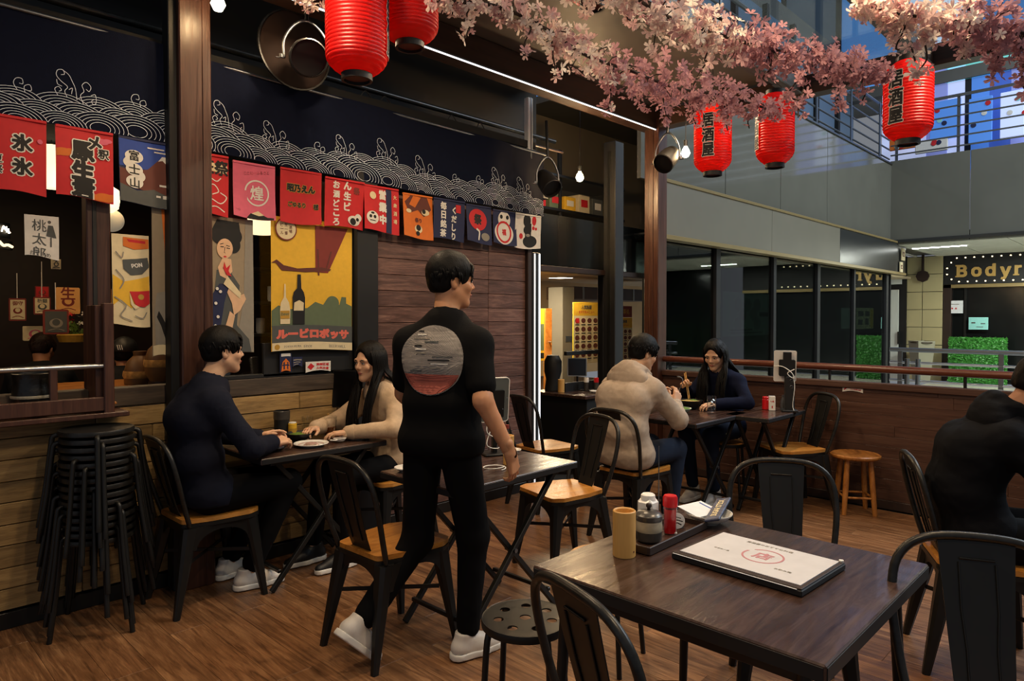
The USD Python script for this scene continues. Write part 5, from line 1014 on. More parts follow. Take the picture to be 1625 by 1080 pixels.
for k, (px, py, dd, r, lab) in enumerate(((222, 590, 4.9, .10, 'large brown clay jug with a straw-wrapped body behind the window sill'), (255, 572, 4.8, .10, 'large brown clay jug next to the wooden post'))):
    p = ond(px, py, dd); t = thing('clay_jug', lab, 'jug', (p[0], p[1], p[2]-.14)); obj('jug_body', lathe([(0, 0), (r*.7, 0), (r, .06), (r*1.05, .14), (r*.8, .22), (r*.4, .26), (r*.45, .29), (0, .29)], 24), 'jug_clay', t, smooth=50)
    obj('rope', lathe([(r*1.04, .10), (r*1.1, .12), (r*1.06, .15), (r*1.02, .15)], 24), 'straw', t, smooth=True); obj('stand', cyl((0, 0, -p[2]+.14), r*.8, p[2]-.14, 16), 'dark_brown', t)
sh = thing('kitchen_shelf', 'shelf with kitchen ware seen between the two tall posters', 'shelf', (-5.6, 2.9, 0)); 
for z_ in (1.35, 1.62, 1.9): obj('board', bx((0, 0, z_), (.3, 1.3, .025), .003), 'dull_steel', sh)
for y_ in (-.62, .62): obj('upright', bx((0, y_, 1.0), (.04, .04, 2.0), .003), 'black_plain', sh)
rg = random.Random(9)
for k in range(10):
    yy = 2.45+.10*k; zz = (1.3635, 1.6335)[k % 2]; t = thing('shelf_cup', 'small cup on the '+('lower', 'upper')[k % 2]+' kitchen shelf behind the window, '+['first', 'second', 'third', 'fourth', 'fifth'][k//2]+' from the left', 'cup', (-5.55, yy, zz), group='kitchen ware on the shelf'); r = rg.uniform(.03, .045)
    obj('cup', lathe([(0, 0), (r*.8, 0), (r, .02), (r, rg.uniform(.07, .13)), (r*.9, .13), (0, .13)], 16), rg.choice(['porcelain', 'ceramic_dark', 'ceramic_band', 'steel']), t, smooth=40)

# ================================================================== passage behind the gap: cream wall, ceiling, yellow posters
mat('passage_cream', '#c9a878', .6, vary=.06, scale=1.5); mat('passage_ceiling', '#b9a889', .7, vary=.05, scale=1); mat('black_gloss', '#121414', .16, spec=.5, vary=.2, scale=3)
struct('wall_passage', [bx((-11.6, 13.5, 1.6), (.1, 20, 3.2))], 'passage_cream'); struct('ceiling_passage', [bx((-8.2, 13.4, 2.44), (7.2, 18.0, .05))], 'passage_ceiling'); struct('floor_passage', bx((-8, 9.0, -.05), (8.0, 9.4, .06)), 'dark_brown')
def at_x(px0, py0, px1, py1, x):
    a, b = onx(px0, py0, x), onx(px1, py1, x); return float(a[1]), float(b[1]), float(a[2]), float(b[2])
# black fascia above the passage and clutter on top
fz = float(onx(900, 424, -4.3)[2]); ft = float(onx(900, 345, -4.3)[2])
fs = structx('trim_fascia_black'); 
for yA, yB in ((4.46, 5.02), (5.02, 5.90), (5.90, 6.6)): obj('panel', bx((-4.3, (yA+yB)/2, (fz+ft)/2), (.06, yB-yA-.004, ft-fz), .003), 'black_gloss', fs)
struct('trim_lintel', bx((-4.3, 5.5, fz-.03), (.10, 2.2, .05), .003), 'dark_brown')
struct('wall_upper_passage', bx((-6.6, 9.5, 3.4), (.08, 12.0, 2.0)), 'passage_ceiling')
sh = thing('storage_shelf', 'dark storage shelf above the black fascia, lit by a bare bulb', 'shelf', (-5.2, 5.9, ft)); obj('board', bx((0, 0, .22), (.5, 2.4, .03), .003), 'black_plain', sh); obj('board', bx((0, 0, .60), (.5, 2.4, .03), .003), 'dull_steel', sh)
for y_ in (-1.1, 0, 1.1): obj('upright', bx((.2, y_, .45), (.04, .04, .9), .003), 'black_plain', sh)
rg = random.Random(12)
for k, (m, lab) in enumerate((('print_teal', 'small teal and white carton'), ('print_white', 'white carton'), ('print_red', 'red carton'), ('print_green', 'green carton'), ('print_yellow', 'yellow carton'), ('print_cream', 'cream carton'), ('print_slate', 'grey carton'))):
    t = thing('storage_box', lab+' on the storage shelf above the passage', 'carton', (-5.1, 5.05+.26*k, ft+.236)); h = rg.uniform(.16, .30); obj('carton', bx((0, 0, h/2), (.2, .2, h), .003), m, t); obj('label', bx((.101, 0, h*.55), (.003, .12, h*.4)), 'print_white' if k % 2 == 0 else 'print_red', t)
t = thing('downlight', 'round white ceiling light in the passage', 'ceiling light', ond(890, 441, 11.0)); mat('downlight_glow', '#fff', .5, emit=3.5, ecol=(1, .86, .6)); t2 = UsdGeom.Xformable(t).GetOrderedXformOps()[0]; q = onz(890, 441, 2.40); t2.Set(Gf.Vec3d(*[float(v) for v in q])); obj('diffuser', cyl((0, 0, 0), .28, .012, 28), 'downlight_glow', t); obj('ring', lathe([(.28, 0), (.33, 0), (.33, .014), (.28, .014), (.28, 0)], 28), 'white_paint', t)
def flatboard(name, label, cat_, px, x, col, art, depth=.02, group=None):
    y0, y1, zt, zb = at_x(*px, x); L, H = y1-y0, zt-zb; t = thing(name, label, cat_, (x, y0, zb), group=group); obj('board', bx((-depth/2, L/2, H/2), (depth, L, H), .003), col, t)
    for i, (g, m) in enumerate(art(L, H)): obj('print', sheet(g.intersection(sbox(.005, .005, L-.005, H-.005)), .001+.001*i), m, t)
    return t
def menuart(L, H):
    r = random.Random(3); dots, cap = [], []
    for j in range(5):
        for i in range(4): dots.append(affinity.scale(Point((.14+.24*i)*L, (.70-.14*j)*H).buffer(.085*L, 8), 1, .7)); cap.append(sbox((.06+.24*i)*L, (.625-.14*j)*H, (.22+.24*i)*L, (.640-.14*j)*H))
    return [(sbox(0, 0, L, .78*H), 'print_cream'), (sbox(0, .78*H, L, H), 'print_yellow'), (unary_union(dots), 'print_brown'), (unary_union(cap), 'print_black'), (sbox(.08*L, .66*H, .22*L, .74*H), 'print_red'), (centred(glyphs('人気料理', .1, 2), (.5*L, .92*H), .4*L), 'print_slate'), (centred(glyphs('おすすめメニュー', .1, 1), (.5*L, .84*H), .6*L), 'print_red')]
mat('lit_yellow', '#e8b52c', .5); 
flatboard('menu_board', 'tall yellow menu board in the passage behind the black tablet', 'menu board', (910, 479, 950, 574), -8.2, 'lit_yellow', menuart)
flatboard('menu_board', 'yellow menu board under a dark red sign, right of the black post', 'menu board', (974, 504, 1003, 575), -8.0, 'lit_yellow', menuart)
flatboard('menu_board', 'dark red sign above the right-hand yellow menu board', 'sign', (974, 485, 1003, 503), -8.0, 'print_maroon', lambda L, H: [(centred(glyphs('お食事処', .1, 1), (.5*L, .5*H), .7*L), 'print_gold')])
flatboard('menu_board', 'narrow yellow poster on the cream wall at the far left of the passage', 'poster', (855, 489, 864, 572), -8.6, 'lit_yellow', lambda L, H: [(sbox(.2*L, .2*H, .9*L, .7*H), 'print_green'), (sbox(.1*L, .05*H, .9*L, .15*H), 'print_black')])
def box_at(name, label, cat_, px, x, d, m):
    y0, y1, zt, zb = at_x(*px, x); t = thing(name, label, cat_, (x, (y0+y1)/2, 0)); obj('body', bx((-d/2, 0, (zt+zb)/2), (d, y1-y0, zt-zb), .006), m, t); return t, y1-y0, zt, zb
t, L, zt, zb = box_at('passage_column', 'grey-green square column left of the yellow menu board', 'column', (893, 455, 911, 640), -9.2, .4, 'grey_wall'); obj('plate', bx((.004, 0, zb+(zt-zb)*.56), (.01, L*.5, .12)), 'dull_steel', t)
t, L, zt, zb = box_at('passage_door', 'dark wooden door standing ajar by the cream wall', 'door', (866, 489, 876, 640), -9.0, .06, 'stool_wood'); obj('handle', cyl((.0, .02, 1.0), .02, .05, 10, axis='x'), 'steel', t)
t, L, zt, zb = box_at('air_duct', 'dark boxy duct under the passage ceiling', 'duct', (911, 454, 1040, 478), -9.4, .8, 'dark_brown')
for k in range(5): obj('seam', bx((.005, -L/2+L*(k+.5)/5, (zt+zb)/2), (.012, .05, zt-zb)), 'dull_steel', t)
fr = thing('door_frame', 'dark steel frame of the passage opening with a cross rail', 'frame', (-4.36, 0, 0)); ya, yb = float(onx(957, 500, -4.36)[1]), float(onx(962, 500, -4.36)[1])
obj('upright', bx((0, ya, 1.0), (.07, .10, 2.05), .004), 'black_plain', fr); obj('cross_rail', bx((-.02, ya-.3, float(onx(930, 559, -4.36)[2])), (.04, .6, .04), .004), 'black_plain', fr); obj('kick_panel', bx((-.03, ya-.25, .42), (.03, .7, .84), .004), 'black_plain', fr)

# ================================================================== glazed shopfront beyond the low wall, receding along Y
GX = -4.15; y0g, yEnd = 6.62, float(onx(1424, 434, GX)[1])
def zx(px, py, x=GX): return float(onx(px, py, x)[2])
fb, ftop = zx(1051, 379), zx(1051, 292)
sf = structx('wall_shopfront')
mys = [float(onx(p_, 500, GX)[1]) for p_ in (1060, 1136, 1226, 1296, 1353, 1405)]; mys[0] = y0g-.2
for i, yy in enumerate(mys): obj('mullion', bx((GX, yy, fb/2), (.07, [.09, .11, .09, .12, .08, .14][i], fb), .004), 'black_plain', sf)
for i in range(len(mys)-1): obj('pane', bx((GX-.01, (mys[i]+mys[i+1])/2, fb/2), (.01, mys[i+1]-mys[i]-.08, fb-.02)), 'dark_glass', sf)
obj('sill', bx((GX, (y0g+yEnd)/2, .05), (.09, yEnd-y0g, .10), .004), 'black_plain', sf)
struct('wall_shop_back', [bx((-4.80, 11.35, 1.3), (.05, 8.1, 2.6)), bx((-4.5, 15.4, 1.3), (.6, .05, 2.6)), bx((-4.5, 11.35, 2.55), (.6, 8.1, .05))], 'dark_void')
def glassposter(label, px, col, art, x=GX-.03): flatboard('window_poster', label, 'poster', px, x, col, art, .004)
def foods(L, H): return [(unary_union([affinity.scale(Point(a*L, b*H).buffer(.075*L, 10), 1, .8) for a, b in ((.3, .72), (.5, .72), (.7, .72), (.4, .5), (.62, .5), (.3, .28), (.7, .28))]), 'print_slate'), (unary_union([sbox(.15*L, .12*H, .6*L, .16*H), sbox(.15*L, .06*H, .8*L, .09*H), sbox(.75*L, .45*H, .95*L, .55*H)]), 'print_black')]
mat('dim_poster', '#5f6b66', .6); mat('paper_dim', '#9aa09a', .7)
glassposter('large dim food poster behind the second pane of the dark shopfront', (1147, 462, 1222, 531), 'dim_poster', foods)
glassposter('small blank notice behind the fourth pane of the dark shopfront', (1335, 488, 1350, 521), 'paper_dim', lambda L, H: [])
glassposter('printed notice with small pictures behind the last pane of the dark shopfront', (1359, 488, 1386, 521), 'print_cream', lambda L, H: [(unary_union([sbox(.1*L, .6*H, .4*L, .85*H), sbox(.5*L, .6*H, .75*L, .85*H), sbox(.1*L, .2*H, .35*L, .45*H), sbox(.5*L, .2*H, .7*L, .5*H)]), 'print_slate'), (sbox(.8*L, .05*H, .97*L, .95*H), 'print_yellow')])
# fascia over the shopfront
mat('fascia_panel', '#6f6a5b', .5, vary=.05, scale=2); mat('fascia_dark', '#2a2c2c', .25, spec=.5)
fa = structx('trim_fascia'); ycut = float(onx(1318, 400, GX)[1]); ys1 = float(onx(1208, 400, GX)[1])
for yA, yB, m in ((6.3, ys1, 'fascia_panel'), (ys1, ycut, 'fascia_panel'), (ycut, yEnd, 'fascia_dark')): obj('panel', bx((GX+.12, (yA+yB)/2, (fb+ftop)/2), (.06, yB-yA-.006, ftop-fb-.03), .003), m, fa)
mat('brass_trim', '#8d7a50', .4, metal=.3)
obj('top_trim', bx((GX+.12, (6.3+yEnd)/2, ftop), (.09, yEnd-6.3, .035), .003), 'brass_trim', fa); obj('bottom_trim', bx((GX+.10, (6.3+yEnd)/2, fb), (.13, yEnd-6.3, .05), .003), 'brass_trim', fa); obj('soffit', bx((GX-.1, (6.3+yEnd)/2, fb+.03), (.4, yEnd-6.3, .02)), 'fascia_dark', fa)
t = thing('exit_sign_bracket', 'pair of small cream bracket signs hanging at the far end of the fascia', 'sign', (GX+.17, yEnd-.3, zx(1412, 408)))
for k, (u, v, w_, h_) in enumerate(((0, .06, .22, .24), (.12, -.2, .18, .2))): obj('sign_plate', up_wall(prism(affinity.translate(sbox(-w_/2, -h_/2, w_/2, h_/2), -u, v), .02)), 'print_cream', t); obj('symbol', up_wall(prism(affinity.translate(sbox(-w_*.3, -h_*.2, w_*.3, h_*.2).difference(sbox(-w_*.1, -h_*.1, w_*.2, h_*.1)), -u, v), .002, .0205)), 'print_brown', t)
obj('arm', bar((.0, .1, .08), (.0, 1.0, .08), .03), 'steel', t)
# glossy grey cladding above the fascia
mat('cladding', '#605f56', .07, spec=.55, vary=.06, scale=1.2)
TOPZ = zx(1405, 258); cl_ = structx('wall_cladding'); ysm = [6.2] + [float(onx(p_, 330, GX)[1]) for p_ in (1148, 1236, 1310)] + [15.1]
for yA, yB in zip(ysm[:-1], ysm[1:]): obj('panel', bx((GX, (yA+yB)/2, (ftop+TOPZ)/2), (.05, yB-yA-.012, TOPZ-ftop), .002), 'cladding', cl_)
struct('trim_cladding', bx((GX, 10.6, TOPZ+.015), (.10, 9.0, .03), .003), 'dull_steel')

# ================================================================== far side of the hall (Y about 15 to 17): balcony, shop, upper shop
BY = 15.1
def at_y(px, py, y): q = ony(px, py, y); return float(q[0]), float(q[2])
bz0, bz1 = at_y(1410, 388, BY)[1], at_y(1410, 257, BY)[1]
bl = structx('wall_balcony'); xs = [GX, at_y(1540, 300, BY)[0], .6, 3.2]
for xA, xB in zip(xs[:-1], xs[1:]): obj('panel', bx(((xA+xB)/2, BY, (bz0+bz1)/2), (xB-xA-.012, .05, bz1-bz0), .003), 'cladding', bl)
struct('trim_balcony', bx(((GX+3.2)/2, BY-.035, bz0+.05), (3.2-GX, .04, .06), .004), 'fascia_dark')
rl = thing('balcony_railing', 'steel railing with horizontal bars on the upper balcony in front of the blue shop', 'railing', (0, BY+.02, bz1))
for k in range(6): obj('bar', tube([(GX, 0, .12+.19*k), (3.2, 0, .12+.19*k)], .016 if k < 5 else .03, 6), 'dull_steel', rl)
for x in np.arange(GX+.1, 3.2, 1.05): obj('post', bx((x, .02, .55), (.05, .02, 1.1)), 'dull_steel', rl)
# side railing above the cladding
rl = thing('balcony_railing', 'steel railing with horizontal bars above the grey cladding on the left of the hall', 'railing', (GX-.02, 0, TOPZ))
for k in range(6): obj('bar', tube([(0, 6.2, .12+.19*k), (0, 15.1, .12+.19*k)], .016 if k < 5 else .03, 6), 'dull_steel', rl)
for y_ in np.arange(6.4, 15, 1.6): obj('post', bx((.02, y_, .55), (.02, .05, 1.1)), 'dull_steel', rl)
struct('floor_upper', [bx((-1, 16.9, bz0+.14), (9, 3.6, .08)), bx((-5.8, 11.4, TOPZ-.1), (3.3, 9.0, .1))], 'grey_wall')
# upper floor storefronts: lit blue shop beyond the balcony
def glow(nm, col, e): mat(nm, col, .4, emit=e, ecol=col)
glow('shop_blue', '#4a7cc8', .42); glow('shop_deep', '#3a58a8', .40); glow('shop_white', '#b8c4e8', .50); glow('shop_violet', '#7c86c0', .42); glow('shop_teal', '#6fc4be', .45); glow('upper_blue', '#4f86c8', .55); glow('upper_pale', '#b9d4f2', .75); glow('upper_grey', '#4c6076', .22)
UY = 16.9; us = structx('wall_upper_shop')
def upanel(px0, py0, px1, py1, m, y=UY, d=.05, par=us):
    xa, za = at_y(px0, py0, y); xb, zb_ = at_y(px1, py1, y); obj('panel', bx(((xa+xb)/2, y+d/2, (za+zb_)/2), (abs(xb-xa)-.01, d, abs(za-zb_)-.01), .004), m, par)
for q in ((1400, 120, 1425, 265, 'shop_white'), (1425, 110, 1470, 265, 'shop_white'), (1470, 105, 1502, 265, 'shop_violet'), (1504, 108, 1531, 265, 'shop_white'), (1531, 112, 1541, 265, 'black_plain'), (1541, 115, 1570, 265, 'shop_blue'), (1570, 112, 1604, 265, 'shop_deep'), (1604, 100, 1700, 265, 'shop_violet'), (1500, 98, 1604, 112, 'shop_teal')): upanel(*q)
for k, (px, py, w_, h_, m, lab) in enumerate(((1438, 172, .5, .5, 'print_white', 'white picture panel'), (1500, 190, .55, .8, 'shop_blue', 'blue picture panel with a red dot'), (1556, 190, .4, .9, 'shop_blue', 'blue panel of small figures'), (1612, 180, .5, .9, 'shop_white', 'white panel with red marks'), (1432, 226, .5, .3, 'print_orange', 'orange goods'), (1478, 232, .6, .25, 'print_white', 'white goods'))):
    x_, z_ = at_y(px, py, UY-.3); t = thing('shop_display', lab+' in the lit blue shop on the upper floor', 'display', (x_, UY-.3, z_)); obj('panel', bx((0, 0, 0), (w_, .06, h_), .01), m, t); r = random.Random(k)
    for j in range(3): obj('motif', mv(lathe([(0, 0), (.05, .0), (.05, .01), (0, .012)], 10), (r.uniform(-w_*.35, w_*.35), -.031, r.uniform(-h_*.38, h_*.38)), rx=PI/2), r.choice(['print_red', 'print_navy', 'print_white', 'print_teal']), t)
# upper storeys above the balcony and the left side: window bands
uw = structx('wall_upper_windows'); r = random.Random(8)
for k in range(9):
    yA = 6.2+k*1.25; obj('pane', bx((-5.6, yA+.6, 5.9), (.05, 1.12, 2.6), .004), 'upper_grey', uw); obj('mullion', bx((-5.55, yA, 5.9), (.1, .10, 2.8), .004), 'black_plain', uw)
xA = -17.4
for k in range(18):
    obj('pane', bx((xA+.7, 18.2, 9.8), (1.32, .05, 5.4), .004), ['upper_blue', 'upper_pale', 'upper_blue', 'upper_grey'][k % 4], uw); obj('mullion', bx((xA, 18.15, 9.8), (.12, .1, 5.5), .004), 'black_plain', uw); xA += 1.4
struct('wall_upper_band', [bx((-5, 18.2, 6.75), (24, .2, .6)), bx((-1, 17.0, 6.6), (12, .3, .25)), bx((-5.7, 11, 7.35), (.2, 12, .5)), bx((-5, 18.3, 13.0), (26, .2, 1.0))], 'grey_wall')
# lower far shop
SY = 18.6; cz = bz0+.05
ct = structx('ceiling_far'); n = 5
mat('ceiling_tile', '#b7b9ad', .8, vary=.03, scale=3)
for i in range(8):
    for j in range(6): obj('tile', bx((GX+.55+i*.92, BY+.34+j*.60, cz-.06+.0), (.906, .586, .02), .003), 'ceiling_tile', ct)
obj('grid_void', bx((GX+3.6, BY+1.8, cz), (8, 3.6, .04)), 'dull_steel', ct)
q = onz(1490, 392, cz-.08); t = thing('ceiling_light', 'long white ceiling light in front of the shop with the dotted sign', 'ceiling light', q); mat('tube_white', '#fff', .5, emit=5.0, ecol=(.97, 1, .95)); obj('diffuser', bx((0, 0, 0), (.95, .10, .02), .004), 'tube_white', t); obj('frame', bx((0, 0, .012), (1.02, .16, .012), .002), 'white_paint', t)
# cream tiled pier, white door panels, shop front
mat('pier_tile', '#b5aa82', .4, vary=.04, scale=2)
xa, zt = at_y(1433, 408, SY-.1); xb, _ = at_y(1497, 408, SY-.1); pi_ = structx('wall_pier'); obj('core', bx(((xa+xb)/2, SY+.1, zt/2), (xb-xa-.01, .3, zt)), 'dull_steel', pi_)
tw = (xb-xa)/2; z = 0
while z < zt-.05:
    h = min(.42, zt-z)
    for k in (0, 1): obj('tile', bx((xa+tw*(k+.5), SY-.09, z+h/2), (tw-.012, .04, h-.012), .004), 'pier_tile', pi_)
    z += .42
x_, z_ = at_y(1464, 438, SY-.2); t = thing('wall_speaker', 'small dark octagonal box on a stem on the cream tiled pier', 'box', (x_, SY-.18, z_)); obj('casing', mv(lathe([(0, -.05), (.12, -.05), (.14, -.02), (.14, .04), (0, .04)], 8), rx=PI/2), 'dark_brown', t); obj('stem', bx((0, 0, .3), (.05, .05, .45), .004), 'dark_brown', t)
x0, z0 = at_y(1409, 408, SY-.2); x1, _ = at_y(1433, 408, SY-.2); t = thing('door_panel', 'tall white door panel beside the cream tiled pier', 'door', ((x0+x1)/2-.05, SY-.2, 0)); zm = at_y(1420, 455, SY-.2)[1]; mat('panel_white', '#d3d9d5', .5)
obj('leaf', bx((0, 0, zm/2-.03), (x1-x0-.06, .05, zm-.08), .004), 'panel_white', t); obj('transom_panel', bx((.03, 0, (z0+zm)/2+.03), (x1-x0, .05, z0-zm-.06), .004), 'panel_white', t); obj('frame', bx((.0, .06, z0/2), (x1-x0+.25, .04, z0)), 'black_plain', t); obj('handle', bx(((x1-x0)/2-.02, -.05, 1.0), (.03, .05, .3), .006), 'black_metal', t)
x0, zt = at_y(1499, 406, SY); t = thing('shop', 'dark shop front with a black dotted sign board reading Bodyr', 'shop', (x0, SY, 0)); zs0 = at_y(1499, 452, SY)[1]; Wd = 4.5
obj('sign_board', bx((Wd/2, 0, (zt+zs0)/2), (Wd, .12, zt-zs0), .006), 'black_plain', t); obj('trim', bx((Wd/2, -.02, zs0-.04), (Wd, .14, .08), .005), 'brass_trim', t); obj('jamb', bx((.08, -.02, zs0/2), (.16, .14, zs0), .005), 'dark_brown', t); obj('glazing', bx((Wd/2, .05, zs0/2), (Wd, .03, zs0)), 'black_gloss', t); obj('door_edge', bx((.42, .03, zs0/2), (.05, .05, zs0), .004), 'black_metal', t)
def sign_text(g, off): m = prism(g, .02); v, f = V(m); return np.column_stack([v[:, 0], -v[:, 2]-.06-off, v[:, 1]]), f[:, ::-1][:, ::-1]
LW = at_y(1640, 430, SY)[0]-x0; xl = at_y(1519, 440, SY)[0]-x0; hL = at_y(1519, 419, SY)[1]-at_y(1519, 440, SY)[1]
from PIL import Image as _I
mat('sign_gold', '#a98a4c', .4, metal=.3, emit=.18, ecol='#a98a4c')
pitch = (at_y(1553, 440, SY)[0]-at_y(1519, 440, SY)[0])/1.5
def serif(ch):
    g = glyphs(ch, hL*.82, 3, 'inter'); return g
xx = xl; zb_ = at_y(1519, 440, SY)[1]
for ch, dx in zip('Bodyr', (0, 1.02, 1.98, 2.98, 3.92)):
    g = serif(ch); b_ = g.bounds; sb = unary_union([g]+([sbox(b_[0]-hL*.08, b_[1], b_[0]+hL*.3, b_[1]+hL*.1), sbox(b_[0]-hL*.08, b_[3]-hL*.1, b_[0]+hL*.3, b_[3])] if ch in 'B' else [sbox(b_[0]-hL*.08, b_[1], b_[0]+hL*.28, b_[1]+hL*.09)] if ch == 'r' else []))
    dz = -hL*.28 if ch == 'y' else 0
    m = sign_text(affinity.translate(sb, xl+dx*pitch, zb_+dz-0), 0); obj('letter', m, 'sign_gold', t, label='gold letter '+ch)
glow('dot_glow', '#ffe9b8', 2.0); dots = []
zA, zB = at_y(1512, 416, SY)[1]+.06, at_y(1520, 447, SY)[1]
for k in range(19): dots += [(xl+.0+k*.17, zA+.03), (xl+.05+k*.17, zB)]
dots += [(xl-.11, zA-.07), (xl-.19, zA-.2), (xl-.19, zA-.34), (xl-.1, zB+.06)]
obj('dot_lights', cat(*[mv(lathe([(0, 0), (.018, 0), (.018, .012), (0, .016)], 8), (a, -.062, b), rx=PI/2) for a, b in dots]), 'dot_glow', t, kind='stuff')
for lab, px, m, art in (('white paper notice with red marks on the dark shop front', (1499, 477, 1528, 497), 'paper', lambda L, H: [(centred(glyphs('开', .1, 3), (.42*L, .38*H), .12*L), 'print_red'), (centred(glyphs('关', .1, 3), (.62*L, .38*H), .12*L), 'print_red'), (sbox(.2*L, .7*H, .8*L, .74*H), 'print_grey')]), ('pale turquoise notice on the dark shop glass', (1537, 503, 1568, 523), 'print_teal', lambda L, H: [(unary_union([sbox(.15*L, .5*H, .35*L, .6*H), sbox(.62*L, .45*H, .85*L, .52*H), sbox(.4*L, .2*H, .75*L, .24*H)]), 'print_slate')])):
    xa, za = at_y(px[0], px[1], SY-.08); xb, zb2 = at_y(px[2], px[3], SY-.08); L, H = xb-xa, za-zb2; nt = thing('paper_notice', lab, 'notice', (xa, SY-.08, zb2)); obj('sheet', bx((L/2, .01, H/2), (L, .01, H), .002), m, nt)
    for g, mm in art(L, H): v, f = V(prism(g, .002)); obj('print', (np.column_stack([v[:, 0], .004-v[:, 2], v[:, 1]]), f), mm, nt)
# artificial hedge panel
xa, za = at_y(1506, 535, SY-.5); xb, _ = at_y(1598, 535, SY-.5); hg = thing('artificial_hedge', 'bright green artificial hedge panel in front of the dark shop', 'hedge', (xa, SY-.5, 0)); Wh = xb-xa
mat('hedge_core', '#24521c', .8); n_h = {'ge': ('geometry', {}), 'ra': ('rgb_ramp', dict(ramp=[(0, lin('#2f7a26')), (.5, lin('#4fae3a')), (1, lin('#8fd45a'))])), 'p': ('principled_bsdf', dict(roughness=.5))}
MATS['hedge_leaf'] = usdkit.material(stage, '/World/Looks/hedge_leaf', n_h, [('ge.random_per_island', 'ra.fac'), ('ra.color', 'p.base_color')], surface='p.BSDF')
obj('backing', bx((Wh/2, .06, za/2), (Wh, .06, za), .004), 'hedge_core', hg); rgn = np.random.RandomState(5); N = 5200
c = np.column_stack([rgn.rand(N)*Wh, -.03+rgn.rand(N)*.05, rgn.rand(N)*za]); a = rgn.rand(N)*6.28; up_ = rgn.rand(N, 2)*.03
d = np.column_stack([np.cos(a), rgn.uniform(-.9, .1, N), np.sin(a)]); s_ = np.column_stack([-np.sin(a), rgn.uniform(-.3, .3, N), np.cos(a)])
q = np.stack([c-d*.035, c+s_*.018, c+d*.035, c-s_*.018], 1).reshape(-1, 3); i4 = np.arange(N)*4
obj('leaves', (q, np.vstack([np.column_stack([i4, i4+1, i4+2]), np.column_stack([i4, i4+2, i4+3])])), 'hedge_leaf', hg, kind='stuff')
struct('wall_far_right', bx((4.4, 18.75, 1.5), (5.6, .1, 3.0)), 'black_gloss')
# the other side of the hall, seen only as a reflection in the dark shopfront: dark shop glass with a low hedge before it
struct('wall_hall_right', [bx((5.2, 12.4, 2.0), (.1, 12.6, 4.0)), bx((5.15, 12.4, 2.8), (.1, 12.6, .3))], 'black_gloss')
hg = thing('low_hedge', 'low green artificial hedge mirrored in the dark shopfront glass', 'hedge', (4.6, 7.5, 0)); Lh = 9.5
obj('backing', bx((.05, Lh/2, .6), (.12, Lh, 1.2), .004), 'hedge_core', hg); N = 6000
c = np.column_stack([-.02-rgn.rand(N)*.06, rgn.rand(N)*Lh, rgn.rand(N)*1.22]); a = rgn.rand(N)*6.28
d = np.column_stack([rgn.uniform(-.9, .1, N), np.cos(a), np.sin(a)]); s_ = np.column_stack([rgn.uniform(-.3, .3, N), -np.sin(a), np.cos(a)])
q = np.stack([c-d*.06, c+s_*.035, c+d*.06, c-s_*.035], 1).reshape(-1, 3); i4 = np.arange(N)*4
obj('leaves', (q, np.vstack([np.column_stack([i4, i4+1, i4+2]), np.column_stack([i4, i4+2, i4+3])])), 'hedge_leaf', hg, kind='stuff')
# second railing in the hall
yr = 9.6; rr = thing('hall_railing', 'chrome railing with three bars in the hall before the green hedge', 'railing', (0, yr, 0))
for zz, r_ in ((1.09, .028), (.93, .016), (.70, .016)): obj('bar', tube([(-2.62, 0, zz), (3, 0, zz)], r_, 8), 'steel' if r_ < .02 else 'dull_steel', rr, smooth=True)
for x in (-2.5, -1.45, -.3, .8, 1.9): obj('post', bx((x, 0, .55), (.05, .03, 1.1), .004), 'dull_steel', rr)
for x in (-2.42, -2.3): obj('end_post', cyl((x, 0, 0), .03, .98, 10), 'steel', rr, smooth=40)
mat('bin_grey', '#8d8a78', .5); t = thing('waste_bin', 'pale flared bin in front of the cream tiled pier', 'bin', (float(at_y(1462, 580, SY-.6)[0]), SY-.6, 0)); obj('bin', lathe([(0, 0), (.18, 0), (.28, .95), (.26, .95), (.17, .05), (0, .05)], 4), 'bin_grey', t); obj('lid', cyl((0, 0, .90), .24, .02, 16), 'dark_brown', t)
mat('hall_floor', '#b4afa2', .25, vary=.06, scale=2); struct('floor_hall', bx((1.4, 12.3, -.06), (11, 12.6, .08)), 'hall_floor')
# ================================================================== people: smooth bodies from blended tapered limbs
def A(*v): return np.array(v, float)
def cone(p, a, b, ra, rb):
    a, b = np.asarray(a, float), np.asarray(b, float); d = b-a; t = np.clip(((p-a)@d)/max(d@d, 1e-9), 0, 1)
    return np.linalg.norm(p-a-t[:, None]*d, axis=1)-(ra+(rb-ra)*t)
def ell(p, c, r, R=None):
    q = p-np.asarray(c, float)
    if R is not None: q = q@R
    r = np.asarray(r, float); k0 = np.linalg.norm(q/r, axis=1); k1 = np.linalg.norm(q/(r*r), axis=1); return k0*(k0-1)/np.maximum(k1, 1e-9)
def smin(a, b, k):
    h = np.clip(.5+.5*(b-a)/k, 0, 1); return b+(a-b)*h-k*h*(1-h)
def smax(a, b, k): return -smin(-a, -b, k)
def blend(ds, k):
    o = ds[0]
    for d in ds[1:]: o = smin(o, d, k)
    return o
_E = [(a, b) for a in range(8) for b in range(a+1, 8) if bin(a ^ b).count('1') == 1]
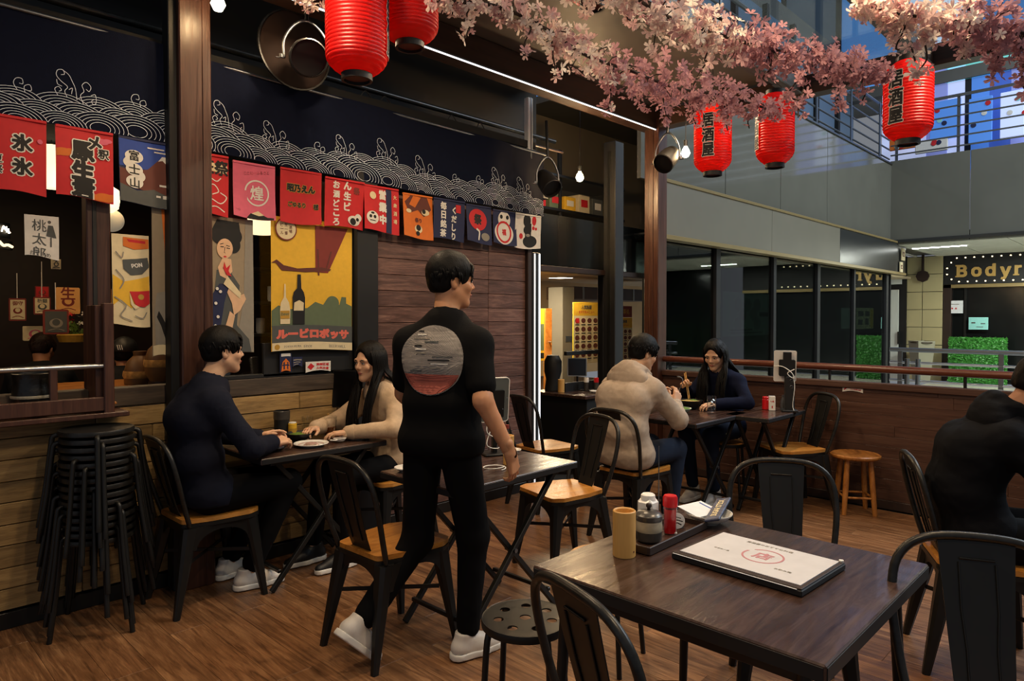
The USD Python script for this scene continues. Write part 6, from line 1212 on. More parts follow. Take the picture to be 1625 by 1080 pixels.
def field_mesh(fn, lo, hi, h):
    """the zero surface of fn, as quads around the cells it crosses"""
    lo, hi = np.asarray(lo, float), np.asarray(hi, float); n = np.ceil((hi-lo)/h).astype(int)+1
    ax = [lo[i]+h*np.arange(n[i]) for i in range(3)]
    F = fn(np.stack(np.meshgrid(*ax, indexing='ij'), -1).reshape(-1, 3)).reshape(n)
    C = np.stack([F[(i & 1):n[0]-1+(i & 1), (i >> 1 & 1):n[1]-1+(i >> 1 & 1), (i >> 2 & 1):n[2]-1+(i >> 2 & 1)] for i in range(8)], -1); neg = C < 0
    act = neg.any(-1) & ~neg.all(-1); cells = np.argwhere(act); c8 = C[act]; pos = np.zeros((len(cells), 3)); cnt = np.zeros(len(cells))
    off = np.array([[i & 1, i >> 1 & 1, i >> 2 & 1] for i in range(8)], float)
    for a, b in _E:
        m = (c8[:, a] < 0) != (c8[:, b] < 0); t = c8[m, a]/(c8[m, a]-c8[m, b]); pos[m] += off[a]+t[:, None]*(off[b]-off[a]); cnt[m] += 1
    v = lo+h*(cells+pos/cnt[:, None]); idx = -np.ones(act.shape, int); idx[act] = np.arange(len(cells)); fs = []
    for d in range(3):
        e, g = [(1, 2), (2, 0), (0, 1)][d]; s0 = [slice(None)]*3; s1 = [slice(None)]*3; s0[d] = slice(0, -1); s1[d] = slice(1, None)
        a, b = F[tuple(s0)] < 0, F[tuple(s1)] < 0; q = np.argwhere(a != b); q = q[(q[:, e] > 0) & (q[:, g] > 0) & (q[:, e] < n[e]-1) & (q[:, g] < n[g]-1)]
        ok = a[tuple(q.T)]
        def at(de, dg): w = q.copy(); w[:, e] -= de; w[:, g] -= dg; return idx[tuple(w.T)]
        Q = np.stack([at(1, 1), at(0, 1), at(0, 0), at(1, 0)], 1); Q[~ok] = Q[~ok][:, ::-1]; fs.append(Q)
    Q = np.vstack(fs); Q = Q[(Q >= 0).all(1)]
    return v, np.vstack([Q[:, [0, 1, 2]], Q[:, [0, 2, 3]]])
def vnorm(v, f):
    n = np.zeros_like(v); c = np.cross(v[f[:, 1]]-v[f[:, 0]], v[f[:, 2]]-v[f[:, 0]])
    for k in range(3): np.add.at(n, f[:, k], c)
    return n/np.maximum(np.linalg.norm(n, axis=1, keepdims=True), 1e-12)
def fold(m, amp, fr, seed=0, st=(1, 1, 1.0)):
    v, f = m; q = 1-np.abs(2*meshkit.fbm(v*np.array(st)*fr+7.3*seed, 3, seed)-1); s2 = meshkit.fbm(v*np.array([1, 1, .6])*fr*.45+3.1*seed, 2, seed+40); return v+vnorm(v, f)*(amp*.45*(q-.75)+amp*1.1*(s2-.5))[:, None], f
def bounds(pts, pad): p = np.array(pts, float); return p.min(0)-pad, p.max(0)+pad
def euler(yaw, pitch, roll=0.0):
    c, s = math.cos(yaw), math.sin(yaw); Rz = np.array([[c, -s, 0], [s, c, 0], [0, 0, 1]]); c, s = math.cos(pitch), math.sin(pitch); Rx = np.array([[1, 0, 0], [0, c, -s], [0, s, c]])
    c, s = math.cos(roll), math.sin(roll); Ry = np.array([[c, 0, s], [0, 1, 0], [-s, 0, c]]); return Rz@Rx@Ry
def head_field(p, fem, neck):
    k = .93 if fem else 1.0
    d = blend([ell(p, (0, -.012, .028), (.074*k, .093, .090)), ell(p, (0, .020, -.028), (.061*k, .071, .086)), cone(p, (-.046*k, .002, -.048), (-.010, .062, -.094), .022, .017), cone(p, (.046*k, .002, -.048), (.010, .062, -.094), .022, .017), ell(p, (0, .060, -.092), (.022, .020, .016))], .022)
    d = blend([d, ell(p, (-.040, .062, -.022), (.022, .018, .020)), ell(p, (.040, .062, -.022), (.022, .018, .020)), cone(p, (-.045, .072, .022), (.045, .072, .022), .010, .010)], .02)
    for s in (-1, 1): d = smax(d, -ell(p, (s*.031, .097, .004), (.019, .017, .0105)), .010)
    nose = blend([cone(p, (0, .082, .012), (0, .101, -.020), .006, .0095), ell(p, (-.010, .090, -.026), (.008, .009, .007)), ell(p, (.010, .090, -.026), (.008, .009, .007))], .008); d = smin(d, nose, .009)
    d = smin(d, smin(ell(p, (0, .081, -.054), (.023, .010, .0055)), ell(p, (0, .080, -.0635), (.019, .010, .0065)), .003), .006); d = smax(d, -cone(p, (-.020, .094, -.0585), (.020, .094, -.0585), .0022, .0022), .004)
    for s in (-1, 1): d = smin(d, smax(ell(p, (s*.074*k, -.010, -.006), (.011, .019, .031), euler(s*.35, 0)), -ell(p, (s*.086*k, -.002, -.002), (.008, .010, .017)), .006), .008)
    return smin(d, cone(p, (0, -.022, -.06), neck, .050*k, .058*k), .03)
def hand_mesh(W, fw, nrm, side, curl=(.5, .55, .6, .7), thumb=.5, s=1.0):
    """W: wrist, fw: towards the knuckles, nrm: where the palm looks, side: +1 right hand"""
    y = np.array(fw, float); y /= np.linalg.norm(y); z = -np.array(nrm, float); z -= y*(z@y); z /= np.linalg.norm(z); x = np.cross(y, z)*-side
    # x runs to the thumb side; for the right hand seen from its back the thumb lies to the left
    parts = []
    for bx_, ty in ((-.028, .082), (-.009, .089), (.011, .091), (.030, .086)): parts.append(((0+bx_*.55, 0.0, 0), (bx_, ty, 0), .017, .0115))
    parts.append(((.016, .012, -.004), (.026, .05, -.006), .017, .015))
    fing = []
    for (bx_, ty), L, c, r in zip(((-.029, .082), (-.0095, .090), (.011, .092), (.031, .087)), (.060, .075, .081, .073), curl, (.0075, .0085, .009, .0088)):
        p0 = np.array([bx_, ty, 0]); a = c*.55; spread = bx_*1.2
        for q, fr in enumerate((.46, .30, .24)):
            p1 = p0+L*fr*np.array([spread*math.cos(a), math.cos(a), -math.sin(a)]); fing.append((tuple(p0), tuple(p1), r*(1-.08*q), r*(1-.08*(q+1)))); p0 = p1; a += c
    t0 = np.array([.026, .026, -.004]); t1 = t0+.036*np.array([.75-.3*thumb, .66, -.25-.3*thumb]); t2 = t1+.030*np.array([.42-.5*thumb, .85, -.2-.3*thumb]); t3 = t2+.022*np.array([.25-.5*thumb, .9, -.25-.3*thumb])
    th = [(tuple(t0), tuple(t1), .0145, .011), (tuple(t1), tuple(t2), .0105, .0095), (tuple(t2), tuple(t3), .0095, .0075)]
    def fn(p):
        d = blend([cone(p, *q) for q in parts], .012); d = smin(d, cone(p, (0, -.045, 0), (0, .01, 0), .0235, .024), .016)
        for f4 in range(4): d = smin(d, blend([cone(p, *q) for q in fing[3*f4:3*f4+3]], .003), .006)
        return smin(d, blend([cone(p, *q) for q in th], .004), .008)
    lo, hi = bounds([q[i] for q in parts+fing+th for i in (0, 1)]+[(0, -.06, 0)], .022)
    return frame(field_mesh(fn, lo, hi, .0036), W, x*s, y*s, z*s) if side < 0 else flip(frame(field_mesh(fn, lo, hi, .0036), W, x*s, y*s, z*s))
def flip(m): return (m[0], m[1][:, ::-1]) if np.linalg.det(np.eye(3)) and _handed(m) < 0 else m
def _handed(m):
    v, f = m; a = v[f]; return float(np.einsum('ij,ij->i', a[:, 0], np.cross(a[:, 1], a[:, 2])).sum())
def outward(m):
    v, f = m; c = v.mean(0); a = v[f]-c; vol = np.einsum('ij,ij->i', a[:, 0], np.cross(a[:, 1], a[:, 2])).sum(); return (v, f[:, ::-1]) if vol < 0 else m
def shoe_fields(an, toe):
    """upper and sole of a shoe whose ankle joint is at an, pointing along toe"""
    d = np.array(toe, float); d /= np.linalg.norm(d); up = np.array([0, 0, 1.0]); up -= d*(up@d); up /= np.linalg.norm(up); x = np.cross(d, up)
    up_f = lambda p: smax(blend([cone(p, (0, -.045, -.045), (0, .06, -.052), .036, .040), cone(p, (0, .06, -.052), (0, .165, -.064), .040, .027), cone(p, (0, -.035, -.04), (0, -.02, .018), .036, .040), cone(p, (0, 0, -.01), (0, .10, -.046), .034, .030)], .02), np.maximum(-(p[:, 2]+.083), p[:, 2]-.022), .004)
    so_f = lambda p: smax(blend([cone(p*A(1, 1, .3), (0, -.045, -.024), (0, .06, -.024), .042, .045), cone(p*A(1, 1, .3), (0, .06, -.024), (0, .16, -.024), .045, .034)], .02), np.abs(p[:, 2]+.076)-.014, .004)
    lo, hi = A(-.06, -.1, -.1), A(.06, .22, .05)
    return [frame(field_mesh(f_, lo, hi, .006), an, x, d, up) for f_ in (up_f, so_f)]
rgl = random.Random(17)
def locks(c, R, n, L, seed, crown=(0, -.035, .1), rad=(.088, .106, .102), part=None, r0=.010, low=-.02, front=True, lift=.012):
    """tapered locks lying over the skull"""
    rg = random.Random(seed); out = []; cr = np.array(crown)
    for i in range(n):
        z = rg.uniform(-.25, 1); a = rg.uniform(0, 2*PI); q = math.sqrt(max(1-z*z, 0)); u = np.array([q*math.cos(a), q*math.sin(a), z])
        if u[1] > (.45 if front else .1) and z < (.15 if front else .75): continue
        if z < .06 and front: continue
        p = u*rad+np.array([0, -.012, .028]); t = p-cr; t[2] -= .05; t += np.array([rg.gauss(0, .02) for _ in range(3)])
        nrm = u/np.array(rad); nrm /= np.linalg.norm(nrm); t -= nrm*(t@nrm); t /= np.linalg.norm(t)+1e-9; ll = L*rg.uniform(.7, 1.2); pts = [p-nrm*.006]
        for k in range(1, 5):
            w = pts[-1]+t*ll/4; e = (w-np.array([0, -.012, .028]))/rad; w = np.array([0, -.012, .028])+e/np.linalg.norm(e)*rad*(1+lift*math.sin(k/4*2.4)*5*rg.uniform(.4, 1.2)*.3); t = w-pts[-1]; t[2] -= .12*abs(ll/4); t /= np.linalg.norm(t); pts.append(w)
        out.append(tube(spline(pts, 2), np.interp(np.linspace(0, 1, 9), [0, .35, 1], [r0*.8, r0, r0*.12]), 5, flat=.55))
    v, f = cat(*out); return v@R.T+c, f
HAIR_MEN = dict(a=(.083, .101, .098))
def hair_cap(c, R, fem=False, grow=1.0, fringe=.045, nape=-.055, buzz=False):
    def fn(p):
        g = (.005 if buzz else .017*grow)*np.clip((p[:, 2]+.06)/.11, .06, 1.0)
        d = ell(p, (0, -.014, .033), (.0758, .0948, .094))-g; d = smin(d, ell(p, (0, -.052, -.02), (.060, .050, .055))-g*.5, .03)
        d = smax(d, -ell(p, (0, .118, -.055), (.10 if not fem else .085, .082, .130 if not fem else .162)), .012); d = smax(d, -(p[:, 2]-nape), .01)
        for s in (-1, 1): d = smax(d, -ell(p, (s*.090, .006, -.030), (.034, .034, .050)), .008)
        return d
    v, f = field_mesh(fn, (-.12, -.14, -.10), (.12, .12, .16), .006); v = v+vnorm(v, f)*(.006*(meshkit.fbm(v*A(40, 26, 22), 3, 5)-.5))[:, None]; return v@R.T+c, f
for nm, cc in dict(skin_a='#c08a66', skin_b='#d3a584', skin_c='#b07a58').items(): mat(nm, cc, .45, vary=.05, scale=20, sss=.12, spec=.35)
mat('hair_black', '#0a0807', .55, spec=.16, vary=.3, scale=30, stretch=(4, 4, .6), bump=.3, bscale=60); mat('hair_brown', '#24160f', .55, spec=.2, vary=.3, scale=30, bump=.3, bscale=60)
for nm, cc in dict(cloth_navy='#161926', cloth_black='#08080a', cloth_cream='#bfa68a', cloth_beige='#a59585', cloth_ink='#10152a', cloth_soot='#0a0b10', denim_dark='#1a2232', trouser_black='#070709', cloth_char='#1c1d20').items(): mat(nm, cc, .85, vary=.10, scale=25, bump=.12, bscale=260, spec=.12)
mat('shoe_white', '#cfc8bf', .5, vary=.05, scale=20); mat('shoe_black', '#121214', .5); mat('sole_white', '#d8d4cc', .5); mat('eye_white', '#d9d2ca', .25); mat('iris', '#1a100b', .15); mat('lip', '#a8584f', .4); mat('brow', '#17100d', .7)
def person(label, loc, rz, J, fem=False, skin='skin_b', top='cloth_navy', low='trouser_black', hair='hair_black', shoes='shoe_white', sole='sole_white', S=1.0, hem=.50, sleeve=1.0, hood=False, longhair=0, hood_amp=1.0, hands=None, bulk=1.0, gname='sweater', face_on=True, buzz=False, cap=False, foldamp=.014, group=None, seated=True, toes=None, ribs=True, seed=1):
    t = thing('person', label, 'person', loc, rz, group, scale=S)
    J = {k: np.array(v, float) for k, v in J.items()}
    g = (.92 if fem else 1.0)*bulk
    Rh = euler(J['hrot'][0], J['hrot'][1], J['hrot'][2] if len(J['hrot']) > 2 else 0); hc = J['head']
    pel, wai, che, nec = J['pel'], J['waist'], J['chest'], J['neck']
    sh, el, wr = {s: J['sh'+s] for s in 'LR'}, {s: J['el'+s] for s in 'LR'}, {s: J['wr'+s] for s in 'LR'}
    hp = {s: pel+A(sg*.085*g, .0, -.02) for s, sg in (('L', -1), ('R', 1))}; kn, an = {s: J['kn'+s] for s in 'LR'}, {s: J['an'+s] for s in 'LR'}
    X = A(1, 0, 0)
    def torso(p, q):
        mid = (sh['L']+sh['R'])/2
        return blend([cone(p, pel-X*.072*g, pel+X*.072*g, .112*g+q, .112*g+q), cone(p, wai-X*.062*g, wai+X*.062*g, .105*g+q, .105*g+q), cone(p, che-X*.070*g, che+X*.070*g, .106*g+q, .106*g+q), cone(p, sh['L']*.86+mid*.14-A(0, 0, .015), sh['R']*.86+mid*.14-A(0, 0, .015), .054*g+q, .054*g+q), cone(p, nec-A(0, 0, .05), mid-A(0, 0, .04), .075*g+q, .09*g+q), cone(p, nec-A(0, 0, .035), sh['L'], .05*g+q, .043*g+q), cone(p, nec-A(0, 0, .035), sh['R'], .05*g+q, .043*g+q)], .06)
    def arm(p, s, q, a=0.0, b=2.0):
        ds = []
        if b > .0: e = el[s] if b >= 1 else sh[s]+(el[s]-sh[s])*b; ds.append(cone(p, sh[s], e, .050*g+q*.8, (.044 if b >= 1 else .047)*g+q*.9))
        if b > 1: ds.append(cone(p, el[s], wr[s], .044*g+q, .031*g+q))
        return blend(ds, .02)
    # skin body: head and neck, arms, trunk and hands as one figure
    neck_loc = (nec-hc)@Rh
    hm = field_mesh(lambda p: head_field(p, fem, neck_loc), *bounds([(-.1, -.12, -.13), (.1, .13, .13), neck_loc], .0 if neck_loc[2] > -.2 else .02), .0046); hm = (hm[0]@Rh.T+hc, hm[1])
    js = [pel, wai, che, nec]+[d[s] for d in (sh, el, wr, kn, an) for s in 'LR']
    bd = field_mesh(lambda p: blend([torso(p, -.012), arm(p, 'L', -.003), arm(p, 'R', -.003), cone(p, nec-A(0, 0, .05), nec+(hc-nec)*.35, .05, .046)]+[c for s in 'LR' for c in (cone(p, hp[s], kn[s], .075*g, .052*g), cone(p, kn[s], an[s], .05*g, .036*g))], .03), *bounds(js, .16), .016)
    hnd = []
    for s, sg in (('L', -1), ('R', 1)):
        H = (hands or {}).get(s, {}); fw = H.get('fw'); fw = (wr[s]-el[s]) if fw is None else fw
        hnd.append(outward(hand_mesh(wr[s]+A(*H.get('off', (0, 0, 0))), fw, H.get('n', (0, .2, -1)), sg, H.get('curl', (.5, .55, .6, .7)), H.get('thumb', .4), .93 if fem else 1.0)))
    body = obj('body', cat(hm, bd, *hnd), skin, t, smooth=True)
    # face
    P3 = lambda m: (V(m)[0]@Rh.T+hc, V(m)[1])
    if face_on:
        for s in (-1, 1):
            e = obj('eye', P3(lathe2(.0125, .0048, (s*.031, .0795, .004), .008)), 'eye_white', t, smooth=True); obj('iris', P3(lathe2(.0052, .0046, (s*.031, .0845, .004), .004)), 'iris', e, smooth=True)
            obj('eyelid', P3(tube([(s*.018, .083, .0065), (s*.026, .0885, .0105), (s*.036, .088, .0105), (s*.046, .079, .006)], [.001, .0022, .0022, .001], 6)), 'brow', t)
            obj('eyebrow', P3(tube([(s*.014, .090, .021), (s*.030, .0905, .0265), (s*.047, .079, .0225)], [.002, .0035, .0015], 6)), 'brow', t)
        obj('lips', P3(cat(tube([(-.021, .084, -.0575), (-.008, .0925, -.0540), (0, .0930, -.0550), (.008, .0925, -.0540), (.021, .084, -.0575)], [.001, .0032, .003, .0032, .001], 6), tube([(-.019, .084, -.060), (0, .0915, -.0635), (.019, .084, -.060)], [.001, .004, .001], 6))), 'lip', t, smooth=True)
    # hair
    if not cap or True:
        ms = [hair_cap(hc, Rh, fem, 1.0 if not longhair else .7, 0.045, -.055 if not longhair else -.07, buzz)]
        if not buzz: ms.append(locks(hc, Rh, 230 if not longhair else 60, .062, seed, front=not longhair, lift=.012 if not longhair else .003))
        if not buzz and not longhair:   # fringe locks over the forehead
            rg = random.Random(seed+5); fl = []
            for i in range(26):
                x = -.052+.104*i/25; b = A(x, .062-.25*abs(x)*.6, .098-abs(x)*.35); fl.append(tube(spline([b-A(0, .03, -.008), b+A(rg.uniform(-.01, .01), .022, -.008), b+A(rg.uniform(-.012, .012), .034-abs(x)*.25, -.036), b+A(rg.uniform(-.012, .012), .026-abs(x)*.3, -.048-rg.random()*.012)], 3), [.007, .008, .009, .0095, .0095, .009, .008, .006, .004, .0015], 5, flat=.6))
            v, f = cat(*fl); ms.append((v@Rh.T+hc, f))
        if longhair:
            rg = random.Random(seed+9); st = []
            for i in range(150):
                s = -1 if i % 2 else 1; w = rg.random(); a = rg.uniform(1.0, 2.95)      # angle round the head from the face
                d = A(math.sin(a)*s, math.cos(a), 0); start = A(s*.006+.01*rg.gauss(0, 1)*.4, -.06+.115*(1-a/2.9), .128-.02*abs(rg.gauss(0, .3)))
                m1 = A(d[0]*.086, d[1]*.098-.014, .06); m2 = A(d[0]*.093, d[1]*.098-.018, -.045); 
                W3 = [Rh@q+hc for q in (start, m1, m2)]; b = W3[-1]; lz = longhair*rg.uniform(.75, 1.08); fwd = .035 if a < 1.7 else -.05
                sd = (sh['R']-sh['L']); sd /= np.linalg.norm(sd); tgt = nec+sd*s*rg.uniform(.045, .125)+A(0, .115 if a < 1.7 else -.11, 0)
                e1 = A(b[0]*.6+tgt[0]*.4, b[1]*.6+tgt[1]*.4, b[2]-.06); e2 = A(tgt[0], tgt[1], nec[2]-.03-.02*rg.random()); e3 = A(tgt[0]+rg.gauss(0, .010), tgt[1]+(.035 if a < 1.7 else -.02), nec[2]-lz*.55); e4 = A(tgt[0]+rg.gauss(0, .014), tgt[1]+(.045 if a < 1.7 else -.01), nec[2]-lz)
                st.append(tube(spline(W3+[e1, e2, e3, e4], 4), np.interp(np.linspace(0, 1, 25), [0, .2, .7, 1], [.007, .013, .014, .003]), 5, flat=.5))
            ms.append(cat(*st))
        obj('hair', cat(*ms), hair, t, smooth=True)
    if cap:
        cm = field_mesh(lambda p: smax(ell(p, (0, -.012, .04), (.098, .118, .105)), -(p[:, 2]-.012), .01), (-.13, -.15, -.02), (.13, .13, .17), .007); bill = prism(affinity.translate(affinity.scale(Point(0, 0).buffer(.08, 16), 1, 1.1), 0, .10).difference(sbox(-.2, -.2, .2, .07)), .006, .018); v, f = cat(cm, bill); cp = obj('cap', (v@Rh.T+hc, f), 'shoe_black', t, smooth=40)
        v, f = V(sheet(centred(glyphs('///', .03, 2, 'inter'), (0, .05), .045), 0)); obj('cap_print', ((np.column_stack([-v[:, 1], np.full(len(v), -.131), v[:, 2]]))@Rh.T+hc, f), 'print_white', cp)
    # garments
    cut = 2.0 if sleeve >= 1 else .0
    q = .013
    def topf(p):
        arms = [arm(p, s, q+.002, b=2.0 if sleeve >= 1 else sleeve) for s in 'LR']; d = torso(p, q); d = smin(d, smin(arms[0], arms[1], .001), .035)
        if sleeve < 1: pass
        d = smax(d, hem-p[:, 2], .012); d = smax(d, -cone(p, nec+A(0, .02, -.005), hc, .060 if not hood else .062, .06), .010); return d
    tm = field_mesh(topf, *bounds([pel-A(0, 0, .1), wai, che, nec]+[x[s] for x in ((sh, el, wr) if sleeve >= 1 else (sh, el)) for s in 'LR'], .19), .0115)
    tm = fold(tm, foldamp, 9.0, seed, (1, 1, 1.5)); gm = obj(gname, tm, top, t, smooth=True)
    if ribs and sleeve >= 1:
        for s in 'LR': d = (wr[s]-el[s])/np.linalg.norm(wr[s]-el[s]); obj('cuff', tube([wr[s]-d*.045, wr[s]-d*.03, wr[s]-d*.002, wr[s]+d*.004], [.040*g+.006, .0415*g+.006, .038*g+.004, .034*g+.003], 18), top, t, smooth=40)
    if not hood:
        cz = nec+(hc-nec)*.10; n_ = (hc-nec)/np.linalg.norm(hc-nec); xx = X-n_*(X@n_); xx /= np.linalg.norm(xx); yy = np.cross(n_, xx); ring = [cz+A(0, .012, -.006)+.064*g*(math.cos(a)*xx+math.sin(a)*yy)+A(0, 0, -.022*max(math.sin(a), 0)) for a in np.linspace(0, 2*PI, 24, endpoint=False)]
        obj('collar', tube(ring, .0095, 8, closed=True), top, t, smooth=True)
    else:
        nb = nec+A(0, -.01, .0)
        def hf(p):
            ring = [nb+A(.088*math.sin(a), -.078*math.cos(a)+.022, .010+.052*math.cos(a)) for a in np.linspace(-2.5, 2.5, 13)]
            d = blend([cone(p, ring[i], ring[i+1], .034 if 3 < i < 8 else .028, .034 if 2 < i < 7 else .028) for i in range(12)], .012)
            bag = smax(ell(p, nb+A(0, -.072, -.040), (.165, .075, .112)), -ell(p, nb+A(0, -.030, .085), (.115, .072, .115)), .022)
            return smin(d, bag, .045)
        hm_ = fold(field_mesh(hf, nb-A(.22, .24, .22), nb+A(.22, .20, .16), .009), .016*hood_amp, 8, seed+3, (.6, 1, 2.6)); obj('hood', hm_, top, t, smooth=True)
        obj('drawstring', cat(*[tube(spline([nb+A(s*.03, .10, .0), nb+A(s*.034, .125, -.06), nb+A(s*.04, .13, -.16)], 4), .003, 6) for s in (-1, 1)]), 'print_white' if top == 'cloth_soot' else top, t)
    def lowf(p):
        d = smax(cone(p, pel-X*.070*g, pel+X*.070*g, .108*g, .108*g), p[:, 2]-(pel[2]+(.07 if pel[2] > .8 else .0)), .01)
        for s in 'LR': d = smin(d, smin(cone(p, hp[s], kn[s], .090*g, .068*g), cone(p, kn[s], an[s]+(kn[s]-an[s])*.10, .066*g, .052*g), .03), .02)
        return d
    obj('trousers', fold(field_mesh(lowf, *bounds([pel]+[x[s] for x in (kn, an) for s in 'LR'], .17), .0125), .012, 9, seed+1), low, t, smooth=True)
    for k, s in enumerate('LR'):
        u, so = shoe_fields(an[s], (toes or {}).get(s, (0, 1, 0))); shp = obj('shoe', u, shoes, t, smooth=True); obj('sole', so, sole, shp, smooth=50)
        obj('laces', cat(*[frame(tube(spline([(-.022, .035+.018*i, -.012-.010*i), (0, .04+.018*i, -.004-.010*i), (.022, .035+.018*i, -.012-.010*i)], 3), .003, 5), an[s], *lace_axes((toes or {}).get(s, (0, 1, 0)))) for i in range(4)]), sole, shp)
    return t, topf
def lace_axes(toe): d = np.array(toe, float); d /= np.linalg.norm(d); up = A(0, 0, 1); up = up-d*(up@d); up /= np.linalg.norm(up); return np.cross(d, up), d, up
def lathe2(w, h, c, depth):
    m = trimesh.creation.icosphere(2, 1.0); return np.array(m.vertices)*[w, depth, h]+np.array(c), np.array(m.faces)
def seated(**k):
    J = dict(pel=(0, 0, .575), waist=(0, 0, .75), chest=(0, .0, .93), neck=(0, .07, 1.12), head=(0, .12, 1.265), hrot=(0, -.1), shL=(-.16, .03, 1.035), shR=(.16, .03, 1.035), elL=(-.26, .18, .82), elR=(.26, .18, .82), wrL=(-.10, .37, .80), wrR=(.10, .37, .80), knL=(-.11, .44, .56), knR=(.11, .44, .56), anL=(-.11, .36, .085), anR=(.11, .36, .085)); J.update(k); return J
FLAT = dict(n=(0, .1, -1), curl=(.35, .38, .42, .5), thumb=.3)
# man in the navy sweater, side on at the wall table
person('young man in a navy sweater sitting side-on at the wall table, hands near his plates', (-3.70, 1.40, 0), 0, seated(pel=(0, .05, .585), waist=(0, .0, .77), chest=(0, .0, .96), neck=(0, .085, 1.165), head=(0, .155, 1.315), hrot=(-.12, -.02), shL=(-.168, .045, 1.06), shR=(.168, .045, 1.06), elL=(-.25, .20, .83), elR=(.27, .185, .82), wrL=(-.10, .39, .805), wrR=(.13, .36, .805), knL=(-.13, .47, .56), knR=(.11, .47, .57), anL=(-.20, .26, .095), anR=(.04, .27, .095)),
       skin='skin_b', top='cloth_navy', shoes='shoe_white', hem=.52, bulk=1.06, hands=dict(R=dict(n=(-.4, .1, -1), curl=(.75, .75, .75, .6), thumb=.5, fw=(-.15, 1, .08)), L=dict(n=(.5, 0, -.8), curl=(.5, .5, .5, .3), thumb=.2, fw=(.3, 1, .2))), toes=dict(L=(-.2, 1, 0), R=(.18, 1, 0)), seed=2)
# woman in the cream cardigan
person('young woman with long dark hair and a cream cardigan facing the man in navy', (-3.66, 2.63, 0), PI, seated(pel=(0, .0, .565), waist=(0, .0, .74), chest=(0, .03, .90), neck=(0, .095, 1.075), head=(0, .165, 1.215), hrot=(.12, -.10), shL=(-.145, .055, .985), shR=(.145, .055, .985), elL=(-.27, .17, .82), elR=(.25, .24, .82), wrL=(-.06, .36, .80), wrR=(.13, .47, .82), anL=(-.1, .42, .095), anR=(.12, .5, .095)),
       fem=True, skin='skin_b', top='cloth_cream', shoes='shoe_black', hem=.50, bulk=1.08, longhair=.34, gname='cardigan', hands=dict(R=dict(n=(-.3, .3, -1), curl=(.8, .8, .8, .7), thumb=.5), L=dict(n=(0, .1, -1), curl=(.5, .5, .5, .5), thumb=.4, fw=(.5, 1, 0))), foldamp=.02, seed=3)
# the walking man in black
rot_ = lambda v, a: (v[0]*math.cos(a)-v[1]*math.sin(a), v[0]*math.sin(a)+v[1]*math.cos(a), v[2])
J = dict(pel=(0, 0, .955), waist=(0, .01, 1.12), chest=(0, .02, 1.29), neck=(0, .05, 1.505), head=(.01, .085, 1.66), hrot=(-.80, -.05), shL=(-.165, .0, 1.385), shR=(.165, .03, 1.385), elL=(-.225, .06, 1.15), elR=rot_((.25, .00, 1.15), -.30), wrL=(-.20, .22, .98), wrR=rot_((.31, .12, .925), -.38), knL=rot_((-.10, -.06, .50), -.44), knR=rot_((.10, .10, .53), -.44), anL=rot_((-.13, -.33, .19), -.44), anR=rot_((.10, .07, .095), -.44))
wk, shirt = person('man in a black t-shirt with a round back print, walking away to the right', (-2.33, 1.942, 0), .38, J, skin='skin_a', top='cloth_black', low='trouser_black', hem=.90, sleeve=.74, gname='t_shirt', bulk=1.03, foldamp=.006, hands=dict(R=dict(n=(-1, .1, 0), curl=(.7, .65, .6, .5), thumb=.3, fw=(0.06, .35, -.9)), L=dict(n=(1, .1, 0), curl=(.6, .6, .6, .5), thumb=.3, fw=(0, .5, -.8))), toes=dict(R=rot_((.12, 1, -.02), -.44), L=rot_((-.02, .72, -.70), -.44)), seed=4)
def on_back(g, off):
    t2 = tri2(g); v, f = subdiv(np.column_stack([t2[0], np.zeros(len(t2[0]))]), t2[1], .02); ys = np.linspace(-.30, .05, 141)
    P = np.array([[[a, y_, b] for y_ in ys] for a, b, _ in v]).reshape(-1, 3); D = shirt(P).reshape(len(v), -1); i = np.argmax(D < 0, 1); y_ = ys[i]
    w = np.column_stack([v[:, 0], y_-off, v[:, 1]]); n = np.cross(w[f[:, 1]]-w[f[:, 0]], w[f[:, 2]]-w[f[:, 0]])[:, 1].sum(); return (w, f if n < 0 else f[:, ::-1])
c0 = (0.0, 1.315); R0 = .150; disc = Point(*c0).buffer(R0, 32)
mat('print_worn', '#8d8680', .8, vary=.35, scale=9, stretch=(1, 1, 9)); mat('print_rust', '#a8584a', .8, vary=.25, scale=12)
obj('back_print', on_back(disc, .006), 'print_worn', wk, label='round grey print with a rust-red lower edge')
obj('back_print_band', on_back(disc.buffer(-.004).intersection(sbox(-1, 0, 1, c0[1]-.060)), .009), 'print_rust', wk)
rgp = random.Random(31)
for k in range(15):
    vv = c0[1]+.125-.0155*k; uu = rgp.uniform(-.07, .07); ww = rgp.uniform(.04, .10); g = sbox(uu-ww/2, vv-rgp.uniform(.002, .005), uu+ww/2, vv+rgp.uniform(.001, .004)).intersection(disc.buffer(-.006))
    if vv > c0[1]-.06 and not g.is_empty: obj('back_print_streak', on_back(g, .009), ['print_black', 'print_white', 'print_grey', 'print_slate'][k % 4], wk)
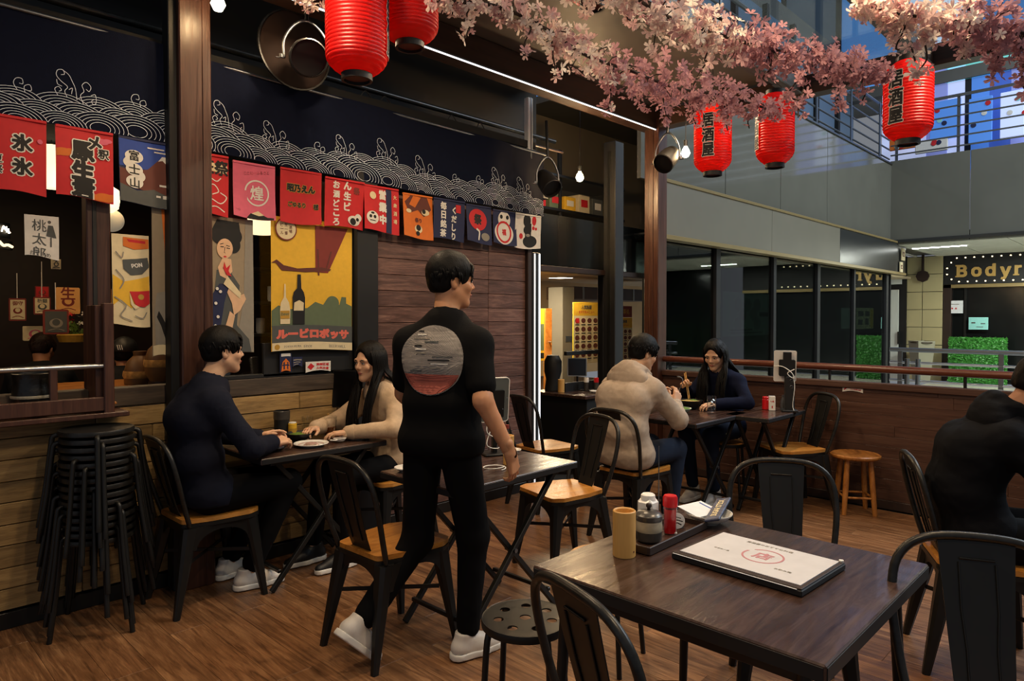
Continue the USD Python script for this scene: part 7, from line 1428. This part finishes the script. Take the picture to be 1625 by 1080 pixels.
# man in the beige hoodie
person('man in a beige hoodie seen from behind, eating opposite the smiling woman', (-2.68, 3.86, 0), -.04, seated(pel=(0, -.02, .585), waist=(0, -.06, .76), chest=(0, -.015, .94), neck=(0, .10, 1.115), head=(.01, .185, 1.245), hrot=(-.38, -.30), shL=(-.17, .07, 1.015), shR=(.17, .07, 1.015), elL=(-.25, .30, .80), elR=(.245, .27, .80), wrL=(-.08, .49, .86), wrR=(.085, .47, .87), anL=(-.12, .30, .095), anR=(.12, .34, .095)),
       skin='skin_b', top='cloth_beige', low='denim_dark', hem=.50, bulk=1.14, hood=True, gname='hoodie', foldamp=.022, hands=dict(R=dict(n=(-1, .3, 0), curl=(.8, .8, .7, .6), thumb=.5, fw=(-.1, .5, .8)), L=dict(n=(1, .3, 0), curl=(.8, .8, .7, .6), thumb=.5, fw=(.1, .5, .8))), seed=5)
# smiling woman
wl, _ = person('smiling woman with long dark hair in a dark navy top, holding chopsticks over a bowl', (-2.74, 5.40, 0), PI, seated(pel=(0, -.02, .575), waist=(0, -.0, .74), chest=(0, .03, .89), neck=(0, .09, 1.06), head=(.005, .165, 1.185), hrot=(.08, -.34), shL=(-.145, .05, .97), shR=(.145, .05, .97), elL=(-.27, .14, .81), elR=(.27, .14, .82), wrL=(-.09, .33, .80), wrR=(.20, .30, .905), anL=(-.1, .36, .095), anR=(.1, .34, .095)),
       fem=True, skin='skin_b', top='cloth_ink', low='denim_dark', hem=.50, bulk=.98, longhair=.30, gname='top', foldamp=.018, hands=dict(R=dict(n=(-.6, .2, -.6), curl=(1.0, .95, .8, .7), thumb=.6, fw=(-.2, .6, .55)), L=dict(n=(.2, .1, -1), curl=(.5, .5, .5, .5), thumb=.4, fw=(.4, 1, -.05))), seed=6)
t = thing('chopsticks', 'pair of pale chopsticks dipping into the ramen bowl in the woman\'s hand', 'chopsticks', (0, 0, 0)); a_ = A(-2.945, 5.10, 1.035); b_ = A(-2.86, 5.02, .83)
for k in (-1, 1): obj('stick', tube([a_+A(.006*k, 0, .004*k), b_+A(.004*k, .004*k, 0)], [.0042, .003], 6), 'bamboo', t)
t = thing('ladle_spoon', 'dark curved spoon held upright by the man in the beige hoodie', 'spoon', (-2.60, 4.39, .945)); obj('handle', tube(spline([(0, 0, 0), (.02, .02, .05), (.03, .03, .09), (.015, .03, .115), (-.01, .02, .12)], 5), np.r_[np.full(12, .004), np.linspace(.004, .010, 9)], 8, flat=.6), 'dull_steel', t, smooth=True)
# man in the black hoodie at the right edge
person('man in a black hoodie bending forward at the right edge of the photo', (-.62, 3.55, 0), rz_to(.91, .41), seated(pel=(0, 0, .585), waist=(0, -.05, .75), chest=(0, -.01, .91), neck=(0, .13, 1.085), head=(0, .235, 1.215), hrot=(-.05, -.42), shL=(-.17, .07, .99), shR=(.17, .07, .99), elL=(-.24, .33, .78), elR=(.25, .28, .77), wrL=(-.08, .52, .84), wrR=(.09, .50, .84), anL=(-.12, .40, .095), anR=(.14, .44, .095)),
       skin='skin_c', top='cloth_soot', low='trouser_black', hem=.50, bulk=1.14, hood=True, hood_amp=1.5, gname='hoodie', foldamp=.02, buzz=True, hands=dict(R=dict(n=(-.6, .2, -.7), curl=(.8, .8, .7, .6), thumb=.5), L=dict(n=(.6, .2, -.7), curl=(.8, .8, .7, .6), thumb=.5)), seed=7)
# two diners inside the restaurant
p = ond(62, 570, 5.6); person('diner with brown hair in dark clothes seen from behind through the left of the window', (p[0], p[1], 0), rz_to(-.9, .35), seated(head=(0, .15, 1.23), neck=(0, .10, 1.09), hrot=(-.3, -.35)), skin='skin_c', top='cloth_char', hair='hair_brown', seed=8, bulk=1.1)
o = dup(ws, (p[0], p[1], .0), .2, 'wooden stool under the brown-haired diner inside the restaurant')
p = ond(192, 580, 5.4); person('diner in a black cap seen from behind, right of the window mullion', (p[0], p[1], 0), rz_to(-.8, .5), seated(head=(0, .10, 1.20), neck=(0, .05, 1.06)), skin='skin_c', top='cloth_char', cap=True, seed=9, bulk=1.05)
o = dup(ws, (p[0], p[1], .0), .5, 'wooden stool under the diner with the black cap')
round_stool('stool with a round wooden seat under the smiling woman', (-2.70, 5.36, 0), .3, wood=True)
